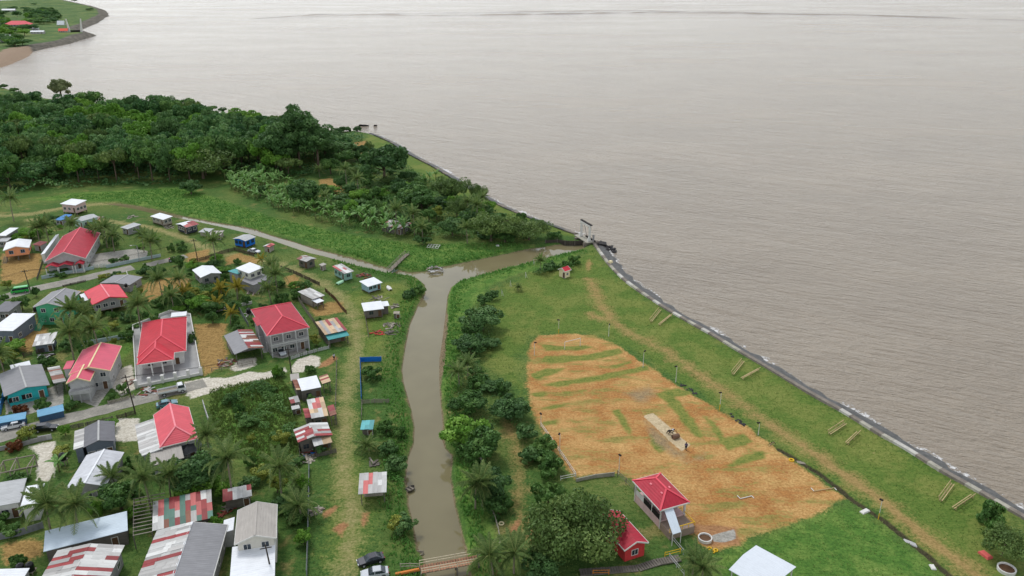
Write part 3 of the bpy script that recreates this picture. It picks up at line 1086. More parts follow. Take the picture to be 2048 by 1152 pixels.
def sheets(parent, plane, palette, su=0.85, sv=2.3, seed=0, lift=0.03, skip=0.0):
    """loose metal sheets laid over a roof plane: eave edge first, slope up"""
    r = random.Random(seed)
    a, b, d = Vector(plane[0]), Vector(plane[1]), Vector(plane[3])
    u, v = b - a, d - a
    nu = max(1, round(u.length / su))
    n = u.cross(v).normalized()
    Lv = v.length
    prev = r.choice(palette)
    for i in range(nu):
        t = -0.02
        j = 0
        while t < 0.97:
            ln = min(sv * r.uniform(0.55, 1.5), Lv) / Lv
            if t + ln > 0.85:
                ln = 1.0 - t + r.uniform(0, 0.02)
            if r.random() < 0.62:
                prev = r.choice(palette)
            if r.random() >= skip:
                c = a + u * ((i + 0.5) / nu) + v * (t + ln / 2) + n * (lift + 0.025 * (i % 2) + 0.03 * (3 - min(j, 3)) + r.uniform(0, 0.012))
                M = Matrix.Identity(4)
                sx, sy = u * (1.06 / nu), v * (ln * 1.06)
                sx = sx + v.normalized() * r.uniform(-0.03, 0.03)
                for q in range(3):
                    M[q][0], M[q][1], M[q][2], M[q][3] = sx[q], sy[q], n[q] * 0.02, c[q]
                o = bpy.data.objects.new('roof_sheet', unit_box(prev))
                COL.objects.link(o)
                o.parent = parent
                o.matrix_local = M
            t += ln
            j += 1


FOOT = []


def house(name, label, A, B, C, e, kind='gy', rise=1.0, rm=R_GREY, wm=GREYW, ov=0.45, fl=0.0, wins=(2, 2, 1, 1), door='f', ridge=None, fascia=None,
          cat='house', group=None, walls=True, frame=WHITE, pal=None, palplanes=None, storeys=1, posts=OLDWOOD, win=(1.1, 1.0), parent=None, seed=3, skip=0.0, site=None):
    ctr, L, W, rz = site[:4] if site else rect(A, B, C, e)
    if parent is not None:          # a wing stands square to its house
        rz = parent.rz
        R_ = Matrix.Rotation(-rz, 3, 'Z')
        a, b, c = (R_ @ G(*q, z=GL + e) for q in (A, B, C))
        d = a + c - b
        x0, x1, y0, y1 = (a.x + d.x) / 2, (b.x + c.x) / 2, (a.y + b.y) / 2, (c.y + d.y) / 2
        if x1 < x0:
            x0, x1 = x1, x0
        if y1 < y0:
            y0, y1 = y1, y0
        L, W = x1 - x0, y1 - y0
        ctr = R_.inverted() @ Vector(((x0 + x1) / 2, (y0 + y1) / 2, 0))
    H = House()
    ov = min(ov, L * 0.12, W * 0.12)
    H.L, H.W, H.rz, H.e, H.rise, H.kind, H.fl = L, W, rz, e, rise, kind, fl
    H.X, H.Y = L / 2 - ov, W / 2 - ov
    base = Vector((ctr.x, ctr.y, GL if not site else site[4]))
    if parent is None:
        H.root = empty(name, base, rz, label, cat, group)
        H.mat = None
        par = H.root
    else:           # a wing: same thing, other block
        H.root = parent.root
        H.mat = (Matrix.Translation(parent.root.location) @ Matrix.Rotation(parent.rz, 4, 'Z')).inverted() @ Matrix.Translation(base) @ Matrix.Rotation(rz, 4, 'Z')
        par = H.root
    MM = H.mat or Matrix.Identity(4)
    FOOT.append((base.x, base.y, L / 2, W / 2, rz, label))
    planes, ridges = roof_planes(kind, L, W, e, rise)
    m = MB()
    for p in planes:
        m.slab(p, 0.09)
    H.roof = m.obj('roof' if parent is None else 'side_roof', rm, par, MM)
    H.planes = planes
    if ridge is not None:
        for a, b in ridges:
            MB().beam((a[0], a[1], a[2] + 0.02), (b[0], b[1], b[2] + 0.04), 0.34, 0.09).obj('ridge_cap', ridge, H.roof)
    if fascia is not None:
        m = MB()
        for p in planes:
            for i in range(len(p)):
                a, b = p[i], p[(i + 1) % len(p)]
                edge = (abs(abs(a[0]) - L / 2) < 1e-4 and abs(a[0] - b[0]) < 1e-4) or (abs(abs(a[1]) - W / 2) < 1e-4 and abs(a[1] - b[1]) < 1e-4)
                if edge:
                    m.beam((a[0], a[1], a[2] - 0.09), (b[0], b[1], b[2] - 0.09), 0.08, 0.24)
        m.obj('fascia', fascia, par, MM)
    zr = roof_fn(kind, L, W, e, rise)
    H.zr = zr
    X, Y = H.X, H.Y
    if walls:
        m = MB()
        ring = [(-X, -Y), (0, -Y), (X, -Y), (X, 0), (X, Y), (0, Y), (-X, Y), (-X, 0)]
        vs = [(x, y, fl) for x, y in ring] + [(x, y, zr(x, y) - 0.1) for x, y in ring]
        m.poly(vs, [(i, (i + 1) % 8, 8 + (i + 1) % 8, 8 + i) for i in range(8)] + [(7, 6, 5, 4, 3, 2, 1, 0)])
        m.obj('wall', wm, par, MM)
        hh = (e - fl) / storeys
        H.holder = empty_part(par, MM) if parent is not None else par
        for s in range(storeys):
            z = fl + s * hh + min(0.95, hh * 0.36)
            wh = min(win[1], hh * 0.45)
            for side, cnt in zip('frbl', wins):
                span = 2 * (X if side in 'fb' else Y)
                cnt = min(cnt, max(0, int(span / (win[0] + 0.5))))
                for i in range(cnt):
                    tt = (i + 0.5) / cnt if not (door == side and s == 0) else (i + 0.5) / cnt * 0.68
                    place_window(H, MM, side, X, Y, tt, z, win[0], wh, frame)
        if door:
            place_window(H, MM, door, X, Y, 0.84, fl + 0.06, 0.9, min(2.0, (e - fl) * 0.75), frame, 'door', BROWNWOOD)
        if fl > 0.3:
            for px in (-X + 0.15, 0, X - 0.15):
                for py in (-Y + 0.15, Y - 0.15):
                    MB().box((px - 0.13, py - 0.13, -0.1), (px + 0.13, py + 0.13, fl)).obj('post', posts, par, MM)
            MB().box((-X + 0.02, -Y + 0.02, fl - 0.16), (X - 0.02, Y - 0.02, fl - 0.005)).obj('floor', BROWNWOOD, par, MM)
    else:
        for px in (-X, X):
            for py in (-Y, Y):
                MB().box((px - 0.08, py - 0.08, -0.1), (px + 0.08, py + 0.08, zr(px, py) - 0.1)).obj('post', posts, par, MM)
    if pal:
        for k, p in enumerate(planes):
            if palplanes and k not in palplanes:
                continue
            q = eave_first(p)
            if len(q) == 4:
                sheets(H.roof, q, pal, seed=seed + k, skip=skip)
    H.MM = MM
    return H


def empty_part(par, MM):
    return par


def place_window(H, MM, side, X, Y, t, z, w, h, frame, name='window', pane=GLASS):
    o = window(H.root, side, X, Y, t, z, w, h, frame, name, pane)
    if H.mat is not None:
        o.matrix_local = MM @ o.matrix_local
    return o


def eave_first(p):
    """rotate a plane's corners so that its lowest edge comes first"""
    n = len(p)
    i = min(range(n), key=lambda i: p[i][2] + p[(i + 1) % n][2])
    return [p[(i + k) % n] for k in range(n)]


def stairs(H, top, d, n, width=1.1, mat=TIMBER, name='stairs'):
    """flight going down from a local point along direction d"""
    top, d = Vector(top), Vector(d).normalized()
    s = Vector((-d.y, d.x, 0)) * (width / 2)
    m = MB()
    st = top.z / n
    for i in range(n):
        c = top + d * (0.27 * (i + 0.5)) + Vector((0, 0, -st * (i + 1)))
        m.beam(c - s, c + s, 0.3, 0.06)
    end = top + d * (0.27 * n)
    for k in (-1, 1):
        m.beam(top + s * k, Vector((end.x, end.y, 0)) + s * k, 0.06, 0.22)
        m.beam(top + s * k + Vector((0, 0, 0.9)), Vector((end.x, end.y, 0.9)) + s * k, 0.05, 0.06)
    return m.obj(name, mat, H.root, H.MM)


TANKP = [(0.0, 0), (0.56, 0), (0.58, 0.1), (0.55, 0.4), (0.58, 0.45), (0.55, 0.8), (0.58, 0.85), (0.55, 1.15), (0.4, 1.32), (0.16, 1.38), (0.16, 1.46), (0, 1.46)]
TANK = MB().lathe(TANKP, 14).mesh('water_tank', BLACKP, True)


def tank(label, p, s=1.0, stand=0.0):
    r = empty('water_tank', p, 0, label, 'water tank', 'black water tanks in the village')
    link('tank_body', TANK, r, Matrix.Translation((0, 0, stand)) @ Matrix.Scale(s, 4))
    m = MB()
    for i in range(4):
        an = math.pi / 4 + i * math.pi / 2
        m.box((math.cos(an) * 0.6 - 0.06, math.sin(an) * 0.6 - 0.06, 0), (math.cos(an) * 0.6 + 0.06, math.sin(an) * 0.6 + 0.06, max(stand - 0.08, 0.02)))
    m.box((-0.65, -0.65, max(stand - 0.08, 0.0)), (0.65, 0.65, max(stand, 0.02)))
    m.obj('stand', TIMBER, r)


def fence(label, k, pts, h=1.5, mat=TIMBER, bay=2.4, style='board', group=None, name='fence', z=None, jit=0.0, seed=1):
    """posts and one panel a bay along a line on the ground"""
    r_ = random.Random(seed)
    P = [G(k, x, y) for x, y in pts]
    root = empty(name, (P[0].x, P[0].y, GL), 0, label, 'fence' if name == 'fence' else name.replace('_', ' '), group)
    o0 = Vector((P[0].x, P[0].y, GL))
    Q = []
    for a, b in zip(P[:-1], P[1:]):
        n = max(1, int(round((b - a).length / bay)))
        Q += [a.lerp(b, i / n) for i in range(n)]
    Q.append(P[-1])
    Q = [q - o0 for q in Q]
    for q in Q:
        dx = r_.uniform(-jit, jit)
        MB().beam(q + Vector((0, 0, -0.2)), q + Vector((dx, dx, h + 0.08)), 0.11, 0.11).obj('post', mat, root)
    for a, b in zip(Q[:-1], Q[1:]):
        m = MB()
        d = b - a
        ln = d.length
        if style == 'solid':
            m.beam(a + Vector((0, 0, h * 0.5)), b + Vector((0, 0, h * 0.5 - 0.01)), 0.05, h * 0.94)
        elif style == 'wall':
            m.beam(a + Vector((0, 0, h * 0.5 - 0.05)), b + Vector((0, 0, h * 0.5 - 0.06)), 0.16, h + 0.05)
        elif style == 'rail':
            for zz in (0.45, 0.95):
                m.beam(a + Vector((0, 0, h * zz)), b + Vector((0, 0, h * zz)), 0.06, 0.09)
        else:
            n = max(2, int(ln / 0.24))
            for i in range(n):
                if r_.random() < 0.06:
                    continue
                p = a.lerp(b, (i + 0.5) / n)
                hh = h * r_.uniform(0.86, 1.04)
                m.beam(p + Vector((0, 0, 0.05)), p + Vector((r_.uniform(-jit, jit) * 0.4, 0, hh)), 0.03, 0.17 * 1.0, up=d.normalized())
            m.beam(a + Vector((0, 0, h * 0.3)), b + Vector((0, 0, h * 0.3)), 0.05, 0.08)
            m.beam(a + Vector((0, 0, h * 0.75)), b + Vector((0, 0, h * 0.75)), 0.05, 0.08)
        m.obj({'solid': 'panel', 'wall': 'wall_panel', 'rail': 'rails', 'board': 'paling_panel'}[style], mat, root)
    return root

# ------------------------------------------------------------------ the village houses
def V(k, x, y, z=0.0):
    return G(k, x, y, GL + z)


house('house', 'pale pink raised house with a flat white roof beside the muddy channel bend', (1, 530, 122), (1, 668, 136), (1, 748, 98), 4.2, 'sf', 0.5, R_WHITE, PINKW, fl=0.9, wins=(2, 3, 1, 1))
house('shed', 'small grey shed with a blue sheet roof', (1, 478, 265), (1, 548, 268), (1, 605, 222), 2.3, 'sf', 0.3, R_BLUE, GREYW, wins=(1, 0, 0, 0), cat='shed')
house('house', 'pale green house with streaky zinc gable roof behind the red hall', (1, 640, 255), (1, 722, 277), (1, 838, 228), 2.9, 'gy', 0.7, R_SILV, plain('pale_green_wall', col(176, 200, 190), 0.2), wins=(1, 2, 1, 1))
house('house', 'grey house cut by the left edge, white roof above a lower porch roof', (15, -60, 300), (15, 115, 300), (15, 175, 168), 3.3, 'sf', 0.4, R_WHITE, GREYW, wins=(2, 1, 1, 1))
house('shed', 'low white lean-to roof below the white-roofed house, left edge', (15, -60, 415), (15, 130, 410), (15, 150, 350), 2.3, 'sf', 0.2, R_SILV, GREYW, wins=(1, 0, 0, 0), cat='shed')
H = house('house', 'orange house on stilts with white gable roof and two blue windows', (15, 55, 590), (15, 560, 530), (15, 618, 378), 4.1, 'gy', 1.0, R_WHITE, ORANGE, fl=1.7, wins=(2, 2, 1, 1), door=None, frame=plain('blue_frame', col(120, 160, 190)), fascia=WHITE)
stairs(H, (-H.X - 0.2, -H.Y + 1.0, 1.7), (-0.2, -1, 0), 9)
house('shed', 'grey outhouse with a reddish roof beside the orange house', (15, 615, 470), (15, 770, 490), (15, 792, 415), 2.3, 'sf', 0.25, S_PINK, LGREY, wins=(0, 0, 0, 0), cat='shed')
# red hall
H = house('hall', 'large white hall with a long red gable roof', (15, 850, 805), (15, 1645, 735), (15, 1765, 262), 3.9, 'gy', 2.7, R_RED2, LGREY, ov=0.6, wins=(0, 5, 1, 4), ridge=RIDGE_R, fascia=WHITE, cat='hall')
for (a, b) in ((-0.46, -0.16), (-0.16, 0.2), (0.24, 0.46)):
    x0, x1 = a * H.L, b * H.L
    mx = (x0 + x1) / 2
    m = MB()
    y0, y1 = -H.W / 2 - 2.6, -H.W / 2 + 0.6
    m.slab([(x0, y0, 2.7), (mx, y0, 3.5), (mx, y1, 3.5), (x0, y1, 2.7)], 0.08)
    m.slab([(mx, y0, 3.5), (x1, y0, 2.7), (x1, y1, 2.7), (mx, y1, 3.5)], 0.08)
    m.obj('porch_roof', R_RED2, H.root)
    for x in (x0 + 0.15, x1 - 0.15):
        MB().box((x - 0.12, y0 + 0.15, 0), (x + 0.12, y0 + 0.39, 2.62)).obj('porch_post', WHITE, H.root)
MB().box((-0.46 * H.L, -H.W / 2 - 2.4, 0), (0.46 * H.L, -H.W / 2 + 0.55, 0.25)).obj('porch_floor', LGREY, H.root)
house('', '', (15, 808, 672), (15, 905, 642), (15, 1112, 275), 3.3, 'sl', 0.3, R_WHITE, WHITE, wins=(0, 0, 0, 2), door=None, parent=H)
house('shed', 'small grey hut with white roof among palms behind the hall', (1, 1065, 330), (1, 1130, 347), (1, 1195, 297), 2.4, 'sf', 0.3, R_SILV, GREYW, wins=(1, 1, 0, 0), cat='shed')
house('house', 'low white-roofed plank house on the channel bank', (1, 1330, 232), (1, 1445, 264), (1, 1532, 240), 2.9, 'sf', 0.35, R_WHITE, PALEWOOD, fl=0.5, wins=(2, 2, 1, 1))
H = house('house', 'black and white house with pink patched roof on the channel bank', (1, 1555, 302), (1, 1648, 334), (1, 1748, 300), 2.9, 'gy', 0.6, R_WHITE, plain('black_paint', col(60, 64, 70)), fl=0.3, wins=(3, 2, 1, 1))
sheets(H.roof, eave_first(H.planes[1]), [S_PINK, S_RED, S_WHITE], 1.2, 2.2, 4, skip=0.4)
house('shed', 'low bleached shed beside the black and white house', (5, 72, 278), (5, 158, 284), (5, 190, 252), 1.9, 'sf', 0.2, R_SILV, PALEWOOD, wins=(0, 0, 0, 0), cat='shed')
house('shed', 'low shed of pale boards between the palm and the channel', (5, 165, 305), (5, 272, 302), (5, 302, 265), 1.9, 'gx', 0.3, R_BEIGE, PALEWOOD, wins=(0, 0, 0, 0), cat='shed')
# grey-roofed sea-green house
H = house('house', 'two-storey sea-green house with grey gable roof by the road', (16, 475, 528), (16, 905, 520), (16, 1000, 312), 5.6, 'gy', 1.1, R_GREY, SEAGREEN, wins=(2, 2, 2, 2), storeys=2, ridge=LGREY, fascia=WHITE)
stairs(H, (-H.X * 0.5, -H.Y, 2.9), (-0.15, -1, 0), 15, 1.5, SEAGREEN)
for i, (a, b) in enumerate(((545, 575), (600, 575), (655, 555))):
    tank(['left-hand black tank in front of the sea-green house', 'middle black tank in front of the sea-green house', 'right-hand black tank in front of the sea-green house'][i], G(16, a, b + 140), 1.0, 2.6)
H = house('house', 'grey house on posts with coral red gable roof beside the road', (17, 430, 862), (17, 1112, 716), (17, 1100, 440), 3.9, 'gy', 1.3, R_CORAL, GREYW, fl=1.5, wins=(3, 2, 1, 1), ridge=RIDGE_P, fascia=plain('coral_fascia', col(214, 60, 76)))
house('', '', (17, 235, 812), (17, 425, 742), (17, 412, 602), 3.3, 'sl', 0.35, R_WHITE, GREYW, wins=(0, 0, 0, 0), door=None, walls=False, parent=H)
tank('black tank on the corner of the coral red roof', G(17, 1080, 520, GL + 3.6), 0.8)
house('shed', 'low grey gable roof between the coral roof and the road', (17, 572, 445), (17, 1140, 482), (17, 1112, 306), 2.5, 'gy', 0.5, R_GREY, GREYW, wins=(0, 1, 1, 0), door=None, ridge=LGREY, cat='shed')
house('house', 'house with a dark grey roof at the left edge below the green bus', (16, -120, 600), (16, 128, 600), (16, 165, 468), 3.0, 'sf', 0.4, R_DGREY, GREYW, wins=(2, 1, 0, 0))
house('house', 'blue-grey house with plain white roof at the left edge', (16, -160, 872), (16, 186, 876), (16, 202, 640), 3.8, 'sf', 0.4, R_WHITE, BLUEGREY, ov=0.3, wins=(1, 2, 1, 1))
house('house', 'small grey house with white gable roof above the dry garden', (5, 92, 677), (5, 277, 637), (5, 242, 562), 2.8, 'gy', 0.8, R_WHITE, GREYW, wins=(2, 1, 1, 1), door=None, frame=GREYW)
# aqua house
H = house('house', 'aqua bungalow with broad grey gable roof and concrete yard', (2, 35, 768), (2, 442, 664), (2, 430, 464), 3.1, 'gy', 0.9, R_GREY, AQUA, ov=0.7, wins=(2, 2, 1, 1), ridge=LGREY)
place_window(H, H.MM, 'f', H.X, H.Y, 0.12, 0.9, 2.0, 1.2, AQUA, 'window', DARK)
place_window(H, H.MM, 'f', H.X, H.Y, 0.46, 0.9, 2.0, 1.2, AQUA, 'window', DARK)
house('', '', (2, 445, 658), (2, 556, 650), (2, 556, 500), 2.5, 'sr', 0.2, R_SILV, AQUA, walls=False, wins=(0, 0, 0, 0), door=None, parent=H, pal=[S_ZINC, S_WHITE, S_RUST])
house('', '', (2, 92, 530), (2, 272, 500), (2, 270, 458), 3.4, 'sf', 0.15, R_WHITE, WHITE, wins=(0, 0, 0, 0), door=None, parent=H)
for lab, a, b, c in (('light blue slanted stall roof along the road beside the white car', (2, -40, 1010), (2, 225, 962), (2, 215, 918)), ('light blue slanted stall roof along the road beside the black car', (2, 332, 948), (2, 568, 892), (2, 560, 846))):
    house('roadside_stall', lab, a, b, c, 1.7, 'sf', 0.35, R_LBLUE, plain('blue_boards', col(64, 92, 120)), ov=0.2, wins=(0, 0, 0, 0), door=None, cat='stall')
# pink house
H = house('house', 'two-storey concrete house with pink roof and cream ridge caps', (2, 608, 575), (2, 978, 536), (2, 962, 330), 4.9, 'gy', 1.5, R_PINK, LGREY, ov=0.6, wins=(3, 2, 2, 2), storeys=2, ridge=RIDGE_C, fascia=RIDGE_C)
W_ = house('', '', (2, 610, 662), (2, 836, 612), (2, 832, 500), 4.9, 'gy', 1.1, R_PINK, LGREY, ov=0.5, wins=(0, 1, 0, 1), door=None, parent=H, ridge=RIDGE_C, fascia=RIDGE_C)
place_window(W_, W_.MM, 'f', W_.X, W_.Y, 0.5, 3.0, 2.6, 1.3, LGREY, 'window', DARK)
MB().box((-W_.X - 0.2, -W_.Y - 1.2, 2.2), (W_.X + 0.2, -W_.Y + 0.1, 3.1)).obj('balcony', LGREY, H.root, W_.MM)
for x in (-W_.X, 0, W_.X):
    MB().box((x - 0.12, -W_.Y - 1.1, 0), (x + 0.12, -W_.Y - 0.86, 2.19)).obj('column', LGREY, H.root, W_.MM)
house('', '', (2, 552, 527), (2, 625, 516), (2, 668, 450), 4.7, 'sf', 0.2, R_PINK, LGREY, wins=(0, 0, 0, 0), door=None, parent=H)
# big red house with the white yard
H = house('house', 'new white house with large bright red hip roof in a walled concrete yard', (2, 1216, 425), (2, 1650, 362), (2, 1600, 70), 3.9, 'hip', 2.6, R_RED, WHITE, ov=0.9, fl=0.0, wins=(2, 4, 1, 4), ridge=RIDGE_R, fascia=WHITE)
W_ = house('', '', (2, 1226, 492), (2, 1556, 431), (2, 1536, 300), 3.9, 'hipf', 1.9, R_RED, WHITE, wins=(0, 0, 0, 0), door=None, walls=False, parent=H, ridge=RIDGE_R, fascia=WHITE, posts=WHITE)
for x in (-W_.X * 0.3, W_.X * 0.35):
    MB().box((x - 0.16, -W_.Y - 0.16, 0), (x + 0.16, -W_.Y + 0.16, 3.8)).obj('column', WHITE, H.root, W_.MM)
YARD = [G(2, x, y) for x, y in ((1180, 160), (1212, 690), (1785, 575), (1690, 60), (1510, 28))]
root = empty('yard_wall', YARD[1], 0, 'white walled concrete yard round the bright red house', 'yard')
m = MB().slab([tuple(p - YARD[1] + Vector((0, 0, 0.3))) for p in YARD], 0.35)
m.obj('yard_slab', plain('yard_concrete', col(168, 168, 166), 0.22, 0.9, 0.2, 0.4), root)
for i in range(5):
    a, b = YARD[i] - YARD[1], YARD[(i + 1) % 5] - YARD[1]
    hgt_ = 1.0 if i != 1 else 0.7
    MB().beam(a + Vector((0, 0, hgt_ / 2)), b + Vector((0, 0, hgt_ / 2)), 0.22, hgt_).obj('wall_panel', WHITE, root)
for i in range(6):
    p = (YARD[1] - YARD[1]).lerp(YARD[2] - YARD[1], i / 5)
    MB().box((p.x - 0.3, p.y - 0.3, 0), (p.x + 0.3, p.y + 0.3, 1.9)).box((p.x - 0.36, p.y - 0.36, 1.9), (p.x + 0.36, p.y + 0.36, 2.02)).obj('gate_pillar', WHITE, root)
house('shed', 'white lean-to roof at the back corner of the walled yard', (2, 1512, 62), (2, 1650, 48), (2, 1648, 18), 3.0, 'sf', 0.2, R_WHITE, WHITE, wins=(0, 0, 0, 0), cat='shed', door=None)
house('shed', 'low shed with striped pale roof in the dirt yard under palms', (16, 470, 1100), (16, 775, 1058), (16, 692, 928), 2.2, 'sf', 0.25, R_SILV, BLUEGREY, wins=(0, 0, 0, 0), cat='shed', pal=[S_WHITE, S_ZINC])
H = house('house', 'grey house with dark grey gable roof beside the sandy lot', (3, 656, 140), (3, 908, 86), (2, 1015, 985), 3.5, 'gy', 0.9, R_DGREY, BLUEGREY, wins=(3, 2, 1, 1), ridge=LGREY)
house('', '', (3, 586, 160), (3, 662, 140), (2, 748, 1058), 3.2, 'sl', 0.2, R_GREY, BLUEGREY, wins=(0, 0, 0, 0), door=None, parent=H, pal=[S_ZINC, S_WHITE])
house('house', 'house with streaked white gable roof between palms and the grey house', (3, 515, 468), (3, 835, 442), (3, 858, 184), 3.3, 'gy', 1.0, metal_roof('streaked_white_roof', col(202, 204, 208), 0.04, 0.3), GREYW, wins=(2, 2, 1, 1), ridge=R_WHITE)
H = house('house', 'long white-walled house with grey and white roofs at the left edge', (19, -150, 945), (19, 188, 886), (19, 218, 690), 3.3, 'sf', 0.7, R_SILV, WHITE, wins=(3, 1, 0, 1))
house('', '', (19, 190, 1000), (19, 408, 860), (19, 432, 678), 3.2, 'sf', 0.5, R_WHITE, WHITE, wins=(0, 2, 0, 0), door=None, parent=H)
house('shed', 'long shed with smooth pale blue-white roof between palms', (3, 342, 960), (3, 1008, 792), (3, 1000, 655), 3.0, 'sf', 0.4, metal_roof('pale_blue_white_roof', col(202, 216, 226), 0, 0.1), OLDWOOD, ov=0.3, wins=(0, 0, 0, 0), cat='shed')
house('house', 'house with white roof striped by red sheets, bottom left', (3, 296, 1235), (3, 842, 1190), (3, 836, 925), 3.4, 'gy', 0.9, R_SILV, GREYW, wins=(0, 2, 1, 1), ridge=S_WHITE, pal=[S_WHITE, S_ZINC, S_WHITE, S_RED, S_ZINC, S_WHITE], seed=21)
house('shed', 'white-roofed shed in the bottom left corner beside two black tanks', (3, -120, 1170), (3, 190, 1160), (3, 192, 1098), 3.0, 'sf', 0.2, R_WHITE, GREYW, wins=(0, 0, 0, 0), cat='shed')
for i, p in enumerate(((175, 1110), (250, 1100))):
    tank(['left of two black tanks by the bottom left shed', 'right of two black tanks by the bottom left shed'][i], G(3, p[0], p[1] + 30), 1.1, 0.6)
for i, p in enumerate(((862, 1080), (930, 1070), (905, 1130))):
    tank(['black tank beside the red striped roof, leftmost', 'black tank beside the red striped roof, farthest', 'black tank beside the red striped roof, nearest'][i], G(3, p[0], p[1] + 20), 1.0, 0.3)
tank('black tank on a red stand beside the streaked white roof', G(3, 508, 275), 1.1, 1.2)
# salmon house with white skirts of roof
H = house('house', 'house with salmon pink hip roof and white side roofs by the sandy lot', (18, 572, 832), (18, 1120, 700), (18, 1178, 205), 4.3, 'hipf', 1.9, R_SALMON, LGREY, ov=0.4, wins=(2, 2, 1, 1), ridge=RIDGE_P, fascia=WHITE)
house('', '', (18, 272, 1018), (18, 572, 850), (18, 556, 392), 3.5, 'sl', 0.6, R_WHITE, LGREY, wins=(0, 0, 0, 2), door=None, parent=H, pal=[S_WHITE, S_WHITE, S_WHITE, S_ZINC])
house('', '', (18, 442, 1082), (18, 925, 988), (18, 880, 800), 3.3, 'sf', 0.6, R_BEIGE, LGREY, wins=(2, 0, 0, 0), door=None, parent=H)
# roof frame and patchwork roof
H = house('shed', 'shed roofed with a patchwork of red, green and white sheets', (4, 178, 795), (4, 655, 690), (4, 640, 492), 2.9, 'sf', 0.5, OLDWOOD, OLDWOOD, wins=(0, 0, 0, 0), cat='shed', pal=[S_RED, S_GREEN, S_WHITE, S_ZINC, S_RUST, S_PINK], seed=12)
a, b, c, d = G(4, 22, 832, GL + 2.8), G(4, 178, 800, GL + 2.8), G(4, 360, 500, GL + 2.8), G(4, 25, 545, GL + 2.8)
root = empty('pergola', (a.x, a.y, GL), 0, 'bare rafter frame of white slats beside the patchwork shed', 'pergola')
o = Vector((a.x, a.y, GL))
for i in range(11):
    p = a.lerp(d, i / 10) - o
    q = b.lerp(b.lerp(c, 1.0), i / 10) - o
    q = p + (b - a) * (1.0 if i < 6 else 1.7)
    MB().beam(p, q, 0.09, 0.12).obj('rafter', PALEWOOD, root)
for p in (a, d, a.lerp(d, 0.5)):
    for s in (0.02, 0.97):
        q = p - o + (b - a) * s
        MB().beam(Vector((q.x, q.y, -0.1)), Vector((q.x, q.y, 2.75)), 0.14, 0.14).obj('post', OLDWOOD, root)
MB().beam(a - o + (b - a) * 0.02 - Vector((0, 0, 0.1)), d - o + (b - a) * 0.02 - Vector((0, 0, 0.1)), 0.1, 0.14).obj('beam', OLDWOOD, root)
house('house', 'large house, grey sheet roof on one slope and red-striped white on the other', (4, 40, 1245), (4, 648, 1185), (4, 606, 762), 3.5, 'gy', 1.2, R_GREY, GREYW, wins=(0, 3, 1, 3), ridge=R_WHITE, pal=[S_WHITE, S_ZINC, S_WHITE, S_RED, S_ZINC, S_ZINC, S_WHITE], palplanes=[0], seed=31, fascia=WHITE)
H = house('house', 'two-storey cream house with beige gable roof above a wide white roof', (4, 822, 905), (4, 1155, 852), (4, 1146, 590), 5.2, 'gy', 1.2, R_BEIGE, plain('cream_wall', col(206, 202, 190), 0.15), wins=(2, 3, 1, 1), storeys=2, fascia=WHITE, ridge=R_BEIGE)
house('', '', (4, 797, 1180), (4, 1152, 1175), (4, 1140, 918), 3.0, 'sf', 0.6, R_WHITE, LGREY, wins=(1, 2, 0, 1), door=None, parent=H)
house('', '', (4, 736, 820), (4, 826, 788), (4, 820, 690), 3.2, 'sl', 0.3, R_WHITE, LGREY, wins=(0, 0, 0, 0), door=None, parent=H)
house('shed', 'small rusty patchwork shed beside the beige gable roof', (4, 735, 567), (4, 962, 522), (4, 962, 444), 2.1, 'sf', 0.3, OLDWOOD, OLDWOOD, wins=(0, 0, 0, 0), cat='shed', pal=[S_WHITE, S_ZINC, S_RED, S_WHITE], seed=5)
# along the channel
H = house('house', 'bright blue house with grey roof on the channel bank', (5, 370, 337), (5, 482, 358), (5, 578, 320), 2.9, 'gy', 0.5, R_SILV, ROYAL, fl=0.4, wins=(2, 2, 1, 1), frame=plain('navy', col(24, 50, 90)))
house('shed', 'tiny red and white patchwork hut beside the white parked car', (5, 635, 408), (5, 690, 415), (5, 722, 387), 1.9, 'gy', 0.3, OLDWOOD, PALEWOOD, wins=(0, 0, 0, 0), cat='shed', pal=[S_RED, S_WHITE, S_PINK], seed=8)
H = house('house', 'two-storey cream house with white roof, grey lower roof and teal porch roof', (5, 395, 594), (5, 512, 640), (5, 638, 598), 5.2, 'sf', 0.5, R_WHITE, plain('cream_green_wall', col(206, 208, 192), 0.15), wins=(2, 2, 1, 1), storeys=2)
house('', '', (5, 455, 690), (5, 538, 752), (5, 692, 690), 2.9, 'sf', 0.4, R_GREY, GREYW, wins=(1, 1, 0, 0), door=None, parent=H)
house('', '', (5, 338, 624), (5, 430, 658), (5, 470, 628), 3.6, 'sl', 0.3, TURQ, GREYW, wins=(1, 0, 0, 0), door=None, parent=H)
house('shack', 'weathered grey plank shack with old roof beside the lane bend', (5, 928, 514), (5, 1018, 542), (5, 1117, 518), 2.5, 'gx', 0.4, OLDWOOD, OLDWOOD, wins=(1, 2, 0, 0), frame=OLDWOOD, cat='shack', pal=[S_ZINC, S_ZINC, S_RUST], seed=9)
house('shed', 'tiny grey box hut right of the weathered plank shack', (5, 1122, 562), (5, 1150, 575), (5, 1182, 560), 1.7, 'sf', 0.2, R_BEIGE, PALEWOOD, wins=(0, 0, 0, 0), cat='shed')
house('shack', 'mint plank shack with white and rusty patched roof', (5, 1240, 592), (5, 1342, 645), (5, 1442, 630), 2.7, 'sr', 0.5, OLDWOOD, MINT, fl=0.3, wins=(2, 1, 0, 0), frame=MINT, cat='shack', pal=[S_WHITE, S_ZINC, S_WHITE, S_PINK], seed=10)
house('shack', 'pale blue plank hut on blocks with white shed roof', (5, 1550, 756), (5, 1678, 718), (5, 1642, 670), 2.6, 'sf', 0.4, R_WHITE, PALEBLUE, fl=0.5, wins=(2, 2, 0, 0), frame=PALEBLUE, cat='shack')
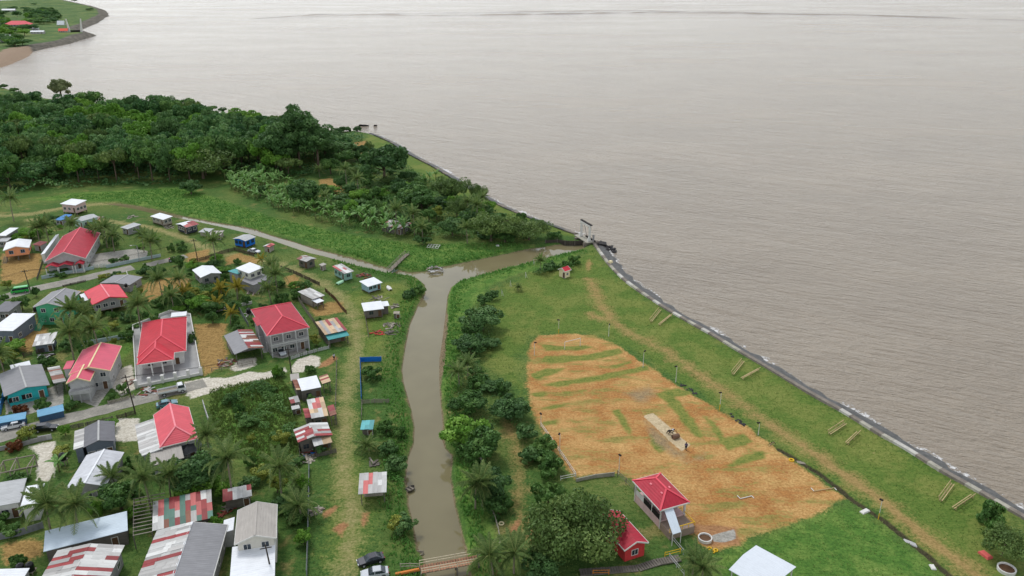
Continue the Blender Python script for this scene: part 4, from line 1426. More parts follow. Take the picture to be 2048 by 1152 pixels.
H = house('shack', 'small shack with white tin roof in the fenced dirt yard', (5, 1066, 868), (5, 1172, 832), (5, 1112, 757), 2.6, 'sf', 0.4, OLDWOOD, PALEWOOD, wins=(1, 1, 0, 0), frame=PALEWOOD, cat='shack', pal=[S_WHITE, S_ZINC, S_WHITE], seed=13)
house('', '', (5, 1085, 905), (5, 1152, 885), (5, 1140, 850), 2.2, 'sf', 0.2, R_WHITE, PALEWOOD, walls=False, wins=(0, 0, 0, 0), door=None, parent=H)
H = house('shack', 'grey plank shack with bright white roof by the creek mouth', (5, 1515, 968), (5, 1692, 946), (5, 1668, 888), 2.8, 'sf', 0.4, R_WHITE, OLDWOOD, wins=(1, 1, 0, 0), frame=OLDWOOD, cat='shack', fl=0.4)
house('', '', (5, 1640, 930), (5, 1732, 922), (5, 1729, 888), 2.6, 'sf', 0.3, R_WHITE, OLDWOOD, wins=(0, 0, 0, 0), door=None, parent=H)
# red hip house
H = house('house', 'three-level concrete house with broad red hip roof at the end of the road', (6, 632, 298), (6, 985, 226), (6, 876, 10), 5.9, 'hip', 2.3, R_RED2, GREYW, ov=0.6, wins=(3, 3, 2, 2), storeys=2, ridge=RIDGE_R, fascia=LGREY)
house('', '', (6, 545, 215), (6, 640, 195), (6, 612, 130), 5.85, 'sl', 0.6, R_RED2, GREYW, wins=(0, 0, 0, 1), door=None, parent=H)
MB().box((-H.X, -H.Y - 1.3, 2.75), (H.X, -H.Y + 0.1, 2.95)).obj('balcony', LGREY, H.root)
m = MB()
m.beam((-H.X, -H.Y - 1.25, 3.85), (H.X, -H.Y - 1.25, 3.85), 0.08, 0.1).beam((-H.X, -H.Y - 1.25, 3.4), (H.X, -H.Y - 1.25, 3.4), 0.05, 0.5)
m.obj('balcony_rail', LGREY, H.root)
for x in (-H.X + 0.15, -H.X / 3, H.X / 3, H.X - 0.15):
    MB().box((x - 0.14, -H.Y - 1.2, 0), (x + 0.14, -H.Y - 0.92, 5.8)).obj('column', LGREY, H.root)
tank('black tank behind the red hip-roofed house', G(6, 492, 150), 1.1, 1.5)
stairs(H, (-H.X - 0.7, -H.Y * 0.2, 2.9), (0.0, -1, 0), 16, 1.2, LGREY)
H = house('carport', 'open carport with grey and rusty gable roof over a sandy yard', (6, 366, 448), (6, 602, 396), (6, 532, 240), 3.0, 'gy', 0.8, R_GREY, GREYW, walls=False, wins=(0, 0, 0, 0), cat='carport', pal=[S_RUST, S_WHITE, S_RED], palplanes=[1], seed=14)
MB().box((-H.X, 0.4, 0), (H.X, H.Y, 2.7)).obj('back_room', GREYW, H.root)
H = house('shack', 'shack with tan and red striped roof and turquoise awning beside the lane', (6, 1110, 288), (6, 1292, 248), (6, 1258, 150), 3.0, 'sf', 0.5, OLDWOOD, OLDWOOD, wins=(2, 1, 0, 1), frame=OLDWOOD, cat='shack', pal=[S_TAN, S_TAN, S_PINK, S_ZINC, S_RED], seed=15)
house('', '', (6, 1125, 330), (6, 1302, 294), (6, 1288, 248), 2.4, 'sf', 0.5, TURQ, OLDWOOD, walls=False, wins=(0, 0, 0, 0), door=None, parent=H)
house('shed', 'small grey crate-like hut beside a heap of scrap near the creek', (6, 1672, 112), (6, 1722, 112), (6, 1726, 95), 1.6, 'sf', 0.1, PALEWOOD, OLDWOOD, wins=(0, 0, 0, 0), cat='shed')
H = house('shack', 'grey shack with square white roof and rusty lean-tos', (20, 225, 323), (20, 432, 282), (20, 426, 168), 2.9, 'sf', 0.4, R_WHITE, OLDWOOD, ov=0.15, wins=(1, 0, 0, 0), frame=OLDWOOD, cat='shack')
house('', '', (20, 432, 252), (20, 524, 246), (20, 510, 165), 2.4, 'sl', 0.3, OLDWOOD, OLDWOOD, walls=False, wins=(0, 0, 0, 0), door=None, parent=H, pal=[S_RUST, S_TAN, S_RED], seed=16)
house('', '', (20, 150, 330), (20, 224, 325), (20, 222, 212), 2.3, 'sr', 0.3, OLDWOOD, OLDWOOD, wins=(0, 0, 0, 0), door=None, parent=H, pal=[S_TAN, S_ZINC, S_RUST], seed=17)
house('shed', 'bleached lean-to behind the square white roof', (20, 112, 218), (20, 205, 205), (20, 205, 142), 2.0, 'sf', 0.2, R_BEIGE, OLDWOOD, wins=(0, 0, 0, 0), cat='shed')
house('shed', 'low scrap hut of red and grey sheets left of the shacks', (20, 115, 460), (20, 208, 440), (20, 200, 385), 1.9, 'sf', 0.2, OLDWOOD, OLDWOOD, wins=(0, 0, 0, 0), cat='shed', pal=[S_RED, S_ZINC, S_PINK], seed=18)
house('shed', 'low pen roof of pale green sheets left of the shacks', (20, 126, 525), (20, 208, 510), (20, 206, 478), 1.4, 'sf', 0.1, OLDWOOD, OLDWOOD, wins=(0, 0, 0, 0), cat='shed', pal=[S_TURQ, S_WHITE], seed=19)
H = house('shack', 'shack with cream and tan sheet roof between two other shacks', (20, 330, 614), (20, 506, 582), (20, 522, 400), 2.8, 'sf', 0.5, OLDWOOD, OLDWOOD, wins=(2, 0, 0, 0), frame=OLDWOOD, cat='shack', pal=[S_TAN, S_ZINC, S_WHITE, S_TAN, S_PINK], seed=20)
house('', '', (20, 252, 624), (20, 333, 606), (20, 338, 505), 2.4, 'sr', 0.2, OLDWOOD, OLDWOOD, wins=(0, 0, 0, 0), door=None, parent=H, pal=[S_RED, S_PINK], seed=22)
house('', '', (20, 512, 590), (20, 580, 586), (20, 576, 480), 2.4, 'sl', 0.2, OLDWOOD, OLDWOOD, walls=False, wins=(0, 0, 0, 0), door=None, parent=H, pal=[S_RUST, S_RED, S_ZINC], seed=23)
H = house('shack', 'gabled shack with bright red and white striped sheets, nearest of the row', (20, 196, 868), (20, 542, 792), (20, 536, 650), 2.9, 'gy', 0.7, OLDWOOD, OLDWOOD, wins=(2, 1, 0, 1), frame=OLDWOOD, cat='shack', ridge=R_WHITE, pal=[S_RED, S_WHITE, S_RED, S_ZINC], seed=24)
house('', '', (20, 335, 895), (20, 536, 882), (20, 540, 805), 2.4, 'sf', 0.3, OLDWOOD, OLDWOOD, walls=False, wins=(0, 0, 0, 0), door=None, parent=H, pal=[S_RUST, S_WHITE, S_TAN], seed=25)
H = house('open_shed', 'open shed with striped white metal roof beside the grass lane', (7, 505, 548), (7, 712, 532), (7, 696, 404), 2.7, 'sf', 0.5, R_SILV, OLDWOOD, walls=False, wins=(0, 0, 0, 0), cat='shed', pal=[S_WHITE, S_WHITE, S_ZINC, S_WHITE, S_ZINC, S_WHITE, S_PINK], seed=29)
MB().box((-H.X + 0.3, -0.6, 0.45), (H.X - 0.3, 0.3, 0.52)).obj('bench', TIMBER, H.root)
house('shed', 'tiny hut of rusty and turquoise sheets in the grass by the lane', (7, 520, 72), (7, 612, 70), (7, 602, 15), 1.5, 'sf', 0.3, OLDWOOD, OLDWOOD, wins=(0, 0, 0, 0), cat='shed', pal=[S_RUST, S_TURQ, S_TAN], seed=27)
# pavilion, cottage, white roof, yellow hut
H = house('pavilion', 'raised pavilion with red hip roof beside the dry field', (8, 1457, 382), (8, 1670, 612), (8, 1892, 545), 4.4, 'hip', 1.7, R_RED2, PINKW, ov=0.5, fl=0.0, walls=False, wins=(0, 0, 0, 0), cat='pavilion', ridge=RIDGE_R, fascia=WHITE, posts=WHITE)
MB().box((-H.X, -H.Y, 0), (H.X, H.Y, 1.7)).obj('base', PINKW, H.root)
MB().box((-H.X + 0.9, -H.Y + 1.3, 1.7), (H.X * 0.55, H.Y - 0.3, 4.3)).obj('room', GREYW, H.root)
m = MB()
for i in range(3):
    x0, x1 = -H.X + 0.1 + i * (2 * H.X / 3), -H.X - 0.1 + (i + 1) * (2 * H.X / 3)
    MB().box((x0, -H.Y + 0.02, 1.72), (x1, -H.Y + 0.12, 2.75)).obj('balustrade', DARK if i != 0 else WHITE, H.root)
for i in range(4):
    x = -H.X + 0.12 + i * (2 * H.X - 0.24) / 3
    for y in (-H.Y + 0.12, H.Y - 0.12):
        MB().box((x - 0.1, y - 0.1, 1.7), (x + 0.1, y + 0.1, 4.35)).obj('column', WHITE, H.root)
window(H.root, 'f', H.X * 0.7, H.Y - 1.6, 0.25, 2.6, 1.4, 1.2, WHITE, 'window', DARK)
window(H.root, 'f', H.X * 0.7, H.Y - 1.6, 0.6, 1.75, 1.0, 2.1, REDWALL, 'door', REDWALL)
p = [G(8, x, y, GL + z) for x, y, z in ((1700, 602, 4.2), (1766, 580, 4.2), (1830, 772, 2.4), (1766, 792, 2.4))]
inv = (Matrix.Translation(H.root.location) @ Matrix.Rotation(H.rz, 4, 'Z')).inverted()
MB().slab([tuple(inv @ q) for q in (p[3], p[2], p[1], p[0])], 0.08).obj('stair_canopy', metal_roof('canopy_roof', col(206, 216, 224), 0, 0.1), H.root)
for q in (p[2], p[3]):
    t_ = inv @ q
    MB().beam((t_.x, t_.y, 0), (t_.x, t_.y, t_.z - 0.08), 0.1, 0.1).obj('canopy_post', WHITE, H.root)
MB().box((H.X + 0.03, -H.Y, 0), (H.X + 3.2, H.Y * 0.98, 1.5)).obj('terrace', plain('stone_base', col(150, 132, 118), 0.3), H.root)
YEL = plain('yellow_paint', col(222, 178, 44), 0.15)
m = MB()
m.beam((H.X + 3.1, -H.Y, 2.3), (H.X + 3.1, H.Y, 2.3), 0.1, 0.12).beam((H.X + 0.1, H.Y * 0.96, 2.3), (H.X + 3.1, H.Y * 0.96, 2.3), 0.1, 0.12)
for i in range(5):
    y = -H.Y + 2 * H.Y * i / 4
    m.beam((H.X + 3.1, y, 1.5), (H.X + 3.1, y, 2.3), 0.08, 0.08)
m.obj('terrace_rail', YEL, H.root)
for (x, y) in ((-0.3, -0.5), (0.45, -0.4), (0.2, 0.5)):
    z = H.zr(x * H.X, y * H.Y)
    MB().box((x * H.X - 0.25, y * H.Y - 0.15, z - 0.05), (x * H.X + 0.25, y * H.Y + 0.15, z + 0.12)).obj('roof_vent', RIDGE_P, H.roof)
house('cottage', 'red cottage with red gable roof half hidden by the spreading tree', (8, 1400, 915), (8, 1584, 854), (8, 1420, 595), 2.9, 'gy', 1.0, R_RED2, REDWALL, wins=(1, 3, 1, 1), door=None, fascia=WHITE, cat='cottage')
house('shelter', 'shelter with large plain white roof on the lawn, bottom edge', (11, 178, 1112), (11, 430, 1258), (11, 568, 1080), 3.2, 'gx', 0.5, metal_roof('lawn_white_roof', col(212, 218, 224), 0, 0.08), WHITE, ov=0.4, walls=False, wins=(0, 0, 0, 0), cat='shelter', posts=WHITE)
house('hut', 'little cream hut with red gable roof near the creek mouth', (9, 1136, 454), (9, 1190, 474), (9, 1246, 460), 2.4, 'gy', 0.9, R_RED, CREAM, ov=0.3, wins=(0, 1, 0, 0), door='f', fascia=WHITE, cat='hut', win=(0.7, 0.7))
house('hut', 'dark hut hidden under palms in the banana grove', (12, 550, 855), (12, 700, 880), (12, 770, 850), 2.6, 'sf', 0.4, R_DGREY, OLDWOOD, wins=(1, 1, 0, 0), cat='hut', pal=[S_RUST, S_ZINC], seed=28)
# far shore
house('school_building', 'three-storey pale building with red hip roof on the far headland', None, None, None, 9.0, 'hip', 5.0, R_CORAL, LGREY, ov=0.8, wins=(8, 3, 4, 2), storeys=3, cat='building', win=(2.2, 1.6), door=None, site=(G(14, 195, 300, 4), 36, 18, 0.12, 4.0))
for lab, x, y, L, W, h, rise, mt in (('white shed on the headland meadow above the red-roofed building', 92, 118, 26, 9, 4, 2.5, R_WHITE), ('white tent-like roof left of the far sluice', 600, 250, 11, 8, 1.5, 6, R_WHITE), ('orange-roofed hut beside the far sluice', 626, 318, 13, 8, 2.6, 3.2, metal_roof('orange_roof', col(224, 84, 60), 0, 0.1)),
                                     ('long low white roof on the headland below the red-roofed building', 372, 330, 18, 7, 3, 1.5, R_WHITE), ('small grey-roofed house near the far headland trees', 82, 412, 15, 9, 6, 3, R_SILV), ('little white roof just right of the red-roofed headland building', 358, 304, 8, 6, 3, 1.5, R_WHITE), ('white roof at the left edge of the headland', 35, 292, 9, 7, 3, 1.5, R_WHITE)):
    house('far_house', lab, None, None, None, h, 'gx', rise, mt, LGREY, wins=(3, 1, 0, 1), win=(1.6, 1.2), site=(G(14, x, y, 4), L, W, 0.15, 4.0))

# ------------------------------------------------------------------ vegetation
def leaf_mat(name, stops, trans=0.25):
    t = NT(name)
    oi = t.node('ShaderNodeObjectInfo')
    f = t.math('ADD', t.math('MULTIPLY', t.attr('tint'), 0.72), t.math('MULTIPLY', oi.outputs['Random'], 0.28))
    c = t.ramp(f, [(i / (len(stops) - 1), s) for i, s in enumerate(stops)])
    t.fin(c, 0.6, 0.25)
    tr = t.node('ShaderNodeBsdfTranslucent')
    t.l.new(c, tr.inputs['Color'])
    mx = t.node('ShaderNodeMixShader')
    mx.inputs[0].default_value = trans
    t.l.new(t.b.outputs[0], mx.inputs[1])
    t.l.new(tr.outputs[0], mx.inputs[2])
    t.l.new(mx.outputs[0], t.out.inputs['Surface'])
    return t.m


L_DARK = leaf_mat('dark_leaves', [col(52, 82, 47), col(80, 116, 62), col(120, 152, 90)])
L_MID = leaf_mat('green_leaves', [col(56, 88, 44), col(84, 122, 58), col(126, 158, 84)])
L_FOR = leaf_mat('forest_leaves', [col(42, 78, 46), col(78, 120, 64), col(136, 168, 102)])
L_BRIGHT = leaf_mat('bright_leaves', [col(74, 116, 40), col(106, 152, 54), col(152, 188, 84)])
L_OLIVE = leaf_mat('olive_leaves', [col(66, 90, 46), col(96, 122, 62), col(142, 160, 90)])
L_YEL = leaf_mat('yellow_green_leaves', [col(92, 110, 44), col(134, 146, 60), col(176, 176, 84)])
L_BROWN = leaf_mat('brown_leaves', [col(86, 52, 30), col(116, 70, 40), col(140, 92, 56)])
L_PALM = leaf_mat('palm_fronds', [col(72, 100, 54), col(114, 138, 76), col(172, 178, 112)])
L_PALMY = leaf_mat('yellow_palm_fronds', [col(110, 112, 42), col(160, 148, 56), col(196, 176, 80)])
L_BAN = leaf_mat('banana_leaves', [col(68, 108, 48), col(96, 140, 66), col(150, 178, 104)])
L_GRASS = leaf_mat('grass_blades', [col(84, 106, 50), col(106, 128, 62), col(146, 158, 90)])
L_REED = leaf_mat('reed_blades', [col(68, 112, 48), col(92, 144, 62), col(134, 174, 90)])
BARK = plain('bark', col(104, 92, 78), 0.35, 0.95, 0.1, 2.0)
BARK_P = plain('palm_bark', col(138, 128, 112), 0.3, 0.95, 0.1, 2.5)


def leaf_quads(pos, nrm, size, r, aspect=0.6, jitter=0.7):
    n = len(pos)
    d = nrm + r.normal(0, jitter, (n, 3))
    d /= np.linalg.norm(d, axis=1)[:, None]
    a = r.normal(0, 1, (n, 3))
    u = np.cross(d, a)
    u /= np.linalg.norm(u, axis=1)[:, None]
    v = np.cross(d, u)
    s = size * r.uniform(0.6, 1.3, n)[:, None]
    return np.stack([pos - u * s * aspect, pos - v * s, pos + u * s * aspect, pos + v * s], 1)


def crown_mesh(name, mat, R, seed, nclump=34, nleaf=3600, leaf=0.3, z0=0.5, flat=1.0, spread=0.8):
    """clumps of leaves round a crown centre at z0"""
    r = np.random.default_rng(seed)
    d = r.normal(0, 1, (nclump, 3))
    d[:, 2] = np.abs(d[:, 2]) * 0.95 - 0.5
    d /= np.linalg.norm(d, axis=1)[:, None]
    cen = d * R * r.uniform(0.3, spread * 1.12, (nclump, 1)) * np.array([1, 1, flat])
    rad = R * r.uniform(0.14, 0.4, nclump)
    ci = r.choice(nclump, nleaf, p=rad ** 2 / (rad ** 2).sum())
    q = r.normal(0, 1, (nleaf, 3)) + d[ci] * 0.5
    q /= np.linalg.norm(q, axis=1)[:, None]
    pos = cen[ci] + q * (rad[ci] * r.uniform(0.72, 1.06, nleaf))[:, None] * np.array([1, 1, 0.75])
    pos[:, 2] += z0
    ct = r.uniform(0, 1, nclump)
    tint = np.clip(ct[ci] * 0.6 + r.uniform(0, 0.4, nleaf), 0, 1)
    me = quads_mesh(name, leaf_quads(pos, q, leaf, r), mat, tint)
    return me, cen + np.array([0, 0, z0])


def trunk_mesh(name, h, r0, tips, seed, nl=7, mat=None):
    r = random.Random(seed)
    m = MB()
    top = Vector((r.uniform(-0.3, 0.3), r.uniform(-0.3, 0.3), h))
    m.tube([(0, 0, -0.3), (0, 0, 0.2), (top.x * 0.4, top.y * 0.4, h * 0.5), tuple(top)], [r0 * 1.5, r0 * 1.05, r0 * 0.85, r0 * 0.65], 8)
    for t in r.sample(list(map(tuple, tips)), min(nl, len(tips))):
        b = top.lerp(Vector((0, 0, h * 0.6)), r.uniform(0, 0.7))
        t = Vector(t)
        mid = b.lerp(t, 0.5) + Vector((0, 0, 0.12 * (t - b).length))
        m.tube([tuple(b), tuple(mid), tuple(t)], [r0 * 0.5, r0 * 0.3, r0 * 0.1], 6)
    return m.mesh(name, mat or BARK, True)


TREES = {}


def tree_kind(key, mat, R, h, seed, flat=0.8, nclump=34, nleaf=3600, leaf=0.32, tr=0.28, spread=0.8, nl=7):
    crown, tips = crown_mesh('crown', mat, R, seed, nclump, nleaf, leaf, h - R * flat * 0.85, flat, spread)
    TREES.setdefault(key, []).append((crown, trunk_mesh('trunk', max(0.6, h - R * flat * 1.3), tr, tips, seed, nl), h, R))


for i in range(3):
    tree_kind('round', L_MID, 4.0, 7.0, 10 + i)
    tree_kind('dark', L_DARK, 4.0, 7.5, 20 + i, flat=0.9, nclump=40, nleaf=4200)
    tree_kind('bright', L_BRIGHT, 4.0, 6.8, 30 + i, flat=0.85)
    tree_kind('shrub', L_MID, 2.0, 2.6, 40 + i, flat=0.8, nclump=18, nleaf=1300, leaf=0.24, tr=0.1)
    tree_kind('dshrub', L_DARK, 2.0, 2.8, 45 + i, flat=0.8, nclump=18, nleaf=1300, leaf=0.24, tr=0.1)
for i in range(2):
    tree_kind('olive', L_OLIVE, 6.0, 8.0, 50 + i, flat=0.5, nclump=60, nleaf=5200, leaf=0.3, tr=0.35, spread=0.95, nl=14)
    tree_kind('tall', L_DARK, 6.0, 20.0, 60 + i, flat=1.4, nclump=60, nleaf=6500, leaf=0.42, tr=0.5)
tree_kind('rain', L_OLIVE, 8.0, 8.0, 55, flat=0.42, nclump=90, nleaf=14000, leaf=0.32, tr=0.45, spread=0.95, nl=18)
tree_kind('yellow', L_YEL, 2.0, 3.4, 70, nclump=20, nleaf=1500, leaf=0.22, tr=0.12)
tree_kind('brown', L_BROWN, 1.6, 2.0, 71, nclump=16, nleaf=1300, leaf=0.2, tr=0.1)
tree_kind('umbrella', L_OLIVE, 4.0, 7.0, 72, flat=0.3, nclump=30, nleaf=2200, leaf=0.35, tr=0.2, spread=0.95)
tree_kind('mangrove', leaf_mat('mangrove_leaves', [col(84, 98, 64), col(118, 130, 86), col(158, 164, 116)]), 5.0, 10.0, 73, flat=0.9, nclump=40, nleaf=3000, leaf=0.45, tr=0.5)
for i in range(6):
    tree_kind('forest', (L_FOR, L_MID, L_FOR, L_BRIGHT, L_DARK, L_FOR)[i], 6.0, 10.5 + i % 3, 80 + i, flat=0.62, nclump=44, nleaf=3200, leaf=0.5, tr=0.3, spread=0.92)
def scatter(poly, n, r, margin=0.0):
    lo, hi = poly.min(0), poly.max(0)
    P = lo + r.random((n, 2)) * (hi - lo)
    return P[sdist(P, poly) > margin]


VR = random.Random(11)


def put_tree(key, p, R, label, name='tree', h=None, cat='tree', group=None):
    crown, trunk, h0, R0 = VR.choice(TREES[key])
    s = R / R0
    o = empty(name, p, VR.uniform(0, 6.28), label, cat, group)
    o.scale = (s * VR.uniform(0.92, 1.08), s * VR.uniform(0.92, 1.08), (h / h0 if h else s * VR.uniform(0.9, 1.1)))
    link('crown', crown, o)
    link('trunk', trunk, o)
    return o


def T(key, k, x, y, R, label, h=None, name='tree', cat='tree', group=None):
    """tree whose crown centre shows at x, y on sheet k"""
    h0, R0 = TREES[key][0][2:]
    hh = h or h0 * R / R0
    p = G(k, x, y, GL + hh * 0.62)
    return put_tree(key, Vector((p.x, p.y, hgt(p.x, p.y) - 0.05)), R, label, name, h, cat, group)


for a in (
    ('dark', 0, 965, 632, 5.2, 'large dark spreading tree on the creek bank, left of the field', 6.5), ('dark', 0, 942, 685, 4.2, 'dark bushy tree just in front of the large creek-bank tree', 5.0),
    ('dshrub', 0, 985, 588, 2.0, 'small round dark bush above the large creek-bank tree', 3.0), ('round', 0, 937, 800, 4.0, 'green tree overhanging the creek beside palms', 5.0),
    ('shrub', 0, 955, 758, 3.0, 'bush among small palms on the creek bank', 3.5), ('dark', 0, 1022, 812, 4.2, 'dark tree at the left edge of the dry field', 5.5), ('dshrub', 0, 1008, 768, 2.6, 'low dark bush behind the tree at the field edge', 3.2),
    ('bright', 0, 925, 858, 4.6, 'bright green mango tree leaning over the creek', 6.5), ('round', 0, 958, 888, 4.4, 'darker tree behind the bright mango tree', 6.0),
    ('dark', 0, 980, 962, 3.7, 'dark broadleaf tree beside the drooping palm on the creek bank', 6.0), ('shrub', 0, 998, 1010, 2.3, 'round bush below the dark broadleaf tree', 3.4),
    ('dshrub', 0, 1052, 862, 2.5, 'shrub by the white field fence, topmost of the row', 3.2), ('shrub', 0, 1086, 885, 2.5, 'shrub by the white field fence, second of the row', 3.4), ('dshrub', 0, 1060, 905, 2.3, 'shrub left of the white field fence row', 3.0),
    ('shrub', 0, 1098, 932, 2.6, 'shrub at the lower end of the white field fence', 3.6), ('shrub', 0, 1098, 985, 3.0, 'round leafy tree above the big rain tree', 4.4),
    ('rain', 0, 1148, 1055, 7.5, 'big spreading rain tree beside the red cottage', 8.0), ('dark', 0, 1085, 1122, 3.2, 'dark tree at the bottom edge beside palms', 5.0),
    ('shrub', 0, 1982, 1028, 2.7, 'round green tree on the grass near the seawall', 4.6), ('olive', 0, 2012, 1085, 3.6, 'spreading tree growing from the white ring planter, lower right', 4.5),
    ('dark', 0, 388, 938, 5.0, 'large dark tree behind the bright mango in the village', 7.5), ('bright', 0, 384, 972, 3.0, 'bright round mango tree beside the patchwork roof', 5.0), ('round', 0, 236, 985, 3.6, 'leafy tree between the long shed and the coconut palm', 6.0),
    ('bright', 0, 192, 1012, 1.4, 'small round tree at the edge of the pale blue-white roof', 4.5), ('shrub', 0, 262, 920, 1.8, 'bush by the salmon house corner', 3.0), ('shrub', 0, 745, 742, 2.6, 'leafy bush inside the blue net fence', 3.2),
    ('dshrub', 0, 776, 892, 2.4, 'dark bush on the creek bank beside the grass lane', 3.0), ('dshrub', 0, 792, 925, 2.5, 'dark bush above the open shed by the creek', 3.2), ('shrub', 0, 772, 852, 2.0, 'bush by the tiny rusty hut', 2.6), ('shrub', 0, 800, 860, 1.8, 'bush at the creek edge opposite the mango', 2.4),
    ('yellow', 0, 790, 1048, 1.9, 'yellowing shrub on the left creek bank', 2.5), ('dshrub', 0, 808, 1045, 2.2, 'green shrub leaning over the lower creek', 2.8), ('dshrub', 0, 818, 585, 2.2, 'bush on the creek corner, left one', 2.6), ('shrub', 0, 836, 578, 2.2, 'bush on the creek corner, right one', 2.6),
    ('bright', 0, 398, 602, 3.4, 'bright tree in the garden behind the new red house', 4.5), ('round', 0, 425, 612, 3.2, 'tree beside yellow palms behind the red hip-roofed house', 4.2), ('round', 0, 365, 598, 3.0, 'tree beside the coconut palms behind the new red house', 4.0),
    ('shrub', 0, 562, 592, 2.6, 'bush behind the broad red hip roof', 3.2), ('shrub', 0, 598, 582, 2.2, 'bush beside the small white tin-roofed shack', 2.8), ('yellow', 0, 632, 684, 1.2, 'small lemon bush beside the red hip-roofed house', 1.8),
    ('dshrub', 0, 290, 542, 2.6, 'dark bush by the end of the upper road', 3.2), ('shrub', 0, 306, 538, 2.2, 'bush right of the upper road end', 2.8), ('bright', 0, 60, 462, 3.6, 'bright tree behind the orange house', 4.5), ('bright', 0, 42, 470, 2.8, 'bright bush left of the red hall palms', 3.6),
    ('round', 0, 42, 605, 2.6, 'tree between the green bus and the sea-green house', 4.0), ('shrub', 0, 38, 640, 2.0, 'bush by the blue drum near the sea-green house', 2.6), ('bright', 0, 25, 690, 3.0, 'bright bush beside the blue-grey house', 3.0), ('yellow', 0, 2, 712, 3.0, 'yellowish tree at the left edge above the aqua house', 4.0),
    ('shrub', 0, 140, 806, 1.7, 'garden bush between the pink house and the road', 2.2), ('shrub', 0, 222, 792, 1.4, 'small bush right of the pink house steps', 1.8), ('shrub', 0, 246, 772, 1.4, 'slim tree beside the utility pole', 3.0), ('brown', 0, 25, 888, 1.7, 'reddish brown bush beside the timber frame', 2.2), ('brown', 0, 40, 815, 1.6, 'brown flowering bush in the aqua house yard', 2.0),
    ('shrub', 0, 16, 830, 1.2, 'small green bush in the aqua house yard', 1.5), ('bright', 0, 128, 856, 1.3, 'young papaya beside the black car', 3.0), ('shrub', 0, 25, 1055, 2.0, 'bush in front of the long white-walled house', 2.0), ('dshrub', 0, 132, 688, 2.0, 'bush beneath the tall palm near the dirt yard', 2.6),
    ('shrub', 0, 254, 668, 2.0, 'bush left of the new red house', 2.6), ('yellow', 0, 440, 1075, 1.4, 'reddish yellow shrub between two grey roofs', 2.0), ('bright', 0, 433, 1045, 1.4, 'papaya tree between the grey roofs', 3.4), ('bright', 0, 606, 1070, 1.5, 'short papaya by the pipe fence', 3.0), ('bright', 0, 606, 962, 1.3, 'young papaya below the striped shack', 3.0),
    ('shrub', 0, 228, 520, 1.5, 'round clipped bush on the hall driveway, left one', 1.8), ('shrub', 0, 248, 515, 1.6, 'round clipped bush on the hall driveway, right one', 1.9), ('dshrub', 0, 125, 540, 2.2, 'hedge bush before the red hall', 1.6), ('dshrub', 0, 108, 545, 2.0, 'hedge bush at the corner of the red hall', 1.5),
    ('round', 0, 356, 520, 2.2, 'small tree beside the red tractor', 3.4), ('shrub', 0, 555, 742, 1.8, 'weedy bush at the utility pole by the sand heap', 2.4), ('shrub', 0, 620, 735, 1.6, 'bush between the sand heap and the shacks', 2.2), ('dshrub', 0, 640, 895, 1.4, 'small tree leaning on the striped shack', 2.4),
    # the grove beyond the meadow
    ('tall', 0, 592, 258, 10.0, 'tall dark tree crowning the grove, tallest of the stand', 30), ('tall', 0, 632, 280, 8.5, 'tall dark tree right of the tallest tree of the grove', 24), ('tall', 0, 556, 285, 8.5, 'tall dark tree left of the tallest tree of the grove', 23), ('tall', 0, 512, 288, 7.5, 'dark tall tree at the left end of the tall stand', 17),
    ('dark', 0, 766, 318, 10.0, 'mushroom-shaped dark tree alone near the shore', 17), ('dark', 0, 605, 382, 6.2, 'dark round tree beside the brown clearing', 11), ('olive', 0, 402, 325, 11.5, 'wide olive-brown rain tree at the meadow edge', 12), ('dark', 0, 380, 370, 4.2, 'dark round bush where meadow meets forest', 6.5),
    ('olive', 0, 896, 376, 7.6, 'flat-topped dark tree close to the shore wall', 9), ('olive', 0, 955, 384, 3.6, 'small umbrella tree at the shore wall', 6.5), ('round', 0, 818, 388, 7.0, 'broad green tree in the middle of the grove', 8), ('round', 0, 842, 398, 6.0, 'broad tree beside the pale flowering tree', 7),
    ('olive', 0, 982, 452, 8.0, 'brownish spreading tree above the creek', 9), ('olive', 0, 1058, 458, 7.0, 'low olive tree with dry branches by the creek mouth', 6.5), ('yellow', 0, 873, 424, 2.6, 'pale yellow flowering tree in the grove', 5), ('dark', 0, 905, 452, 5.0, 'dark tree between palms above the wet meadow', 6.5),
    ('round', 0, 745, 385, 4.0, 'green tree left of the grove palms', 6), ('dark', 0, 720, 300, 4.0, 'dark bushy tree by the bare slope', 7), ('round', 0, 690, 310, 5.0, 'leafy tree between the tall stand and the mushroom tree', 8), ('round', 0, 660, 330, 5.0, 'leafy tree beneath the tall stand', 7), ('umbrella', 0, 575, 332, 5.0, 'pale umbrella tree below the tall stand', 8),
    ('dark', 0, 940, 430, 4.0, 'dark tree beside the shore palms', 6), ('round', 0, 1010, 470, 4.0, 'low tree overhanging the creek bank', 4.5), ('shrub', 0, 1110, 466, 3.0, 'shrub beside the sluice embankment', 3), ('dshrub', 0, 845, 478, 3.0, 'dark bush beside the white frame on the meadow', 3.5), ('round', 0, 520, 380, 3.0, 'shrubby tree at the edge of the banana grove', 4.5),
    ('mangrove', 0, 116, 163, 8.0, 'lone mangrove tree standing in the sea', 15), ('shrub', 0, 1130, 527, 2.4, 'leafy bank bush left of the little cream hut', 3.5), ('shrub', 0, 1150, 516, 2.2, 'bank bush below the sluice', 3.2), ('dshrub', 0, 1100, 530, 2.4, 'low bank bush beside the small palm', 2.6)):
    T(a[0], *a[1:6], h=a[6] if len(a) > 6 else None)

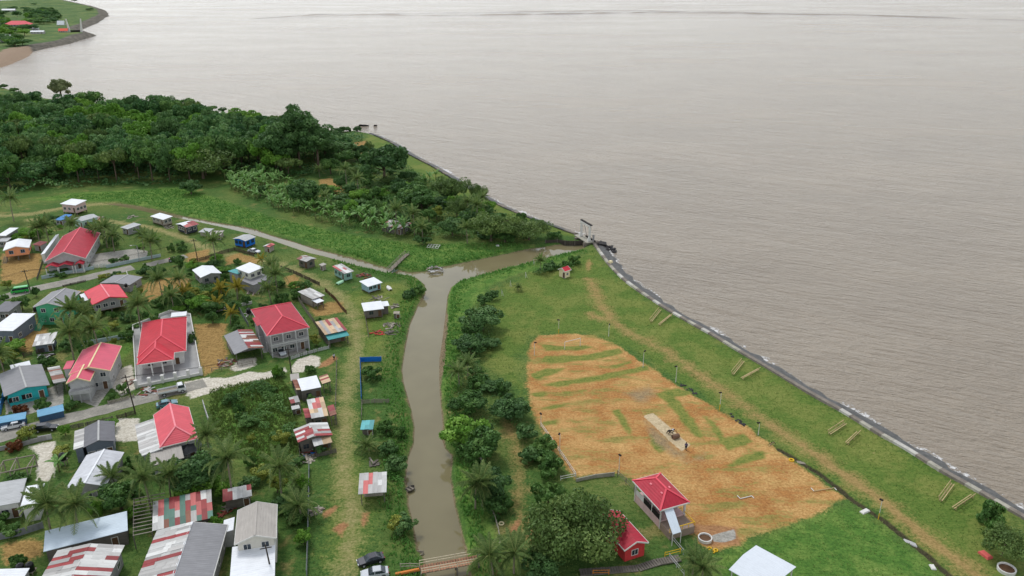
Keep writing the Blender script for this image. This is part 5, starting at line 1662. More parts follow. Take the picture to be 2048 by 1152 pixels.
# forest on the left: individual crowns
FOREST = GP(0, [(-60, 212), (90, 224), (340, 236), (500, 256), (600, 274), (690, 292), (680, 322), (560, 350), (500, 345), (440, 348), (350, 366), (200, 366), (60, 378), (-60, 392)])
fr = np.random.default_rng(3)
lo, hi = FOREST.min(0), FOREST.max(0)
kept = []
for _ in range(40000):
    c = lo + fr.random(2) * (hi - lo)
    dmin = 8.0 + (c[1] - 340) * 0.014
    if abs(c[0]) > c[1] * 0.66 + 12 or any((c[0] - q[0]) ** 2 + (c[1] - q[1]) ** 2 < dmin * dmin for q in kept):
        continue
    kept.append(c)
    if len(kept) > 700:
        break
kept = np.array(kept)
kept = kept[sdist(kept, FOREST) > 0]
kept = kept[np.argsort(kept[:, 1])][:285]
for c in kept:
    R = fr.uniform(4.6, 7.4) * (1 + (c[1] - 340) * 0.0006)
    put_tree('forest' if fr.random() < 0.86 else ('dark' if fr.random() < 0.6 else 'umbrella'), Vector((c[0], c[1], GL - 0.1)), R, 'broadleaf tree in the dense forest between the meadow and the bay', 'forest_tree', fr.uniform(9.5, 17.5) * float(np.clip(0.55 + sdist(c[None], LAND)[0] / 120, 0.55, 1)), group='forest trees by the bay')
for x, y in ((68, 196), (92, 205), (28, 182), (340, 208), (425, 217), (445, 222), (500, 236), (368, 213), (8, 174), (130, 204)):
    p = G(0, x, y + 3)
    put_tree('round', Vector((p.x, p.y, 0.6)), fr.uniform(2.5, 4.5), 'small shore tree at the edge of the bay', 'shore_tree', fr.uniform(2.5, 4.5), group='small trees along the bay shore')
for x, y in ((678, 262), (694, 261), (716, 261), (683, 263)):
    p = G(0, x, y + 2)
    put_tree('dshrub', Vector((p.x, p.y, 0.8)), 2.6, 'small round bush on the point of land', 'shore_bush', cat='bush', group='small bushes on the point')
for _ in range(75):
    zone = fr.random()
    if zone < 0.45:
        p = G(14, fr.uniform(280, 560), fr.uniform(120, 250), 3)
    elif zone < 0.8:
        p = G(14, fr.uniform(-20, 260), fr.uniform(250, 470), 3)
    else:
        p = G(14, fr.uniform(-20, 560), fr.uniform(100, 330), 3)
    put_tree('forest', Vector((p.x, p.y, 3.5)), fr.uniform(6, 10), 'dark tree among the houses on the far headland', 'headland_tree', fr.uniform(7, 12), group='trees on the far headland')
for x, y in ((725, 18), (878, 108), (335, 55), (240, 95)):
    p = G(14, x, y, 3)
    put_tree('forest', Vector((p.x, p.y, 2.8)), 7, 'lone bush on the open headland meadow', 'headland_bush', 6, cat='bush', group='lone bushes on the headland')


GROVE = GP(0, [(640, 402), (700, 335), (735, 305), (800, 335), (860, 365), (930, 405), (1010, 440), (1120, 470), (1060, 478), (1000, 474), (850, 474), (760, 450), (660, 425)])
lo, hi = GROVE.min(0), GROVE.max(0)
gk = []
while len(gk) < 70:
    c = lo + fr.random(2) * (hi - lo)
    if sdist(c[None], GROVE)[0] > 0 and all((c[0] - q[0]) ** 2 + (c[1] - q[1]) ** 2 > 16 for q in gk):
        gk.append(c)
for c in gk:
    put_tree(['round', 'dark', 'shrub', 'dshrub', 'bright', 'olive'][int(fr.integers(0, 6))], Vector((c[0], c[1], GL - 0.05)), fr.uniform(2.2, 4.6), 'bushy tree filling the grove between meadow and shore wall', 'grove_tree', fr.uniform(3.0, 6.5), group='bushy trees of the grove')


# gardens: loose planting in the gaps between houses
def clear_of_houses(c, m):
    for x, y, a, b, rz, _ in FOOT:
        dx, dy = c[0] - x, c[1] - y
        u, v = dx * math.cos(rz) + dy * math.sin(rz), -dx * math.sin(rz) + dy * math.cos(rz)
        if abs(u) < a + m and abs(v) < b + m:
            return False
    return True


STOPW = ('with', 'and', 'beside', 'by', 'of', 'in', 'on', 'the', 'a', 'at', 'behind', 'above', 'below', 'between', 'into', 'under', 'round', 'to', 'its', 'red,')


def where(c):
    """which house a garden plant stands next to, in words"""
    best = min((f for f in FOOT if f[5]), key=lambda f: (f[0] - c[0]) ** 2 + (f[1] - c[1]) ** 2)
    w = best[5].replace(',', '').split()[:9]
    while w[-1] in STOPW:
        w.pop()
    dx, dy = c[0] - best[0], c[1] - best[1]
    rel = ('right of' if dx > 0 else 'left of') if abs(dx) > abs(dy) * 0.8 else ('behind' if dy > 0 else 'in front of')
    return rel + ' the ' + ' '.join(w)


LOT = GP(0, [(420, 778), (560, 752), (592, 800), (602, 930), (560, 985), (470, 900), (420, 870)])
KINDW = {'shrub': 'green bush', 'dshrub': 'dark bush', 'round': 'leafy bush', 'bright': 'bright bush', 'yellow': 'yellowish bush'}
VILL = GP(0, [(-30, 470), (120, 440), (300, 470), (420, 510), (600, 560), (690, 640), (660, 700), (640, 900), (610, 1152), (-30, 1152)])
cand = VILL.min(0) + fr.random((5000, 2)) * (VILL.max(0) - VILL.min(0))
MV = paint(cand)
okv = (sdist(cand, VILL) > 1) & (MV['lane'] < 0.3) & (MV['sand'] < 0.2) & (MV['conc'] < 0.2) & (MV['tan'] < 0.45) & (MV['dirt'] < 0.3)
for ln_ in (GP(0, [(-80, 617), (60, 580), (150, 561), (266, 535), (372, 512)]), GP(0, [(-80, 895), (60, 857), (250, 808), (410, 766), (640, 715)])):
    okv &= sdist(cand, ln_, False) < -4.2
vk = []
for c in cand[okv]:
    R = fr.uniform(0.9, 2.3)
    if clear_of_houses(c, R * 0.75) and not (sdist(c[None], LOT)[0] > 0 and fr.random() < 0.5) and all((c[0] - q[0]) ** 2 + (c[1] - q[1]) ** 2 > 9 for q in vk):
        vk.append(c)
        key = ['shrub', 'dshrub', 'round', 'bright', 'shrub', 'yellow'][int(fr.integers(0, 6))]
        lab = ('small ' if R < 1.5 else 'large ') + KINDW[key] + ' ' + where(c)
        put_tree(key, Vector((c[0], c[1], GL - 0.05)), R, lab, 'garden_bush', fr.uniform(1.4, 3.6), cat='bush', group='bushes between the village houses')
    if len(vk) >= 150:
        break
BANKR = GP(0, [(930, 610), (985, 600), (1000, 690), (960, 730), (1000, 760), (1045, 830), (1075, 880), (1110, 950), (1085, 960), (1040, 880), (1000, 850), (990, 930), (1000, 1000), (960, 990), (925, 900), (900, 830), (905, 740), (925, 690)])
lo, hi = BANKR.min(0), BANKR.max(0)
gk = []
tries = 0
while len(gk) < 20 and tries < 6000:
    tries += 1
    c = lo + fr.random(2) * (hi - lo)
    if sdist(c[None], BANKR)[0] > 0 and all((c[0] - q[0]) ** 2 + (c[1] - q[1]) ** 2 > 6 for q in gk):
        gk.append(c)
        put_tree(['round', 'shrub', 'dshrub', 'dark'][int(fr.integers(0, 4))], Vector((c[0], c[1], GL - 0.05)), fr.uniform(1.2, 2.6), 'bush merging into the growth on the right creek bank', 'bank_bush', fr.uniform(1.6, 3.6), cat='bush', group='bushes on the right creek bank')


# ---- palms
def frond_mesh(name, mat, Ln, droop, seed, n=15, leaf=0.75):
    r = np.random.default_rng(seed)
    ts = np.linspace(0, 1, n)
    x = Ln * (ts - 0.12 * droop * ts ** 3)
    z = Ln * (0.34 * ts - droop * 0.62 * ts ** 2.1)
    quads, tint = [], []
    for i in range(n - 1):
        w = 0.07 * (1 - ts[i] * 0.7)
        a, b = np.array([x[i], 0, z[i]]), np.array([x[i + 1], 0, z[i + 1]])
        quads.append([a + [0, -w, 0], b + [0, -w, 0], b + [0, w, 0], a + [0, w, 0]])
        tint.append(0.95)
    for i in range(1, n):
        for s in (-1, 1):
            for k in (0, 0.5):
                t = min(1.0, ts[i] + k / n)
                p = np.array([np.interp(t, ts, x), 0, np.interp(t, ts, z)])
                l = leaf * math.sin(math.pi * min(0.98, 0.12 + 0.86 * t)) ** 0.6 * r.uniform(0.85, 1.15)
                d = np.array([0.45, s * 0.8, -0.42 + r.uniform(-0.2, 0.15)])
                d = d / np.linalg.norm(d)
                wv = np.array([0.1, 0, 0.03])
                quads.append([p - wv, p + wv, p + d * l + wv * 0.3, p + d * l - wv * 0.3])
                tint.append(r.uniform(0.0, 0.75))
    return quads_mesh(name, np.array(quads), mat, np.array(tint))


FRONDS = {'palm': [frond_mesh('frond', L_PALM, 4.3, dr, 5 + i) for i, dr in enumerate((0.35, 0.75, 1.15, 1.6))],
          'ypalm': [frond_mesh('frond', L_PALMY, 3.2, dr, 15 + i, leaf=0.6) for i, dr in enumerate((0.3, 0.7, 1.1, 1.4))]}
NUT = MB().lathe([(0, -0.16), (0.13, -0.08), (0.14, 0.05), (0, 0.17)], 7).mesh('coconut', plain('coconut', col(150, 128, 60), 0.3), True)


def palm(p, h, s, label, kind='palm', n=24, lean=0.6, group='coconut palms'):
    r = random.Random(int(p.x * 131 + p.y * 17))
    o = empty('coconut_palm', p, r.uniform(0, 6.28), label, 'palm', group)
    top = Vector((lean * r.uniform(0.3, 1), 0, h))
    m = MB().tube([(0, 0, -0.2), (0, 0, 0.3), (top.x * 0.15, 0, h * 0.4), (top.x * 0.5, 0, h * 0.75), tuple(top)], [0.26 * s, 0.19 * s, 0.15 * s, 0.13 * s, 0.12 * s], 7)
    m.obj('trunk', BARK_P, o, smooth=True)
    for i in range(n):
        lvl = i / n
        me = FRONDS[kind][min(3, int(lvl * 4))]
        az = i * 2.39996 + r.uniform(-0.2, 0.2)
        pitch = -(0.95 - 1.25 * lvl + r.uniform(-0.12, 0.12))
        M = Matrix.Translation(top) @ Matrix.Rotation(az, 4, 'Z') @ Matrix.Rotation(pitch, 4, 'Y') @ Matrix.Rotation(r.uniform(-0.3, 0.3), 4, 'X') @ Matrix.Scale(s * r.uniform(0.85, 1.1), 4)
        link('frond', me, o, M)
    for i in range(4 if kind == 'palm' and h > 4 else 0):
        an = i * 1.6
        link('coconut', NUT, o, Matrix.Translation(top + Vector((0.22 * math.cos(an), 0.22 * math.sin(an), -0.3))))
    return o


def PALM(k, x, y, h, s, label, kind='palm', n=24):
    p = G(k, x, y, GL + h)
    return palm(Vector((p.x, p.y, GL - 0.05)), h, s, label, kind, n)


for a in ((12, 650, 745, 9, 1.05, 'tall palm above the hidden hut in the grove, left of the pair'), (12, 775, 770, 8.5, 0.95, 'palm above the hidden hut in the grove, right of the pair'), (12, 165, 655, 6, 0.9, 'short palm standing in the brown clearing'), (12, 310, 470, 9, 1.0, 'palm at the foot of the bare slope, left one'), (12, 392, 535, 9, 0.95, 'palm beside the mushroom-shaped tree'),
          (12, 1210, 715, 8, 1.1, 'palm by the shore wall, nearer one'), (12, 1235, 665, 8, 0.9, 'palm by the shore wall, farther one'), (12, 1150, 690, 7, 0.9, 'palm by the shore wall, left one'), (12, 835, 865, 6, 0.9, 'palm right of the hidden hut, at the grove front'), (12, 1140, 870, 6, 0.9, 'palm in front of the dark trees above the creek'),
          (12, 130, 470, 4, 0.7, 'small pale palm left of the brown clearing'), (1, 75, 75, 9, 1.15, 'tall palm on the mud flat at the left edge'), (1, 320, 330, 7, 1.1, 'dense palm behind the red hall, left of the pair'), (1, 400, 310, 7.5, 1.05, 'dense palm behind the red hall, right of the pair'), (1, 640, 290, 6, 0.9, 'palm between the pale green house and the red hall'),
          (1, 915, 330, 7.5, 1.1, 'tall palm right of the red hall'), (1, 985, 400, 6, 1.0, 'palm in the hall garden, left of centre'), (1, 840, 345, 6, 0.9, 'palm close behind the red hall gable'), (1, 1320, 455, 6.5, 1.1, 'palm beside the hall driveway'), (1, 1250, 400, 6, 0.9, 'palm above the hall driveway, farther back'), (1, 1410, 780, 7, 1.1, 'palm near the upper road end, left one'),
          (1, 1590, 785, 7, 1.0, 'palm near the upper road end, right one'), (1, 1520, 930, 5, 0.9, 'low palm in the dry garden'), (1, 1205, 1005, 8.5, 1.15, 'tall palm in front of the coral red roof'), (1, 620, 1050, 8, 1.1, 'palm in front of the sea-green house'), (1, 740, 1090, 6, 0.95, 'palm between the sea-green and coral houses'),
          (2, 600, 200, 9.5, 1.25, 'largest palm above the pink roof'), (2, 835, 150, 9, 1.15, 'tall palm right of the largest palm above the pink roof'), (2, -5, 390, 7, 1.0, 'palm cut by the left edge above the aqua house'), (5, 200, 350, 8, 1.05, 'palm on the lane by the pole and the blue house'), (5, 740, 640, 8, 1.1, 'tall palm beside the cream two-storey house, right one'),
          (5, 700, 560, 7, 0.9, 'palm beside the cream two-storey house, far one'), (5, 690, 765, 5, 0.9, 'low palm in front of the cream two-storey house'), (4, 760, 210, 9, 1.2, 'tall palm beside the large dark village tree'), (4, 1165, 285, 7, 1.05, 'palm alone in the weedy lot above the pandanus'), (4, 115, 380, 7, 1.1, 'palm between the white gable roof and the rafter frame'),
          (4, 285, 350, 6, 0.9, 'small palm left of the bright mango'), (4, 600, 25, 7, 0.9, 'palm at the corner of the salmon roof'), (3, 345, 600, 7, 1.15, 'palm above the grey fence, left of the long shed'), (3, 570, 590, 7, 1.15, 'palm in front of the streaked white roof'), (8, 265, 420, 5, 1.0, 'drooping palm on the creek bank by the bridge path'),
          (8, 400, 950, 4, 1.0, 'palm at the bridge end, bottom edge'), (8, 560, 940, 4, 1.0, 'palm right of the bridge end, bottom edge'), (8, 320, 400, 5, 0.9, 'palm leaning against the dark creek-bank tree'), (9, 1000, 385, 4, 0.7, 'small palm left of the little cream hut'), (9, 830, 590, 1.2, 0.45, 'tiny young palm on the grass above the creek'),
          (0, 918, 742, 4, 0.8, 'young palm leaning over the creek'), (0, 935, 728, 4, 0.8, 'young palm behind the one leaning over the creek'), (11, 20, 1090, 3.5, 0.9, 'palm at the bottom edge left of the white roof'), (0, 1388, 1120, 3, 0.8, 'palm beside the boardwalk, bottom edge')):
    PALM(*a)
for a in ((5, 270, 775, 3.2, 1.0, 'yellow palm in the garden, leftmost'), (5, 400, 755, 4, 1.15, 'yellow palm in the garden, tallest'), (5, 240, 890, 3, 1.0, 'yellow palm in the garden, nearest'), (5, 640, 520, 4, 0.9, 'yellow-green palm beside the lane fence'), (5, 340, 985, 3.5, 0.9, 'yellowish palm beside the zinc fence'), (1, 1630, 900, 4, 1.0, 'yellow palm below the small grey house')):
    PALM(*a, kind='ypalm', n=15)
# a big rosette of pandanus by the pipe fence and smaller ones
for a in ((4, 1340, 590, 2.6, 1.05, 'large pandanus clump beside the pipe fence'), (4, 1330, 390, 1.6, 0.55, 'small pandanus above the large clump'), (3, 900, 360, 3.2, 0.8, 'fan-leaved traveller palm beside the streaked white roof'), (7, 580, 175, 1.6, 0.75, 'young fan-leaved plant on the grass by the lane')):
    PALM(*a, n=24)


# ---- bananas
def banana_leaf(seed, Ln=2.1, w=0.32, droop=0.8):
    ts = np.linspace(0, 1, 7)
    x = Ln * ts * (1 - 0.12 * droop * ts)
    z = Ln * (0.75 * ts - droop * 0.75 * ts ** 2)
    ww = w * np.sin(np.pi * np.clip(0.08 + ts * 0.92, 0, 1)) ** 0.55
    q = []
    for i in range(6):
        for s in (-1, 1):
            q.append([[x[i], 0, z[i]], [x[i + 1], 0, z[i + 1]], [x[i + 1], s * ww[i + 1], z[i + 1] - 0.12 * ww[i + 1]], [x[i], s * ww[i], z[i] - 0.12 * ww[i]]])
    r = np.random.default_rng(seed)
    return quads_mesh('leaf', np.array(q), L_BAN, r.uniform(0.2, 1, len(q)))


BLEAF = [banana_leaf(1, 2.2, 0.34, 0.5), banana_leaf(2, 2.4, 0.36, 0.9), banana_leaf(3, 2.0, 0.3, 1.3)]
BSTEM = MB().tube([(0, 0, -0.1), (0, 0, 1.0), (0, 0, 1.9)], [0.16, 0.13, 0.09], 7).mesh('stem', plain('banana_stem', col(120, 124, 80), 0.3), True)


def banana(p, s, label, group='banana plants in the grove'):
    o = empty('banana_plant', p, VR.uniform(0, 6.28), label, 'banana plant', group)
    link('stem', BSTEM, o, Matrix.Scale(s, 4))
    for i in range(7):
        M = Matrix.Translation((0, 0, 1.85 * s)) @ Matrix.Rotation(i * 2.4 + VR.uniform(-0.2, 0.2), 4, 'Z') @ Matrix.Rotation(-VR.uniform(0.0, 0.8), 4, 'Y') @ Matrix.Scale(s * VR.uniform(0.8, 1.15), 4)
        link('leaf', BLEAF[i % 3], o, M)


BAN = GP(0, [(440, 352), (540, 348), (590, 378), (640, 405), (740, 430), (800, 440), (840, 468), (800, 478), (740, 470), (680, 458), (600, 432), (520, 408), (470, 385)])
lo, hi = BAN.min(0), BAN.max(0)
bk = []
while len(bk) < 150:
    c = lo + fr.random(2) * (hi - lo)
    if sdist(c[None], BAN)[0] > 0 and all((c[0] - q[0]) ** 2 + (c[1] - q[1]) ** 2 > 3.2 for q in bk):
        bk.append(c)
for c in bk:
    banana(Vector((c[0], c[1], GL - 0.05)), fr.uniform(1.15, 1.7), 'banana plant in the grove along the wet meadow')
for i, (x, y) in enumerate(((860, 365), (850, 372), (872, 360), (905, 405), (915, 412), (765, 462))):
    p = G(0, x, y)
    banana(p, 1.4, 'banana plant under the trees near the shore wall', 'banana plants near the shore')
for lab, k, x, y in (('banana plant at the bottom edge beside the dark tree', 8, 640, 1060), ('banana plant between the tank and the streaked white roof', 3, 470, 330), ('banana plant right of the bridge-end palms', 8, 730, 1080)):
    banana(G(k, x, y), 1.1, lab, None)


# ---- ground cover nobody could count
def tufts(name, label, P, h, mat, seed, blades=3, width=0.09):
    r = np.random.default_rng(seed)
    n = len(P)
    Z = height(P) - 0.03
    base = np.column_stack([P, Z])
    out, tint = [], []
    tt = r.uniform(0, 1, n)
    for b in range(blades):
        a = r.uniform(0, 6.283, n)
        d = np.stack([np.cos(a), np.sin(a), np.zeros(n)], 1)
        s = np.stack([-np.sin(a), np.cos(a), np.zeros(n)], 1)
        hh = (h * r.uniform(0.5, 1.25, n))[:, None]
        up = np.array([0, 0, 1.0])
        w = width * (1 + hh)
        o = base + d * r.uniform(0, 0.25, n)[:, None]
        out.append(np.stack([o - s * w, o + s * w, o + up * hh + d * hh * 0.5 + s * w * 0.3, o + up * hh + d * hh * 0.5 - s * w * 0.3], 1))
        tint.append(np.clip(tt * 0.6 + r.uniform(0, 0.4, n), 0, 1))
    props(link(name, quads_mesh(name, np.concatenate(out), mat, np.concatenate(tint))), label, 'grass', kind='stuff')


gr = np.random.default_rng(17)
LUSH = GP(0, [(100, 394), (360, 376), (430, 396), (560, 440), (700, 470), (830, 490), (1000, 485), (1060, 490), (920, 524), (850, 540), (780, 530), (700, 508), (580, 472), (480, 447), (400, 435), (300, 410), (230, 403)])
P = scatter(LUSH, 30000, gr)
P = P[creek_sd(P) < -0.6]
tufts('meadow_grass', 'tall bright grass of the wet meadow along the channel', P, 0.42, L_REED, 1)
cand = np.column_stack([gr.uniform(-60, 40, 60000), gr.uniform(96, 260, 60000)])
d = creek_sd(cand)
P = cand[(d < -0.9) & (d > -5.5) & (gr.random(60000) < np.clip(1.2 + d * 0.2, 0, 1))]
P = P[sdist(P, LAND) > 1.5]
tufts('bank_grass', 'rank green grass along both creek banks', P, 0.5, L_REED, 2)
lot = scatter(GP(0, [(420, 778), (560, 752), (592, 800), (602, 930), (560, 985), (470, 900), (420, 870)]), 9000, gr)
tufts('lot_weeds', 'dense weeds filling the empty lot behind the shacks', lot[:5000], 0.38, L_GRASS, 3)
lawn = np.column_stack([gr.uniform(-140, 110, 120000), gr.uniform(98, 300, 120000)])
M = paint(lawn)
ok = (M['dry'] < 0.4) & (M['lane'] < 0.35) & (M['tan'] < 0.4) & (M['sand'] < 0.3) & (M['conc'] < 0.3) & (M['dirt'] < 0.3) & (M['track'] < 0.5) & (creek_sd(lawn) < -1) & (sdist(lawn, LAND) > 1.2)
roadd = np.maximum(sdist(lawn, GP(0, [(-80, 617), (60, 580), (150, 561), (266, 535), (372, 512)]), False), sdist(lawn, GP(0, [(-80, 895), (60, 857), (250, 808), (410, 766), (570, 730)]), False))
ok &= roadd < -3.2
tufts('lawn_grass', 'short uneven grass over the village and shore green', lawn[ok][:52000], 0.16, L_GRASS, 4, 2, 0.08)


def thicket(name, label, poly, n, hmax, mat, seed, leaf=0.4, cell=3.5, gap=0.0):
    r = np.random.default_rng(seed)
    P = scatter(poly, n, r)
    ph = 0.65 * vnoise(P, cell) + 0.35 * vnoise(P + 77, cell * 0.45)
    keep = (sdist(P, poly) > vnoise(P, 3.0) * 3.0 - 0.5) & (ph > gap)
    P, ph = P[keep], ph[keep]
    dome = np.clip((ph - 0.25) * 1.8, 0.06, 1.1) * hmax
    pos = np.column_stack([P, GL + dome * r.uniform(0.5, 1.05, len(P))])
    nr = np.tile([0, 0, 1.0], (len(P), 1))
    tint = np.clip(vnoise(P + 31, cell * 1.6) * 0.9 - 0.1 + r.uniform(-0.15, 0.35, len(P)), 0, 1)
    props(link(name, quads_mesh(name, leaf_quads(pos, nr, leaf, r, 0.6, 0.6), mat, tint)), label, 'undergrowth', kind='stuff')


thicket('forest_undergrowth', 'tangled green undergrowth filling the forest floor', GP(0, [(-80, 190), (90, 203), (340, 220), (500, 242), (650, 266), (735, 268), (700, 330), (600, 360), (520, 352), (440, 352), (350, 372), (200, 372), (60, 386), (-80, 400)]), 80000, 5.0, L_FOR, 5, 0.7, 9)
thicket('grove_undergrowth', 'low bushes and weeds between the trees of the grove', GP(0, [(640, 400), (700, 330), (735, 300), (780, 320), (850, 350), (930, 395), (1010, 430), (1120, 468), (1060, 482), (1000, 480), (850, 478), (760, 455), (660, 425)]), 30000, 2.2, L_MID, 6, 0.4, 4)
thicket('banana_undergrowth', 'leafy undergrowth between the banana plants', BAN, 16000, 1.7, L_MID, 15, 0.35, 3.5)
thicket('lot_bushes', 'low bushes overgrowing the empty lot beside the road', GP(0, [(440, 790), (540, 755), (585, 790), (596, 850), (590, 900), (520, 880), (450, 850)]), 11000, 2.0, L_MID, 7, 0.26, 4.5, 0.52)
thicket('creek_shrubs', 'tangle of shrubs on the left bank of the lower creek', GP(0, [(770, 840), (805, 830), (822, 860), (815, 900), (806, 950), (812, 1000), (815, 1080), (780, 1050), (770, 960), (755, 890)]), 5000, 1.4, L_REED, 8, 0.24, 2.8, 0.42)
thicket('garden_bushes', 'tangled garden greenery behind the new red house', GP(0, [(330, 590), (430, 560), (480, 590), (470, 630), (400, 640), (335, 630)]), 5000, 1.5, L_MID, 9, 0.28, 2.6)
thicket('bank_bushes', 'leafy bushes on the bank below the sluice', GP(0, [(1060, 548), (1100, 530), (1150, 514), (1168, 510), (1160, 532), (1110, 548), (1070, 556)]), 5000, 1.4, L_MID, 10, 0.26, 2.4)
thicket('right_bank_growth', 'tangled growth on the right creek bank', BANKR, 6500, 1.6, L_MID, 21, 0.28, 3.0, 0.45)
thicket('yard_greenery', 'dark greenery under the trees around the village palms', GP(0, [(330, 900), (430, 880), (445, 960), (420, 1000), (350, 985), (300, 960)]), 4000, 1.3, L_DARK, 11, 0.26, 2.4)

# ------------------------------------------------------------------ vehicles
def prism(m, prof, mat=None):
    """side profile of (x, z, half width) points, mirrored across y"""
    n = len(prof)
    vs = [(x, -w, z) for x, z, w in prof] + [(x, w, z) for x, z, w in prof]
    fs = [tuple(range(n)), tuple(range(2 * n - 1, n - 1, -1))] + [(i, n + i, n + (i + 1) % n, (i + 1) % n) for i in range(n)]
    return m.poly(vs, fs, mat)


TYRE = plain('tyre_rubber', col(28, 28, 30), 0.2, 0.8)
RIM = plain('alloy_rim', col(168, 170, 172), 0.1, 0.35, 0.5)
LAMP = plain('headlight_glass', col(226, 228, 224), 0.05, 0.15, 0.6)
TAIL = plain('tail_light', col(150, 20, 22), 0.1, 0.3, 0.5)


def wheel_mesh(r, w):
    a = MB().tube([(0, -w / 2, 0), (0, w / 2, 0)], r, 14).mesh('tyre', TYRE)
    b = MB().tube([(0, -w / 2 - 0.01, 0), (0, w / 2 + 0.01, 0)], r * 0.62, 10).mesh('rim', RIM)
    return a, b


WH = wheel_mesh(0.32, 0.22)
WH2 = wheel_mesh(0.4, 0.26)


def paint_mat(name, c):
    if name not in MATS:
        t = NT(name)
        MATS[name] = t.fin(c, 0.28, 0.5)
        t.b.inputs['Coat Weight'].default_value = 0.4
    return MATS[name]


def vehicle(name, label, cat, front, rear, paint, kind='sedan', z=GL + 0.06):
    f, b = Vector((front.x, front.y, 0)), Vector((rear.x, rear.y, 0))
    c = (f + b) / 2
    d = f - b
    o = empty(name, (c.x, c.y, z), math.atan2(d.y, d.x), label, cat)
    W = 0.86
    if kind == 'sedan' or kind == 'wagon':
        body = [(2.2, 0.3, W - 0.1), (2.25, 0.62, W - 0.1), (1.95, 0.78, W - 0.05), (1.0, 0.92, W), (-1.6, 0.94, W), (-2.1, 0.92, W - 0.06), (-2.22, 0.6, W - 0.08), (-2.18, 0.3, W - 0.08)]
        if kind == 'wagon':
            glass = [(1.0, 0.9, W - 0.06), (0.3, 1.45, W - 0.2), (-1.95, 1.48, W - 0.18), (-2.15, 0.9, W - 0.08)]
            roof = [(0.28, 1.44, W - 0.19), (0.1, 1.52, W - 0.24), (-1.7, 1.55, W - 0.22), (-1.97, 1.47, W - 0.17)]
        else:
            glass = [(1.05, 0.9, W - 0.06), (0.35, 1.38, W - 0.2), (-1.0, 1.38, W - 0.2), (-1.75, 0.92, W - 0.08)]
            roof = [(0.33, 1.37, W - 0.19), (0.15, 1.45, W - 0.25), (-0.85, 1.45, W - 0.25), (-1.02, 1.37, W - 0.19)]
        wheels, wm = [(1.35, 0.33), (-1.35, 0.33)], WH
    elif kind == 'van':
        body = [(2.35, 0.35, W - 0.06), (2.42, 0.8, W - 0.06), (2.2, 1.05, W), (-2.4, 1.1, W), (-2.45, 0.5, W), (-2.4, 0.35, W)]
        glass = [(2.15, 1.04, W - 0.03), (1.6, 1.72, W - 0.12), (-2.25, 1.75, W - 0.1), (-2.38, 1.08, W - 0.03)]
        roof = [(1.65, 1.7, W - 0.08), (1.4, 1.92, W - 0.16), (-2.2, 1.95, W - 0.14), (-2.36, 1.73, W - 0.07)]
        wheels, wm = [(1.5, 0.33), (-1.45, 0.33)], WH
    else:       # flatbed truck
        W = 0.95
        body = [(3.0, 0.45, W - 0.05), (3.05, 1.1, W - 0.05), (2.9, 1.25, W), (1.35, 1.3, W), (1.3, 0.5, W)]
        glass = [(2.88, 1.24, W - 0.05), (2.5, 1.95, W - 0.14), (1.42, 1.95, W - 0.12), (1.38, 1.28, W - 0.04)]
        roof = [(2.52, 1.93, W - 0.1), (2.4, 2.05, W - 0.2), (1.5, 2.05, W - 0.18), (1.38, 1.94, W - 0.09)]
        wheels, wm = [(2.2, 0.4), (-1.7, 0.4)], WH2
        MB().box((-2.9, -1.0, 0.86), (1.2, 1.0, 0.96)).obj('bed', TIMBER, o)
        for lo, hi in (((-2.92, -1.04, 0.9), (1.22, -1.0, 1.32)), ((-2.92, 1.0, 0.9), (1.22, 1.04, 1.32)), ((-2.96, -1.04, 0.9), (-2.92, 1.04, 1.32)), ((1.22, -1.04, 0.9), (1.27, 1.04, 1.75))):
            MB().box(lo, hi).obj('side_board', paint, o)
        MB().box((-2.8, -0.35, 0.5), (1.5, 0.35, 0.82)).obj('chassis', DARK, o)
    prism(MB(), body).obj('body', paint, o)
    prism(MB(), glass).obj('windows', GLASS, o)
    prism(MB(), roof).obj('roof', paint, o)
    for s in (-1, 1):
        if kind in ('sedan', 'wagon', 'van'):
            for x in ((0.02,) if kind != 'van' else (0.9, -0.7)):
                MB().beam((x, s * (W - 0.07), 0.92 if kind != 'van' else 1.08), (x - 0.02, s * (W - 0.2), 1.42 if kind != 'van' else 1.75), 0.09, 0.05).obj('pillar', paint, o)
        for x, r in wheels:
            w = link('wheel', wm[0], o, Matrix.Translation((x, s * (W - 0.06), r)))
            link('rim', wm[1], w)
        fx = {'truck': 3.03}.get(kind, 2.24 if kind != 'van' else 2.4)
        MB().box((fx - 0.08, s * 0.55 - 0.16, 0.6), (fx + 0.03, s * 0.55 + 0.16, 0.76)).obj('headlight', LAMP, o)
        rx = {'truck': -2.98, 'van': -2.46}.get(kind, -2.2)
        MB().box((rx - 0.04, s * 0.62 - 0.14, 0.68), (rx + 0.06, s * 0.62 + 0.14, 0.84)).obj('tail_light', TAIL, o)
    return o


WHITEC, BLACKC, SILVC, NAVYC = paint_mat('white_car_paint', col(214, 216, 218)), paint_mat('black_car_paint', col(30, 31, 34)), paint_mat('silver_car_paint', col(186, 190, 194)), paint_mat('dark_navy_paint', col(38, 38, 48))
vehicle('car', 'white sedan parked on the road by the blue stall roof', 'car', G(19, 30, 195), G(19, 238, 150), WHITEC)
vehicle('car', 'black wagon parked on the road right of the white sedan', 'car', G(19, 545, 185), G(19, 352, 205), BLACKC, 'wagon')
vehicle('flatbed_truck', 'white flatbed truck in front of the walled yard', 'truck', G(2, 1640, 715), G(2, 1410, 765), WHITEC, 'truck')
vehicle('minibus', 'bright green minibus on the upper road', 'minibus', G(16, 165, 345), G(16, 425, 310), paint_mat('green_bus_paint', col(42, 172, 70)), 'van')
vehicle('car', 'white car beside the bright blue house', 'car', G(5, 612, 468), G(5, 508, 452), WHITEC)
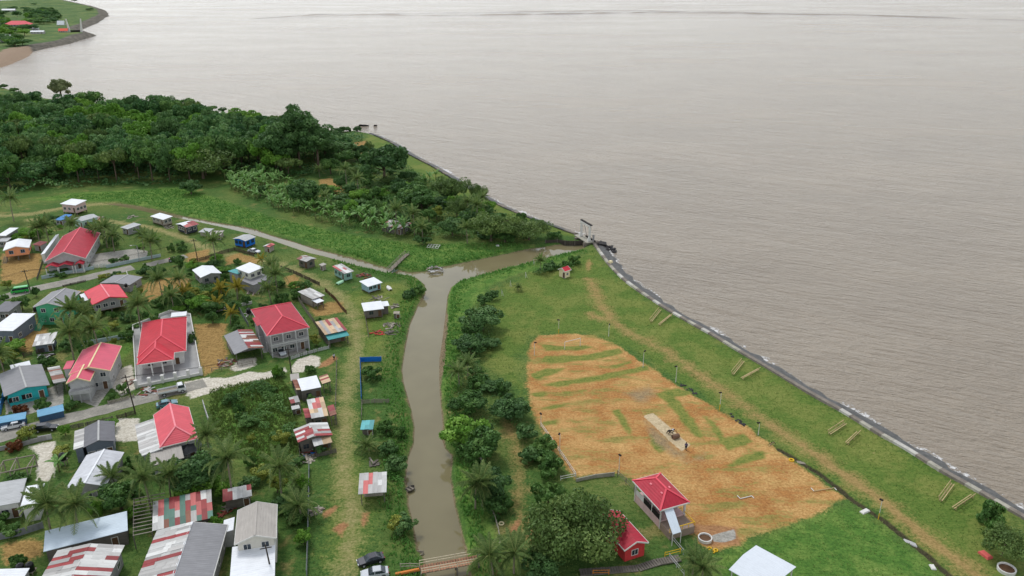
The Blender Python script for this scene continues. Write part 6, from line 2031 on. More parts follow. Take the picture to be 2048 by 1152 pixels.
vehicle('car', 'teal car behind the salmon roof at the roadside', 'car', G(18, 812, 205), G(18, 545, 262), paint_mat('teal_paint', col(88, 132, 142)))
vehicle('car', 'dark sedan on the grass lane by the bridge', 'car', G(7, 512, 1078), G(7, 685, 1030), NAVYC)
vehicle('car', 'silver sedan at the bottom edge below the dark sedan', 'car', G(7, 545, 1165), G(7, 712, 1140), SILVC)
vehicle('car', 'pale car parked under the red hip-roofed house', 'car', G(6, 770, 465), G(6, 735, 415), SILVC)
# small red tractor
tp = G(1, 1528, 632)
o = empty('tractor', (tp.x, tp.y, GL), 0.4, 'small red tractor at the end of the upper road', 'tractor')
REDP = paint_mat('red_tractor_paint', col(186, 40, 34))
prism(MB(), [(1.4, 0.6, 0.3), (1.4, 1.15, 0.3), (0.2, 1.25, 0.35), (0.1, 0.6, 0.35)]).obj('bonnet', REDP, o)
prism(MB(), [(0.1, 0.6, 0.5), (0.1, 1.0, 0.5), (-0.9, 1.15, 0.6), (-1.0, 0.6, 0.6)]).obj('mudguards', REDP, o)
MB().box((-0.55, -0.22, 1.1), (-0.15, 0.22, 1.2)).box((-0.6, -0.22, 1.1), (-0.52, 0.22, 1.6)).obj('seat', DARK, o)
for s in (-1, 1):
    w = link('wheel', WH2[0], o, Matrix.Translation((-0.5, s * 0.75, 0.6)) @ Matrix.Scale(1.5, 4))
    link('rim', WH2[1], w)
    w = link('wheel', WH[0], o, Matrix.Translation((1.1, s * 0.55, 0.34)))
    link('rim', WH[1], w)
MB().tube([(0.9, 0.1, 1.1), (0.9, 0.1, 1.75)], 0.04, 6).obj('exhaust', DARK, o)


# ------------------------------------------------------------------ sluice gate at the creek mouth
a, b = G(21, 235, 445, 2.0), G(21, 405, 548, 2.0)
ex = (b - a).normalized()
mid = (a + b) / 2
SL = (b - a).length / 2
o = empty('sluice_gate', (mid.x, mid.y, 0), math.atan2(ex.y, ex.x), 'white concrete sluice gate frame at the creek mouth', 'sluice gate')
for s in (-1, 1):
    m = MB()
    prism(m, [(0.9, 2.0, 0.28), (-0.5, 2.0, 0.28), (-0.32, 3.4, 0.26), (-0.3, 7.2, 0.25), (0.3, 7.2, 0.25), (0.32, 3.8, 0.26)])
    m.obj('pillar', WHITE, o, Matrix.Translation((s * SL, 0, 0)) @ Matrix.Rotation(-math.pi / 2, 4, 'Z'))
MB().box((-SL - 0.5, -0.32, 7.2), (SL + 0.5, 0.32, 7.75)).obj('lintel', WHITE, o)
MB().slab([(-SL - 0.9, -0.15, 8.1), (SL + 0.9, -0.15, 8.1), (SL + 0.9, 0.55, 8.16), (-SL - 0.9, 0.55, 8.16)], 0.3).obj('roof_slab', DARK, o)
MB().box((-SL - 2.6, -1.6, 1.75), (SL + 1.2, 1.2, 2.0)).obj('deck', CONC, o)
for s in (-1, 1):
    MB().box((s * (SL + 0.2) - 0.5, -2.4, -1.5), (s * (SL + 0.2) + 0.5, 3.6, 1.74)).obj('abutment', CONC_D, o)
MB().box((-SL + 0.75, 1.3, -1.0), (SL - 0.75, 1.5, 2.5)).obj('gate_leaf', DARK, o)
for s in (-0.5, 0.45):
    MB().tube([(s * SL, 1.4, 2.5), (s * SL, 0.2, 7.3)], 0.06, 6).obj('lifting_chain', DARK, o)
MB().box((-SL + 0.8, 1.6, 1.2), (SL + 1.4, 1.75, 2.4)).obj('fender', plain('black_timber', col(44, 40, 38), 0.3), o)
MB().box((SL + 0.5, 0.9, 2.0), (SL + 0.9, 1.5, 4.4)).obj('winch_post', GREYW, o)
# timber wing wall of the sluice
pts = [G(9, x, y, 0.3) for x, y in ((1040, 268), (1130, 262), (1190, 270), (1265, 272), (1325, 268))]
o = empty('retaining_wall', (pts[0].x, pts[0].y, 0), 0, 'dark timber retaining wall left of the sluice gate', 'wall')
BT = planks('tarred_boards', col(72, 66, 60), 0.4, axis='X')
for p, q in zip(pts[:-1], pts[1:]):
    n = 4
    for i in range(n):
        u, v = p.lerp(q, i / n) - pts[0], p.lerp(q, (i + 0.96) / n) - pts[0]
        MB().beam(u + Vector((0, 0, 0.9)), v + Vector((0, 0, 0.9)), 0.14, 2.2).obj('plank_panel', BT, o)
    MB().beam(p - pts[0] + Vector((0, -0.15, -0.6)), p - pts[0] + Vector((0, -0.15, 2.3)), 0.2, 0.2).obj('pile', OLDWOOD, o)


def boulder(seed, s=1.0):
    r = np.random.default_rng(seed)
    m = MB().lathe([(0.0, -0.5), (0.42, -0.35), (0.55, 0.0), (0.4, 0.32), (0.0, 0.45)], 7)
    m.v = [tuple(np.array(v) * (1 + r.uniform(-0.28, 0.28)) + r.uniform(-0.06, 0.06, 3)) for v in m.v]
    return m.mesh('boulder', plain('black_rock', col(62, 60, 60), 0.4, 0.8, 0.3))


BOULD = [boulder(i) for i in range(5)]
o = empty('boulder_pile', G(21, 700, 680, 0.0), 0, 'pile of black boulders on the sea side of the sluice', 'boulders')
br = random.Random(4)
for i in range(46):
    p = G(21, br.uniform(580, 960), 0, 0)
    x = br.uniform(0, 1)
    q = G(21, 600 + 340 * x + br.uniform(-60, 40), 600 + 150 * x + br.uniform(-50, 50), 0.2) - o.location
    s = br.uniform(0.7, 1.8) * (1.0 if x < 0.7 else 0.7)
    link('boulder', BOULD[i % 5], o, Matrix.Translation((q.x, q.y, br.uniform(0.0, 0.5))) @ Matrix.Rotation(br.uniform(0, 6), 4, 'Z') @ Matrix.Diagonal((s, s, s * 0.7, 1)))
m = MB().slab([tuple(G(21, x, y, 1.1) - o.location) for x, y in ((590, 600), (770, 625), (760, 560), (600, 545))], 0.5)
m.obj('broken_slab', plain('black_slab', col(50, 48, 46), 0.4), o)
# wreck and drift in the bay
p = G(12, 435, 178, 0)
o = empty('driftwood', p, 0, 'black wreck timber lying in the water off the point', 'driftwood')
prism(MB(), [(-3, -0.3, 0.8), (3, -0.3, 0.7), (3.2, 0.5, 0.3), (1, 0.8, 0.6), (-2.5, 1.0, 0.5), (-3.2, 0.4, 0.4)]).obj('hull_timber', DARK, o)
prism(MB(), [(6, -0.3, 0.5), (8.6, -0.3, 0.4), (8.2, 0.7, 0.3), (6.4, 0.8, 0.3)]).obj('broken_end', DARK, o)

# far sluice on the headland
fp = G(14, 740, 322, 3)
o = empty('sluice_gate', (fp.x, fp.y, 2.5), 0.3, 'two white sluice pillars on the far headland', 'sluice gate')
for s in (-1, 1):
    prism(MB(), [(-1.6, 0, 1.4), (1.6, 0, 1.4), (0.7, 20, 0.7), (-0.7, 20, 0.7)]).obj('pillar', WHITE, o, Matrix.Translation((s * 7.5, 0, 0)) @ Matrix.Rotation(s * 0.1, 4, 'Y'))
MB().box((-9, -1.2, 0), (9, 1.2, 4.5)).obj('gate_leaf', DARK, o)

# ------------------------------------------------------------------ bridges
def plank_deck(label, name, k, pts, width, z, mat, rails=None, cat='bridge', piles=True):
    P = [G(k, x, y, z) for x, y in pts]
    o = empty(name, (P[0].x, P[0].y, 0), 0, label, cat)
    o0 = Vector((P[0].x, P[0].y, 0))
    r = random.Random(len(label))
    for a, b in zip(P[:-1], P[1:]):
        d = (b - a).normalized()
        s = Vector((-d.y, d.x, 0)).normalized()
        n = max(1, int((b - a).length / 0.42))
        for i in range(n):
            c = a.lerp(b, (i + 0.5) / n) - o0
            w = width / 2 * r.uniform(0.93, 1.06)
            MB().beam(c - s * w, c + s * w, 0.36, 0.07).obj('plank', mat, o)
        for q in (-1, 1):
            MB().beam(a - o0 + s * q * width * 0.4 - Vector((0, 0, 0.14)), b - o0 + s * q * width * 0.4 - Vector((0, 0, 0.14)), 0.16, 0.2).obj('girder', OLDWOOD, o)
            if rails:
                m = MB()
                for hh in (0.5, 1.0):
                    m.beam(a - o0 + s * q * width * 0.5 + Vector((0, 0, hh)), b - o0 + s * q * width * 0.5 + Vector((0, 0, hh)), 0.07, 0.09)
                m.obj('rail', rails, o)
                nn = max(1, int((b - a).length / 2.2))
                for i in range(nn + 1):
                    c = a.lerp(b, i / nn) - o0 + s * q * width * 0.5
                    MB().beam(c + Vector((0, 0, -0.1)), c + Vector((0, 0, 1.05)), 0.09, 0.09).obj('rail_post', rails, o)
        if piles:
            nn = max(1, int((b - a).length / 4))
            for i in range(nn + 1):
                for q in (-1, 1):
                    c = a.lerp(b, i / nn) - o0 + s * q * width * 0.38
                    MB().tube([(c.x, c.y, -1.2), (c.x, c.y, z - 0.1)], 0.13, 7).obj('pile', OLDWOOD, o)
    return o


plank_deck('grey plank footbridge over the channel mouth', 'footbridge', 5, [(1735, 618), (1790, 565), (1845, 510), (1895, 468)], 1.5, 1.5, TIMBER, TIMBER)
plank_deck('reddish plank bridge with pale rails over the lower creek', 'bridge', 22, [(520, 845), (1130, 735), (1500, 668)], 1.9, 2.1, planks('reddish_planks', col(158, 118, 92), 0.35), planks('pale_rail_wood', col(206, 194, 168), 0.25))
# approach rails of the bridge
ORW = planks('orange_beam', col(206, 128, 66), 0.25)
for lab, pts, mt in (('pale handrail at the left approach of the bridge', [(180, 830), (345, 822), (510, 830)], PALEWOOD), ('long pale handrail at the right approach of the bridge', [(1500, 640), (1680, 545), (1888, 455)], PALEWOOD), ('pale handrail running up the bank behind the bridge', [(1888, 455), (1850, 200), (1790, 0), (1745, -120)], PALEWOOD)):
    fence(lab, 22, pts, 1.0, mt, 2.0, 'rail', name='handrail')
o = empty('timber_beam', G(22, 95, 945), 0, 'orange timber beam lying at the left bridge approach', 'beam')
m = MB().beam(Vector((0, 0, 0.25)), G(22, 520, 880) - G(22, 95, 945) + Vector((0, 0, 0.5)), 0.35, 0.4)
m.obj('baulk', ORW, o)
for x, y in ((0.1, 0), (0.8, 0)):
    q = (G(22, 520, 880) - G(22, 95, 945)) * x
    MB().box((q.x - 0.2, q.y - 0.3, -0.1), (q.x + 0.2, q.y + 0.3, 0.12)).obj('bearer', OLDWOOD, o)
plank_deck('dark plank walkway curving below the red cottage', 'walkway', 8, [(1060, 1078), (1300, 1062), (1500, 1048), (1650, 1000), (1822, 968)], 1.5, 1.25, OLDWOOD, None, 'walkway', False)
fence('yellow bar gate at the end of the plank walkway', 8, [(1705, 965), (1822, 935)], 1.0, YEL, 3, 'rail', name='bar_gate')
fence('orange bar rail on the plank walkway', 8, [(1160, 1100), (1280, 1098)], 1.0, plain('orange_rail', col(206, 130, 50)), 3, 'rail', name='bar_gate')


# ------------------------------------------------------------------ street furniture
def lamp_post(label, k, x, y, h=4.2, mat=None, base=None, head='box'):
    p = G(k, x, y)
    o = empty('lamp_post', (p.x, p.y, hgt(p.x, p.y)), VR.uniform(0, 6), label, 'lamp post', 'lamp posts round the field')
    MB().tube([(0, 0, -0.2), (0, 0, h * 0.35)], 0.075, 8).obj('pole_foot', base or mat or WHITE, o)
    MB().tube([(0, 0, h * 0.35), (0, 0, h)], 0.055, 8).obj('pole', mat or WHITE, o)
    MB().box((-0.12, -0.3, h - 0.05), (0.5, 0.02, h + 0.16)).obj('floodlight', DARK if head == 'box' else WHITE, o)
    return o


for i, (lab, k, x, y, h, bs) in enumerate((('lamp post behind the goal, left one', 10, 350, 95, 3.8, YEL), ('lamp post behind the goal, right one', 10, 710, 118, 3.4, None), ('thin post at the far left corner of the field', 10, 175, 255, 3.6, None), ('lamp post on the seaward side of the field, farthest', 10, 957, 340, 4.4, None),
                                         ('lamp post on the seaward side of the field, second', 10, 1193, 448, 4.2, None), ('lamp post on the seaward side of the field, third', 10, 1508, 650, 4.4, YEL), ('lamp post left of the dry field by the white rail', 10, 357, 960, 4.6, None), ('lamp post in front of the red pavilion', 10, 783, 1105, 4.4, None),
                                         ('lamp post at the field edge among shrubs', 10, 222, 768, 3.2, None), ('yellow-footed lamp post on the lawn beside the track', 11, 1103, 805, 4.0, YEL), ('lamp post beside the bicycle', 11, 360, 278, 2.8, None), ('white post among trees on the creek bank', 7, 1412, 358, 3.4, None), ('lamp post at the bottom edge beside palms', 8, 632, 985, 3.2, None))):
    lamp_post(lab, k, x, y, h, WHITE, bs)
for i, (x, y) in enumerate(((705, 660), (768, 588), (888, 522), (948, 418))):
    p = G(9, x, y)
    o = empty('fence_post', (p.x, p.y, hgt(p.x, p.y)), 0, ['white post by the dark round bush', 'white leaning post on the bank', 'white post below the small palm', 'white post at the creek edge'][i], 'post', 'white posts along the right creek bank')
    MB().beam((0, 0, -0.2), (0.15 * (i % 2), 0, 2.0), 0.12, 0.12).obj('upright', WHITE, o)
    MB().beam((0.6, 0, -0.1), (0.08, 0, 1.5), 0.08, 0.08).obj('brace', WHITE, o)


def utility_pole(label, k, x, y, h, lean=0.0, lamp=False):
    p = G(k, x, y)
    o = empty('utility_pole', (p.x, p.y, GL), 0.3, label, 'utility pole')
    mt = plain('tarred_pole', col(66, 60, 54), 0.3) if not lamp else LGREY
    MB().tube([(0, 0, -0.3), (lean * 0.5, 0, h / 2), (lean, 0, h)], [0.16, 0.13, 0.1], 8).obj('pole', mt, o)
    if lamp:
        MB().tube([(lean, 0, h), (lean - 0.8, -0.3, h + 0.35), (lean - 1.5, -0.5, h + 0.4)], 0.05, 6).obj('arm', mt, o)
        MB().box((lean - 2.0, -0.65, h + 0.3), (lean - 1.4, -0.4, h + 0.46)).obj('lamp_head', WHITE, o)
    else:
        MB().box((lean - 0.9, -0.06, h - 0.7), (lean + 0.9, 0.06, h - 0.56)).obj('cross_arm', mt, o)
        for s in (-0.8, 0, 0.8):
            MB().tube([(lean + s, 0, h - 0.56), (lean + s, 0, h - 0.36)], 0.05, 6).obj('insulator', WHITE, o)
    return o


for a in ((2, 1200, 912, 9.5, 'dark utility pole leaning beside the sandy lot', -0.5), (1, 276, 912, 7.6, 'dark utility pole beside the green minibus', -0.4), (1, 1752, 622, 7.5, 'dark utility pole at the lane junction', -0.3), (6, 836, 602, 7.0, 'utility pole by the sand heap', -0.2), (4, 1128, 1180, 7.0, 'black pole above the wide white roof', -0.4)):
    utility_pole(a[4], a[0], a[1], a[2], a[3], a[5])
utility_pole('pale street lamp on the hall driveway', 1, 1238, 632, 5.5, 0.0, True)

# sagging cables between the poles
def cable(label, a, b, sag=0.8):
    o = empty('power_cable', (a.x, a.y, GL), 0, label, 'cable', 'power cables over the village')
    o0 = Vector((a.x, a.y, GL))
    for k in (-0.7, 0.0, 0.7):
        pts = [a.lerp(b, t / 10) + Vector((k, 0, -sag * 4 * (t / 10) * (1 - t / 10))) - o0 for t in range(11)]
        MB().tube(pts, 0.022, 4).obj('strand', DARK, o)


PT = [G(2, 1200, 912) + Vector((-0.5, 0, 9.0)), G(6, 836, 602) + Vector((-0.2, 0, 6.5)), G(1, 276, 912) + Vector((-0.4, 0, 7.1)), G(1, 1752, 622) + Vector((-0.3, 0, 7.0)), G(4, 1128, 1180) + Vector((-0.4, 0, 6.5))]
cable('power cables over the lower road towards the sand heap', PT[0], PT[1])
cable('power cables over the upper road past the red hall', PT[2], PT[3], 1.2)
cable('power cables over the lower road leaving at the left edge', PT[0], G(0, -60, 890) + Vector((0, 0, 8.5)), 1.0)
cable('power cables over the upper road leaving at the left edge', PT[2], G(0, -120, 625) + Vector((0, 0, 7.0)), 0.8)

# goal
a, b = G(10, 393, 215), G(10, 505, 187)
o = empty('goal', (a.x, a.y, hgt(a.x, a.y)), 0, 'white goal frame at the far end of the dry field', 'goal')
d = b - a
for q in (Vector((0, 0, 0)), Vector((d.x, d.y, 0))):
    MB().tube([(q.x, q.y, -0.1), (q.x, q.y, 2.15)], 0.07, 8).obj('upright', WHITE, o)
MB().tube([(0, 0, 2.15), (d.x, d.y, 2.15)], 0.07, 8).obj('crossbar', WHITE, o)
for lab, k, p, q in (('white goal frame pole lying on the dry field near the shelter', 11, (250, 677), (320, 660)), ('pale goal pole lying at the corner of the dry field', 11, (706, 630), (832, 610))):
    a, b = G(k, *p), G(k, *q)
    o = empty('fallen_goal', (a.x, a.y, GL), 0, lab, 'goal frame')
    d = Vector((b.x - a.x, b.y - a.y, 0))
    MB().tube([(0, 0, 0.15), (d.x, d.y, 0.15)], 0.08, 8).obj('crossbar', WHITE if 'white' in lab else YWOOD, o)
    n = Vector((-d.y, d.x, 0)).normalized()
    MB().tube([(0, 0, 0.13), tuple(n * 1.0 + Vector((0, 0, 0.13)))], 0.07, 8).obj('upright', WHITE, o)
    MB().tube([(d.x, d.y, 0.15), tuple(d - n * 0.7 + Vector((0, 0, 0.13)))], 0.07, 8).obj('upright', WHITE, o)

# long benches in pairs along the sea defence
names = ['pair nearest the sluice', 'second pair', 'third pair', 'pair by the round tree']
for i, pr in enumerate((((1303, 646), (1322, 624), (1316, 652), (1340, 634)), ((1467, 752), (1488, 727), (1481, 759), (1515, 742)), ((1660, 873), (1692, 853), (1690, 889), (1713, 868)), ((1883, 1006), (1907, 974), (1903, 1019), (1941, 995)))):
    for j in range(2):
        a, b = G(0, *pr[2 * j]), G(0, *pr[2 * j + 1])
        z = hgt(a.x, a.y)
        o = empty('bench', (a.x, a.y, z), 0, 'long yellow timber bench on shore grass, %s of the %s' % (('left', 'right')[j], names[i]), 'bench', 'timber benches along the seawall')
        d = Vector((b.x - a.x, b.y - a.y, hgt(b.x, b.y) - z))
        n = Vector((-d.y, d.x, 0)).normalized() * (1 if j == 0 else -1)
        for off, hh in ((0.0, 0.5), (0.42, 0.5), (0.7, 1.05)):
            MB().beam(n * off + Vector((0, 0, hh)), d + n * off + Vector((0, 0, hh)), 0.16 if off < 0.5 else 0.08, 0.07 if off < 0.5 else 0.16).obj('seat_plank' if off < 0.5 else 'back_plank', YWOOD, o)
        for t in (0.06, 0.5, 0.94):
            MB().beam(d * t + n * 0.21 + Vector((0, 0, -0.1)), d * t + n * 0.21 + Vector((0, 0, 0.46)), 0.1, 0.1).obj('leg', YWOOD, o)
            MB().beam(d * t + n * 0.5 + Vector((0, 0, -0.1)), d * t + n * 0.68 + Vector((0, 0, 1.15)), 0.09, 0.09).obj('back_post', YWOOD, o)

# rings, planters, litter
def ring(name, label, k, x, y, r, tube, mat, cat, z=None, group=None, soil=False, h=None):
    p = G(k, x, y)
    o = empty(name, (p.x, p.y, hgt(p.x, p.y)), 0, label, cat, group)
    n = 20
    if h is None:
        m = MB().lathe([(r - tube, tube), (r - tube * 0.7, 2 * tube), (r + tube * 0.7, 2 * tube), (r + tube, tube), (r + tube * 0.7, 0), (r - tube * 0.7, 0), (r - tube, tube)], n)
    else:
        m = MB().lathe([(r, -0.1), (r * 1.05, h), (r * 0.9, h), (r * 0.86, -0.1)], n)
    m.obj('ring' if h is None else 'rim', mat, o, smooth=h is None)
    if soil:
        MB().lathe([(r * 0.9, h * 0.55), (0, h * 0.62)], n).obj('soil', BROWNWOOD, o)
    return o


ring('tyre_ring', 'yellow tyre at the seaward edge of the field', 11, 566, 438, 0.42, 0.13, YEL, 'tyre')
for i, (x, y) in enumerate(((60, 985), (80, 1003), (98, 996))):
    ring('tyre_ring', ['yellow tyre near the white shelter, leftmost', 'yellow tyre near the white shelter, nearest', 'yellow tyre near the white shelter, rightmost'][i], 11, x, y, 0.3, 0.1, YEL, 'tyre')
ring('tyre_ring', 'pale tyre on the bank path by the handrail', 8, 466, 712, 0.4, 0.12, CREAM, 'tyre')
ring('planter', 'white ring planter on the concrete beside the pavilion', 11, 30, 928, 1.15, 0.1, WHITE, 'planter', soil=True, h=0.6)
ring('planter', 'white ring planter under the spreading tree, lower right', 11, 1895, 1122, 1.35, 0.1, WHITE, 'planter', soil=True, h=0.6)
for i, (lab, k, x, y, sx, sy, sz, mt) in enumerate((('white sack lying by the lawn edge', 11, 1020, 757, 0.9, 0.45, 0.3, WHITE), ('white bucket lid on the lawn, lower right', 11, 1442, 1097, 0.6, 0.4, 0.25, WHITE), ('grey culvert slab across the ditch', 11, 1305, 937, 1.2, 0.5, 0.2, LGREY),
                                                    ('faded red cooler box on the grass by the track', 11, 1766, 1028, 0.6, 1.0, 0.5, plain('faded_red_plastic', col(206, 96, 90), 0.2)), ('plank laid across the ditch by the yellow tyre', 11, 640, 442, 0.5, 1.2, 0.12, TIMBER), ('pale stone block on the seawall top', 21, 845, 1050, 0.6, 0.6, 0.7, CREAM), ('white rag heap on the meadow', 9, 672, 278, 0.6, 0.5, 0.4, WHITE))):
    p = G(k, x, y)
    z = hgt(p.x, p.y)
    o = empty(['sack', 'bucket_lid', 'culvert_slab', 'cooler_box', 'ditch_plank', 'stone_block', 'rag_heap'][i], (p.x, p.y, z if i != 5 else 1.85), 0.5 + i, lab, ['sack', 'lid', 'slab', 'cooler', 'plank', 'block', 'rags'][i])
    prism(MB(), [(-sx, 0, sy), (sx, 0, sy), (sx * 0.92, sz * 0.8, sy * 0.9), (sx * 0.6, sz, sy * 0.75), (-sx * 0.7, sz * 0.95, sy * 0.75), (-sx * 0.95, sz * 0.6, sy * 0.9)]).obj('main_body', mt, o)
# bicycle
p = G(11, 445, 345)
o = empty('bicycle', (p.x, p.y, hgt(p.x, p.y)), 0.3, 'bicycle lying propped at the seaward field edge', 'bicycle')
for x in (-0.52, 0.52):
    m = MB()
    n = 16
    m.tube([(x + 0.33 * math.cos(i * 2 * math.pi / n), 0.0, 0.34 + 0.33 * math.sin(i * 2 * math.pi / n)) for i in range(n + 1)], 0.03, 5, cap=False)
    m.obj('wheel', TYRE, o)
m = MB().tube([(-0.52, 0, 0.34), (0.0, 0, 0.36), (0.38, 0, 0.8), (-0.18, 0, 0.82), (0.0, 0, 0.36)], 0.03, 5).tube([(-0.52, 0, 0.34), (-0.18, 0, 0.82)], 0.025, 5).tube([(0.52, 0, 0.34), (0.36, 0, 0.95)], 0.025, 5)
m.obj('frame', paint_mat('bicycle_paint', col(150, 60, 110)), o)
MB().tube([(0.34, -0.25, 0.98), (0.36, 0, 0.95), (0.34, 0.25, 0.98)], 0.02, 5).obj('handlebar', DARK, o)
MB().box((-0.32, -0.07, 0.86), (-0.08, 0.07, 0.92)).obj('saddle', DARK, o)

# stones along the drain beside the field
for lab, k, ln in (('heap of dark stones beside the field drain, far end', 10, ((1225, 462), (1335, 528))), ('row of dark stones beside the field drain, near the bicycle', 10, ((1560, 668), (1700, 768)))):
    a, b = G(k, *ln[0]), G(k, *ln[1])
    o = empty('stone_heap', (a.x, a.y, hgt(a.x, a.y)), 0, lab, 'stones')
    for i in range(14):
        q = a.lerp(b, br.random()) - a
        s = br.uniform(0.35, 0.8)
        link('boulder', BOULD[i % 5], o, Matrix.Translation((q.x + br.uniform(-0.5, 0.5), q.y + br.uniform(-0.5, 0.5), 0.1)) @ Matrix.Rotation(br.uniform(0, 6), 4, 'Z') @ Matrix.Diagonal((s, s, s * 0.6, 1)))

# white lattice frame on the meadow
a, b, c = G(9, 130, 300), G(9, 215, 308), G(9, 232, 282)
o = empty('lattice_frame', (a.x, a.y, GL), 0, 'white lattice frame lying on the wet meadow', 'frame')
u, v = b - a, c - b
for i in range(5):
    MB().beam(u * (i / 4) + Vector((0, 0, 0.7)), u * (i / 4) + v + Vector((0, 0, 0.7)), 0.12, 0.08).obj('slat', WHITE, o)
for i in range(3):
    MB().beam(v * (i / 2) + Vector((0, 0, 0.62)), v * (i / 2) + u + Vector((0, 0, 0.62)), 0.12, 0.08).obj('slat', WHITE, o)
for q in (Vector((0, 0, 0)), u, v, u + v):
    MB().beam(Vector((q.x, q.y, -0.1)), Vector((q.x, q.y, 0.6)), 0.1, 0.1).obj('leg', TIMBER, o)


# boats
def boat(label, p, rz, L, mat, flip=False, z=0.0):
    o = empty('rowing_boat', (p.x, p.y, p.z + z), rz, label, 'boat')
    st = [(-0.5, 0.62, 0.5), (-0.25, 0.9, 0.42), (0.1, 0.95, 0.42), (0.35, 0.65, 0.48), (0.5, 0.04, 0.62)]
    m = MB()
    vs, n = [], len(st)
    for t, w, h in st:
        for y, zz in ((-w * 0.75, h), (-w * 0.6, 0.06), (0, 0), (w * 0.6, 0.06), (w * 0.75, h), (w * 0.66, h), (w * 0.52, 0.14), (0, 0.1), (-w * 0.52, 0.14), (-w * 0.66, h)):
            vs.append((t * L, y, zz))
    fs = [(i * 10 + j, i * 10 + (j + 1) % 10, (i + 1) * 10 + (j + 1) % 10, (i + 1) * 10 + j) for i in range(n - 1) for j in range(10)]
    fs += [tuple(range(9, -1, -1)), tuple(range((n - 1) * 10, n * 10))]
    M = Matrix.Translation((0, 0, 0.6)) @ Matrix.Rotation(math.pi, 4, 'X') if flip else Matrix.Identity(4)
    m.poly(vs, fs).obj('hull', mat, o, M)
    for t in (-0.25, 0.12):
        MB().box((t * L - 0.12, -0.6, 0.3), (t * L + 0.12, 0.6, 0.34)).obj('thwart', TIMBER, o, M)


boat('small pale green rowing boat moored by the plank footbridge', G(5, 1795, 612, 0.2), 1.0, 3.6, plain('boat_green', col(150, 180, 160), 0.2), z=-0.1)
boat('white boat hull pulled up beside the pale blue hut', G(5, 1735, 775), 2.0, 3.4, WHITE, True)
boat('mint boat hull lying before the mint shack', G(5, 1310, 725), 1.1, 3.4, plain('mint_hull', col(160, 206, 170), 0.15), True)
boat('half sunk boat at the creek edge left of the bridge', G(7, 925, 1000, 0.2), 0.35, 3.0, PALEWOOD, z=-0.12)
boat('grey boat wreck on the mud of the left creek bank', G(7, 890, 515, 0.3), 0.8, 1.9, OLDWOOD, z=0.0)


# heaps of scrap and boards
def heap(label, k, x, y, R, mats, n, name='scrap_heap', cat='scrap', Ln=1.6, zs=0.7):
    p = G(k, x, y)
    o = empty(name, (p.x, p.y, GL), 0, label, cat)
    r = random.Random(int(x * 7 + y))
    for i in range(n):
        a = r.uniform(0, 6.28)
        d = R * math.sqrt(r.random())
        c = Vector((d * math.cos(a), d * math.sin(a), max(0.08, zs * (1 - d / R) * r.uniform(0.3, 1))))
        t = r.uniform(0, 6.28)
        v = Vector((math.cos(t), math.sin(t), r.uniform(-0.25, 0.25))) * (Ln * r.uniform(0.4, 0.7))
        MB().beam(c - v, c + v, r.uniform(0.15, 0.5), r.uniform(0.05, 0.14)).obj('board', r.choice(mats), o)


REDSCRAP = plain('rusty_scrap', col(128, 66, 52), 0.4)
RUBBLE = plain('rubble', col(160, 146, 134), 0.4)
for a in (('rusty red scrap heap beside the pale blue hut', 5, 1520, 665, 2.4, [REDSCRAP, REDSCRAP, OLDWOOD], 26), ('scrap metal heap before the open carport', 6, 300, 520, 2.2, [REDSCRAP, OLDWOOD, RUBBLE], 22), ('pale scrap boards below the white-roofed shack by the creek', 6, 1660, 212, 2.2, [PALEWOOD, OLDWOOD], 24),
          ('bleached firewood heap below the striped shack', 20, 250, 1050, 1.6, [PALEWOOD, PALEWOOD, OLDWOOD], 26), ('rubble heap along the front wall of the walled yard', 2, 1310, 725, 2.2, [RUBBLE, REDSCRAP, LGREY], 22), ('scattered boards between shacks and creek', 5, 1640, 870, 2.6, [OLDWOOD, PALEWOOD], 18), ('pile of junk in front of the striped shack', 20, 330, 950, 1.8, [OLDWOOD, LGREY, REDSCRAP, ROYAL], 24),
          ('junk between the square white roof and the tan roof', 20, 380, 405, 1.5, [OLDWOOD, LGREY], 14), ('scattered boards by the crate-like hut', 5, 1790, 925, 1.5, [OLDWOOD, PALEWOOD], 12), ('rubbish along the creek junction mud', 9, 190, 455, 2.6, [RUBBLE, OLDWOOD, LGREY], 30), ('junk beside the pale green house', 1, 870, 250, 1.8, [RUBBLE, OLDWOOD, REDSCRAP], 16),
          ('stacked boards near the channel behind the palms', 1, 1170, 240, 2.0, [OLDWOOD, PALEWOOD], 14), ('scrap by the channel near the white-roofed plank house', 1, 1500, 330, 2.0, [PALEWOOD, OLDWOOD], 14), ('broken boards around the cream two-storey house', 5, 560, 800, 2.6, [OLDWOOD, RUBBLE], 20), ('rubble beside the pink house drive', 2, 1160, 640, 1.6, [RUBBLE, REDSCRAP], 14), ('clutter behind the aqua house', 2, 400, 420, 2.0, [OLDWOOD, DARK, LGREY], 18),
          ('junk along the wall between two grey roofs', 4, 660, 800, 1.6, [OLDWOOD, DARK, LGREY], 18), ('red junk under the rusty patchwork shed', 4, 770, 640, 1.4, [REDSCRAP, OLDWOOD], 12), ('clutter beside the red hip-roofed house', 6, 500, 110, 1.8, [OLDWOOD, LGREY, DARK], 18), ('stones and boards on the concrete slab by the pipe fence', 7, 190, 680, 1.0, [RUBBLE, PALEWOOD], 8),
          ('red boards on the low wreck beside the creek fence', 6, 1540, 275, 1.6, [REDSCRAP, plain('red_tarp', col(190, 60, 60), 0.2)], 12), ('grey boards beside the red wreck', 6, 1660, 268, 1.7, [OLDWOOD], 12), ('low scrap beside the open shed', 7, 620, 320, 0.9, [OLDWOOD, PALEWOOD], 8)):
    heap(*a)
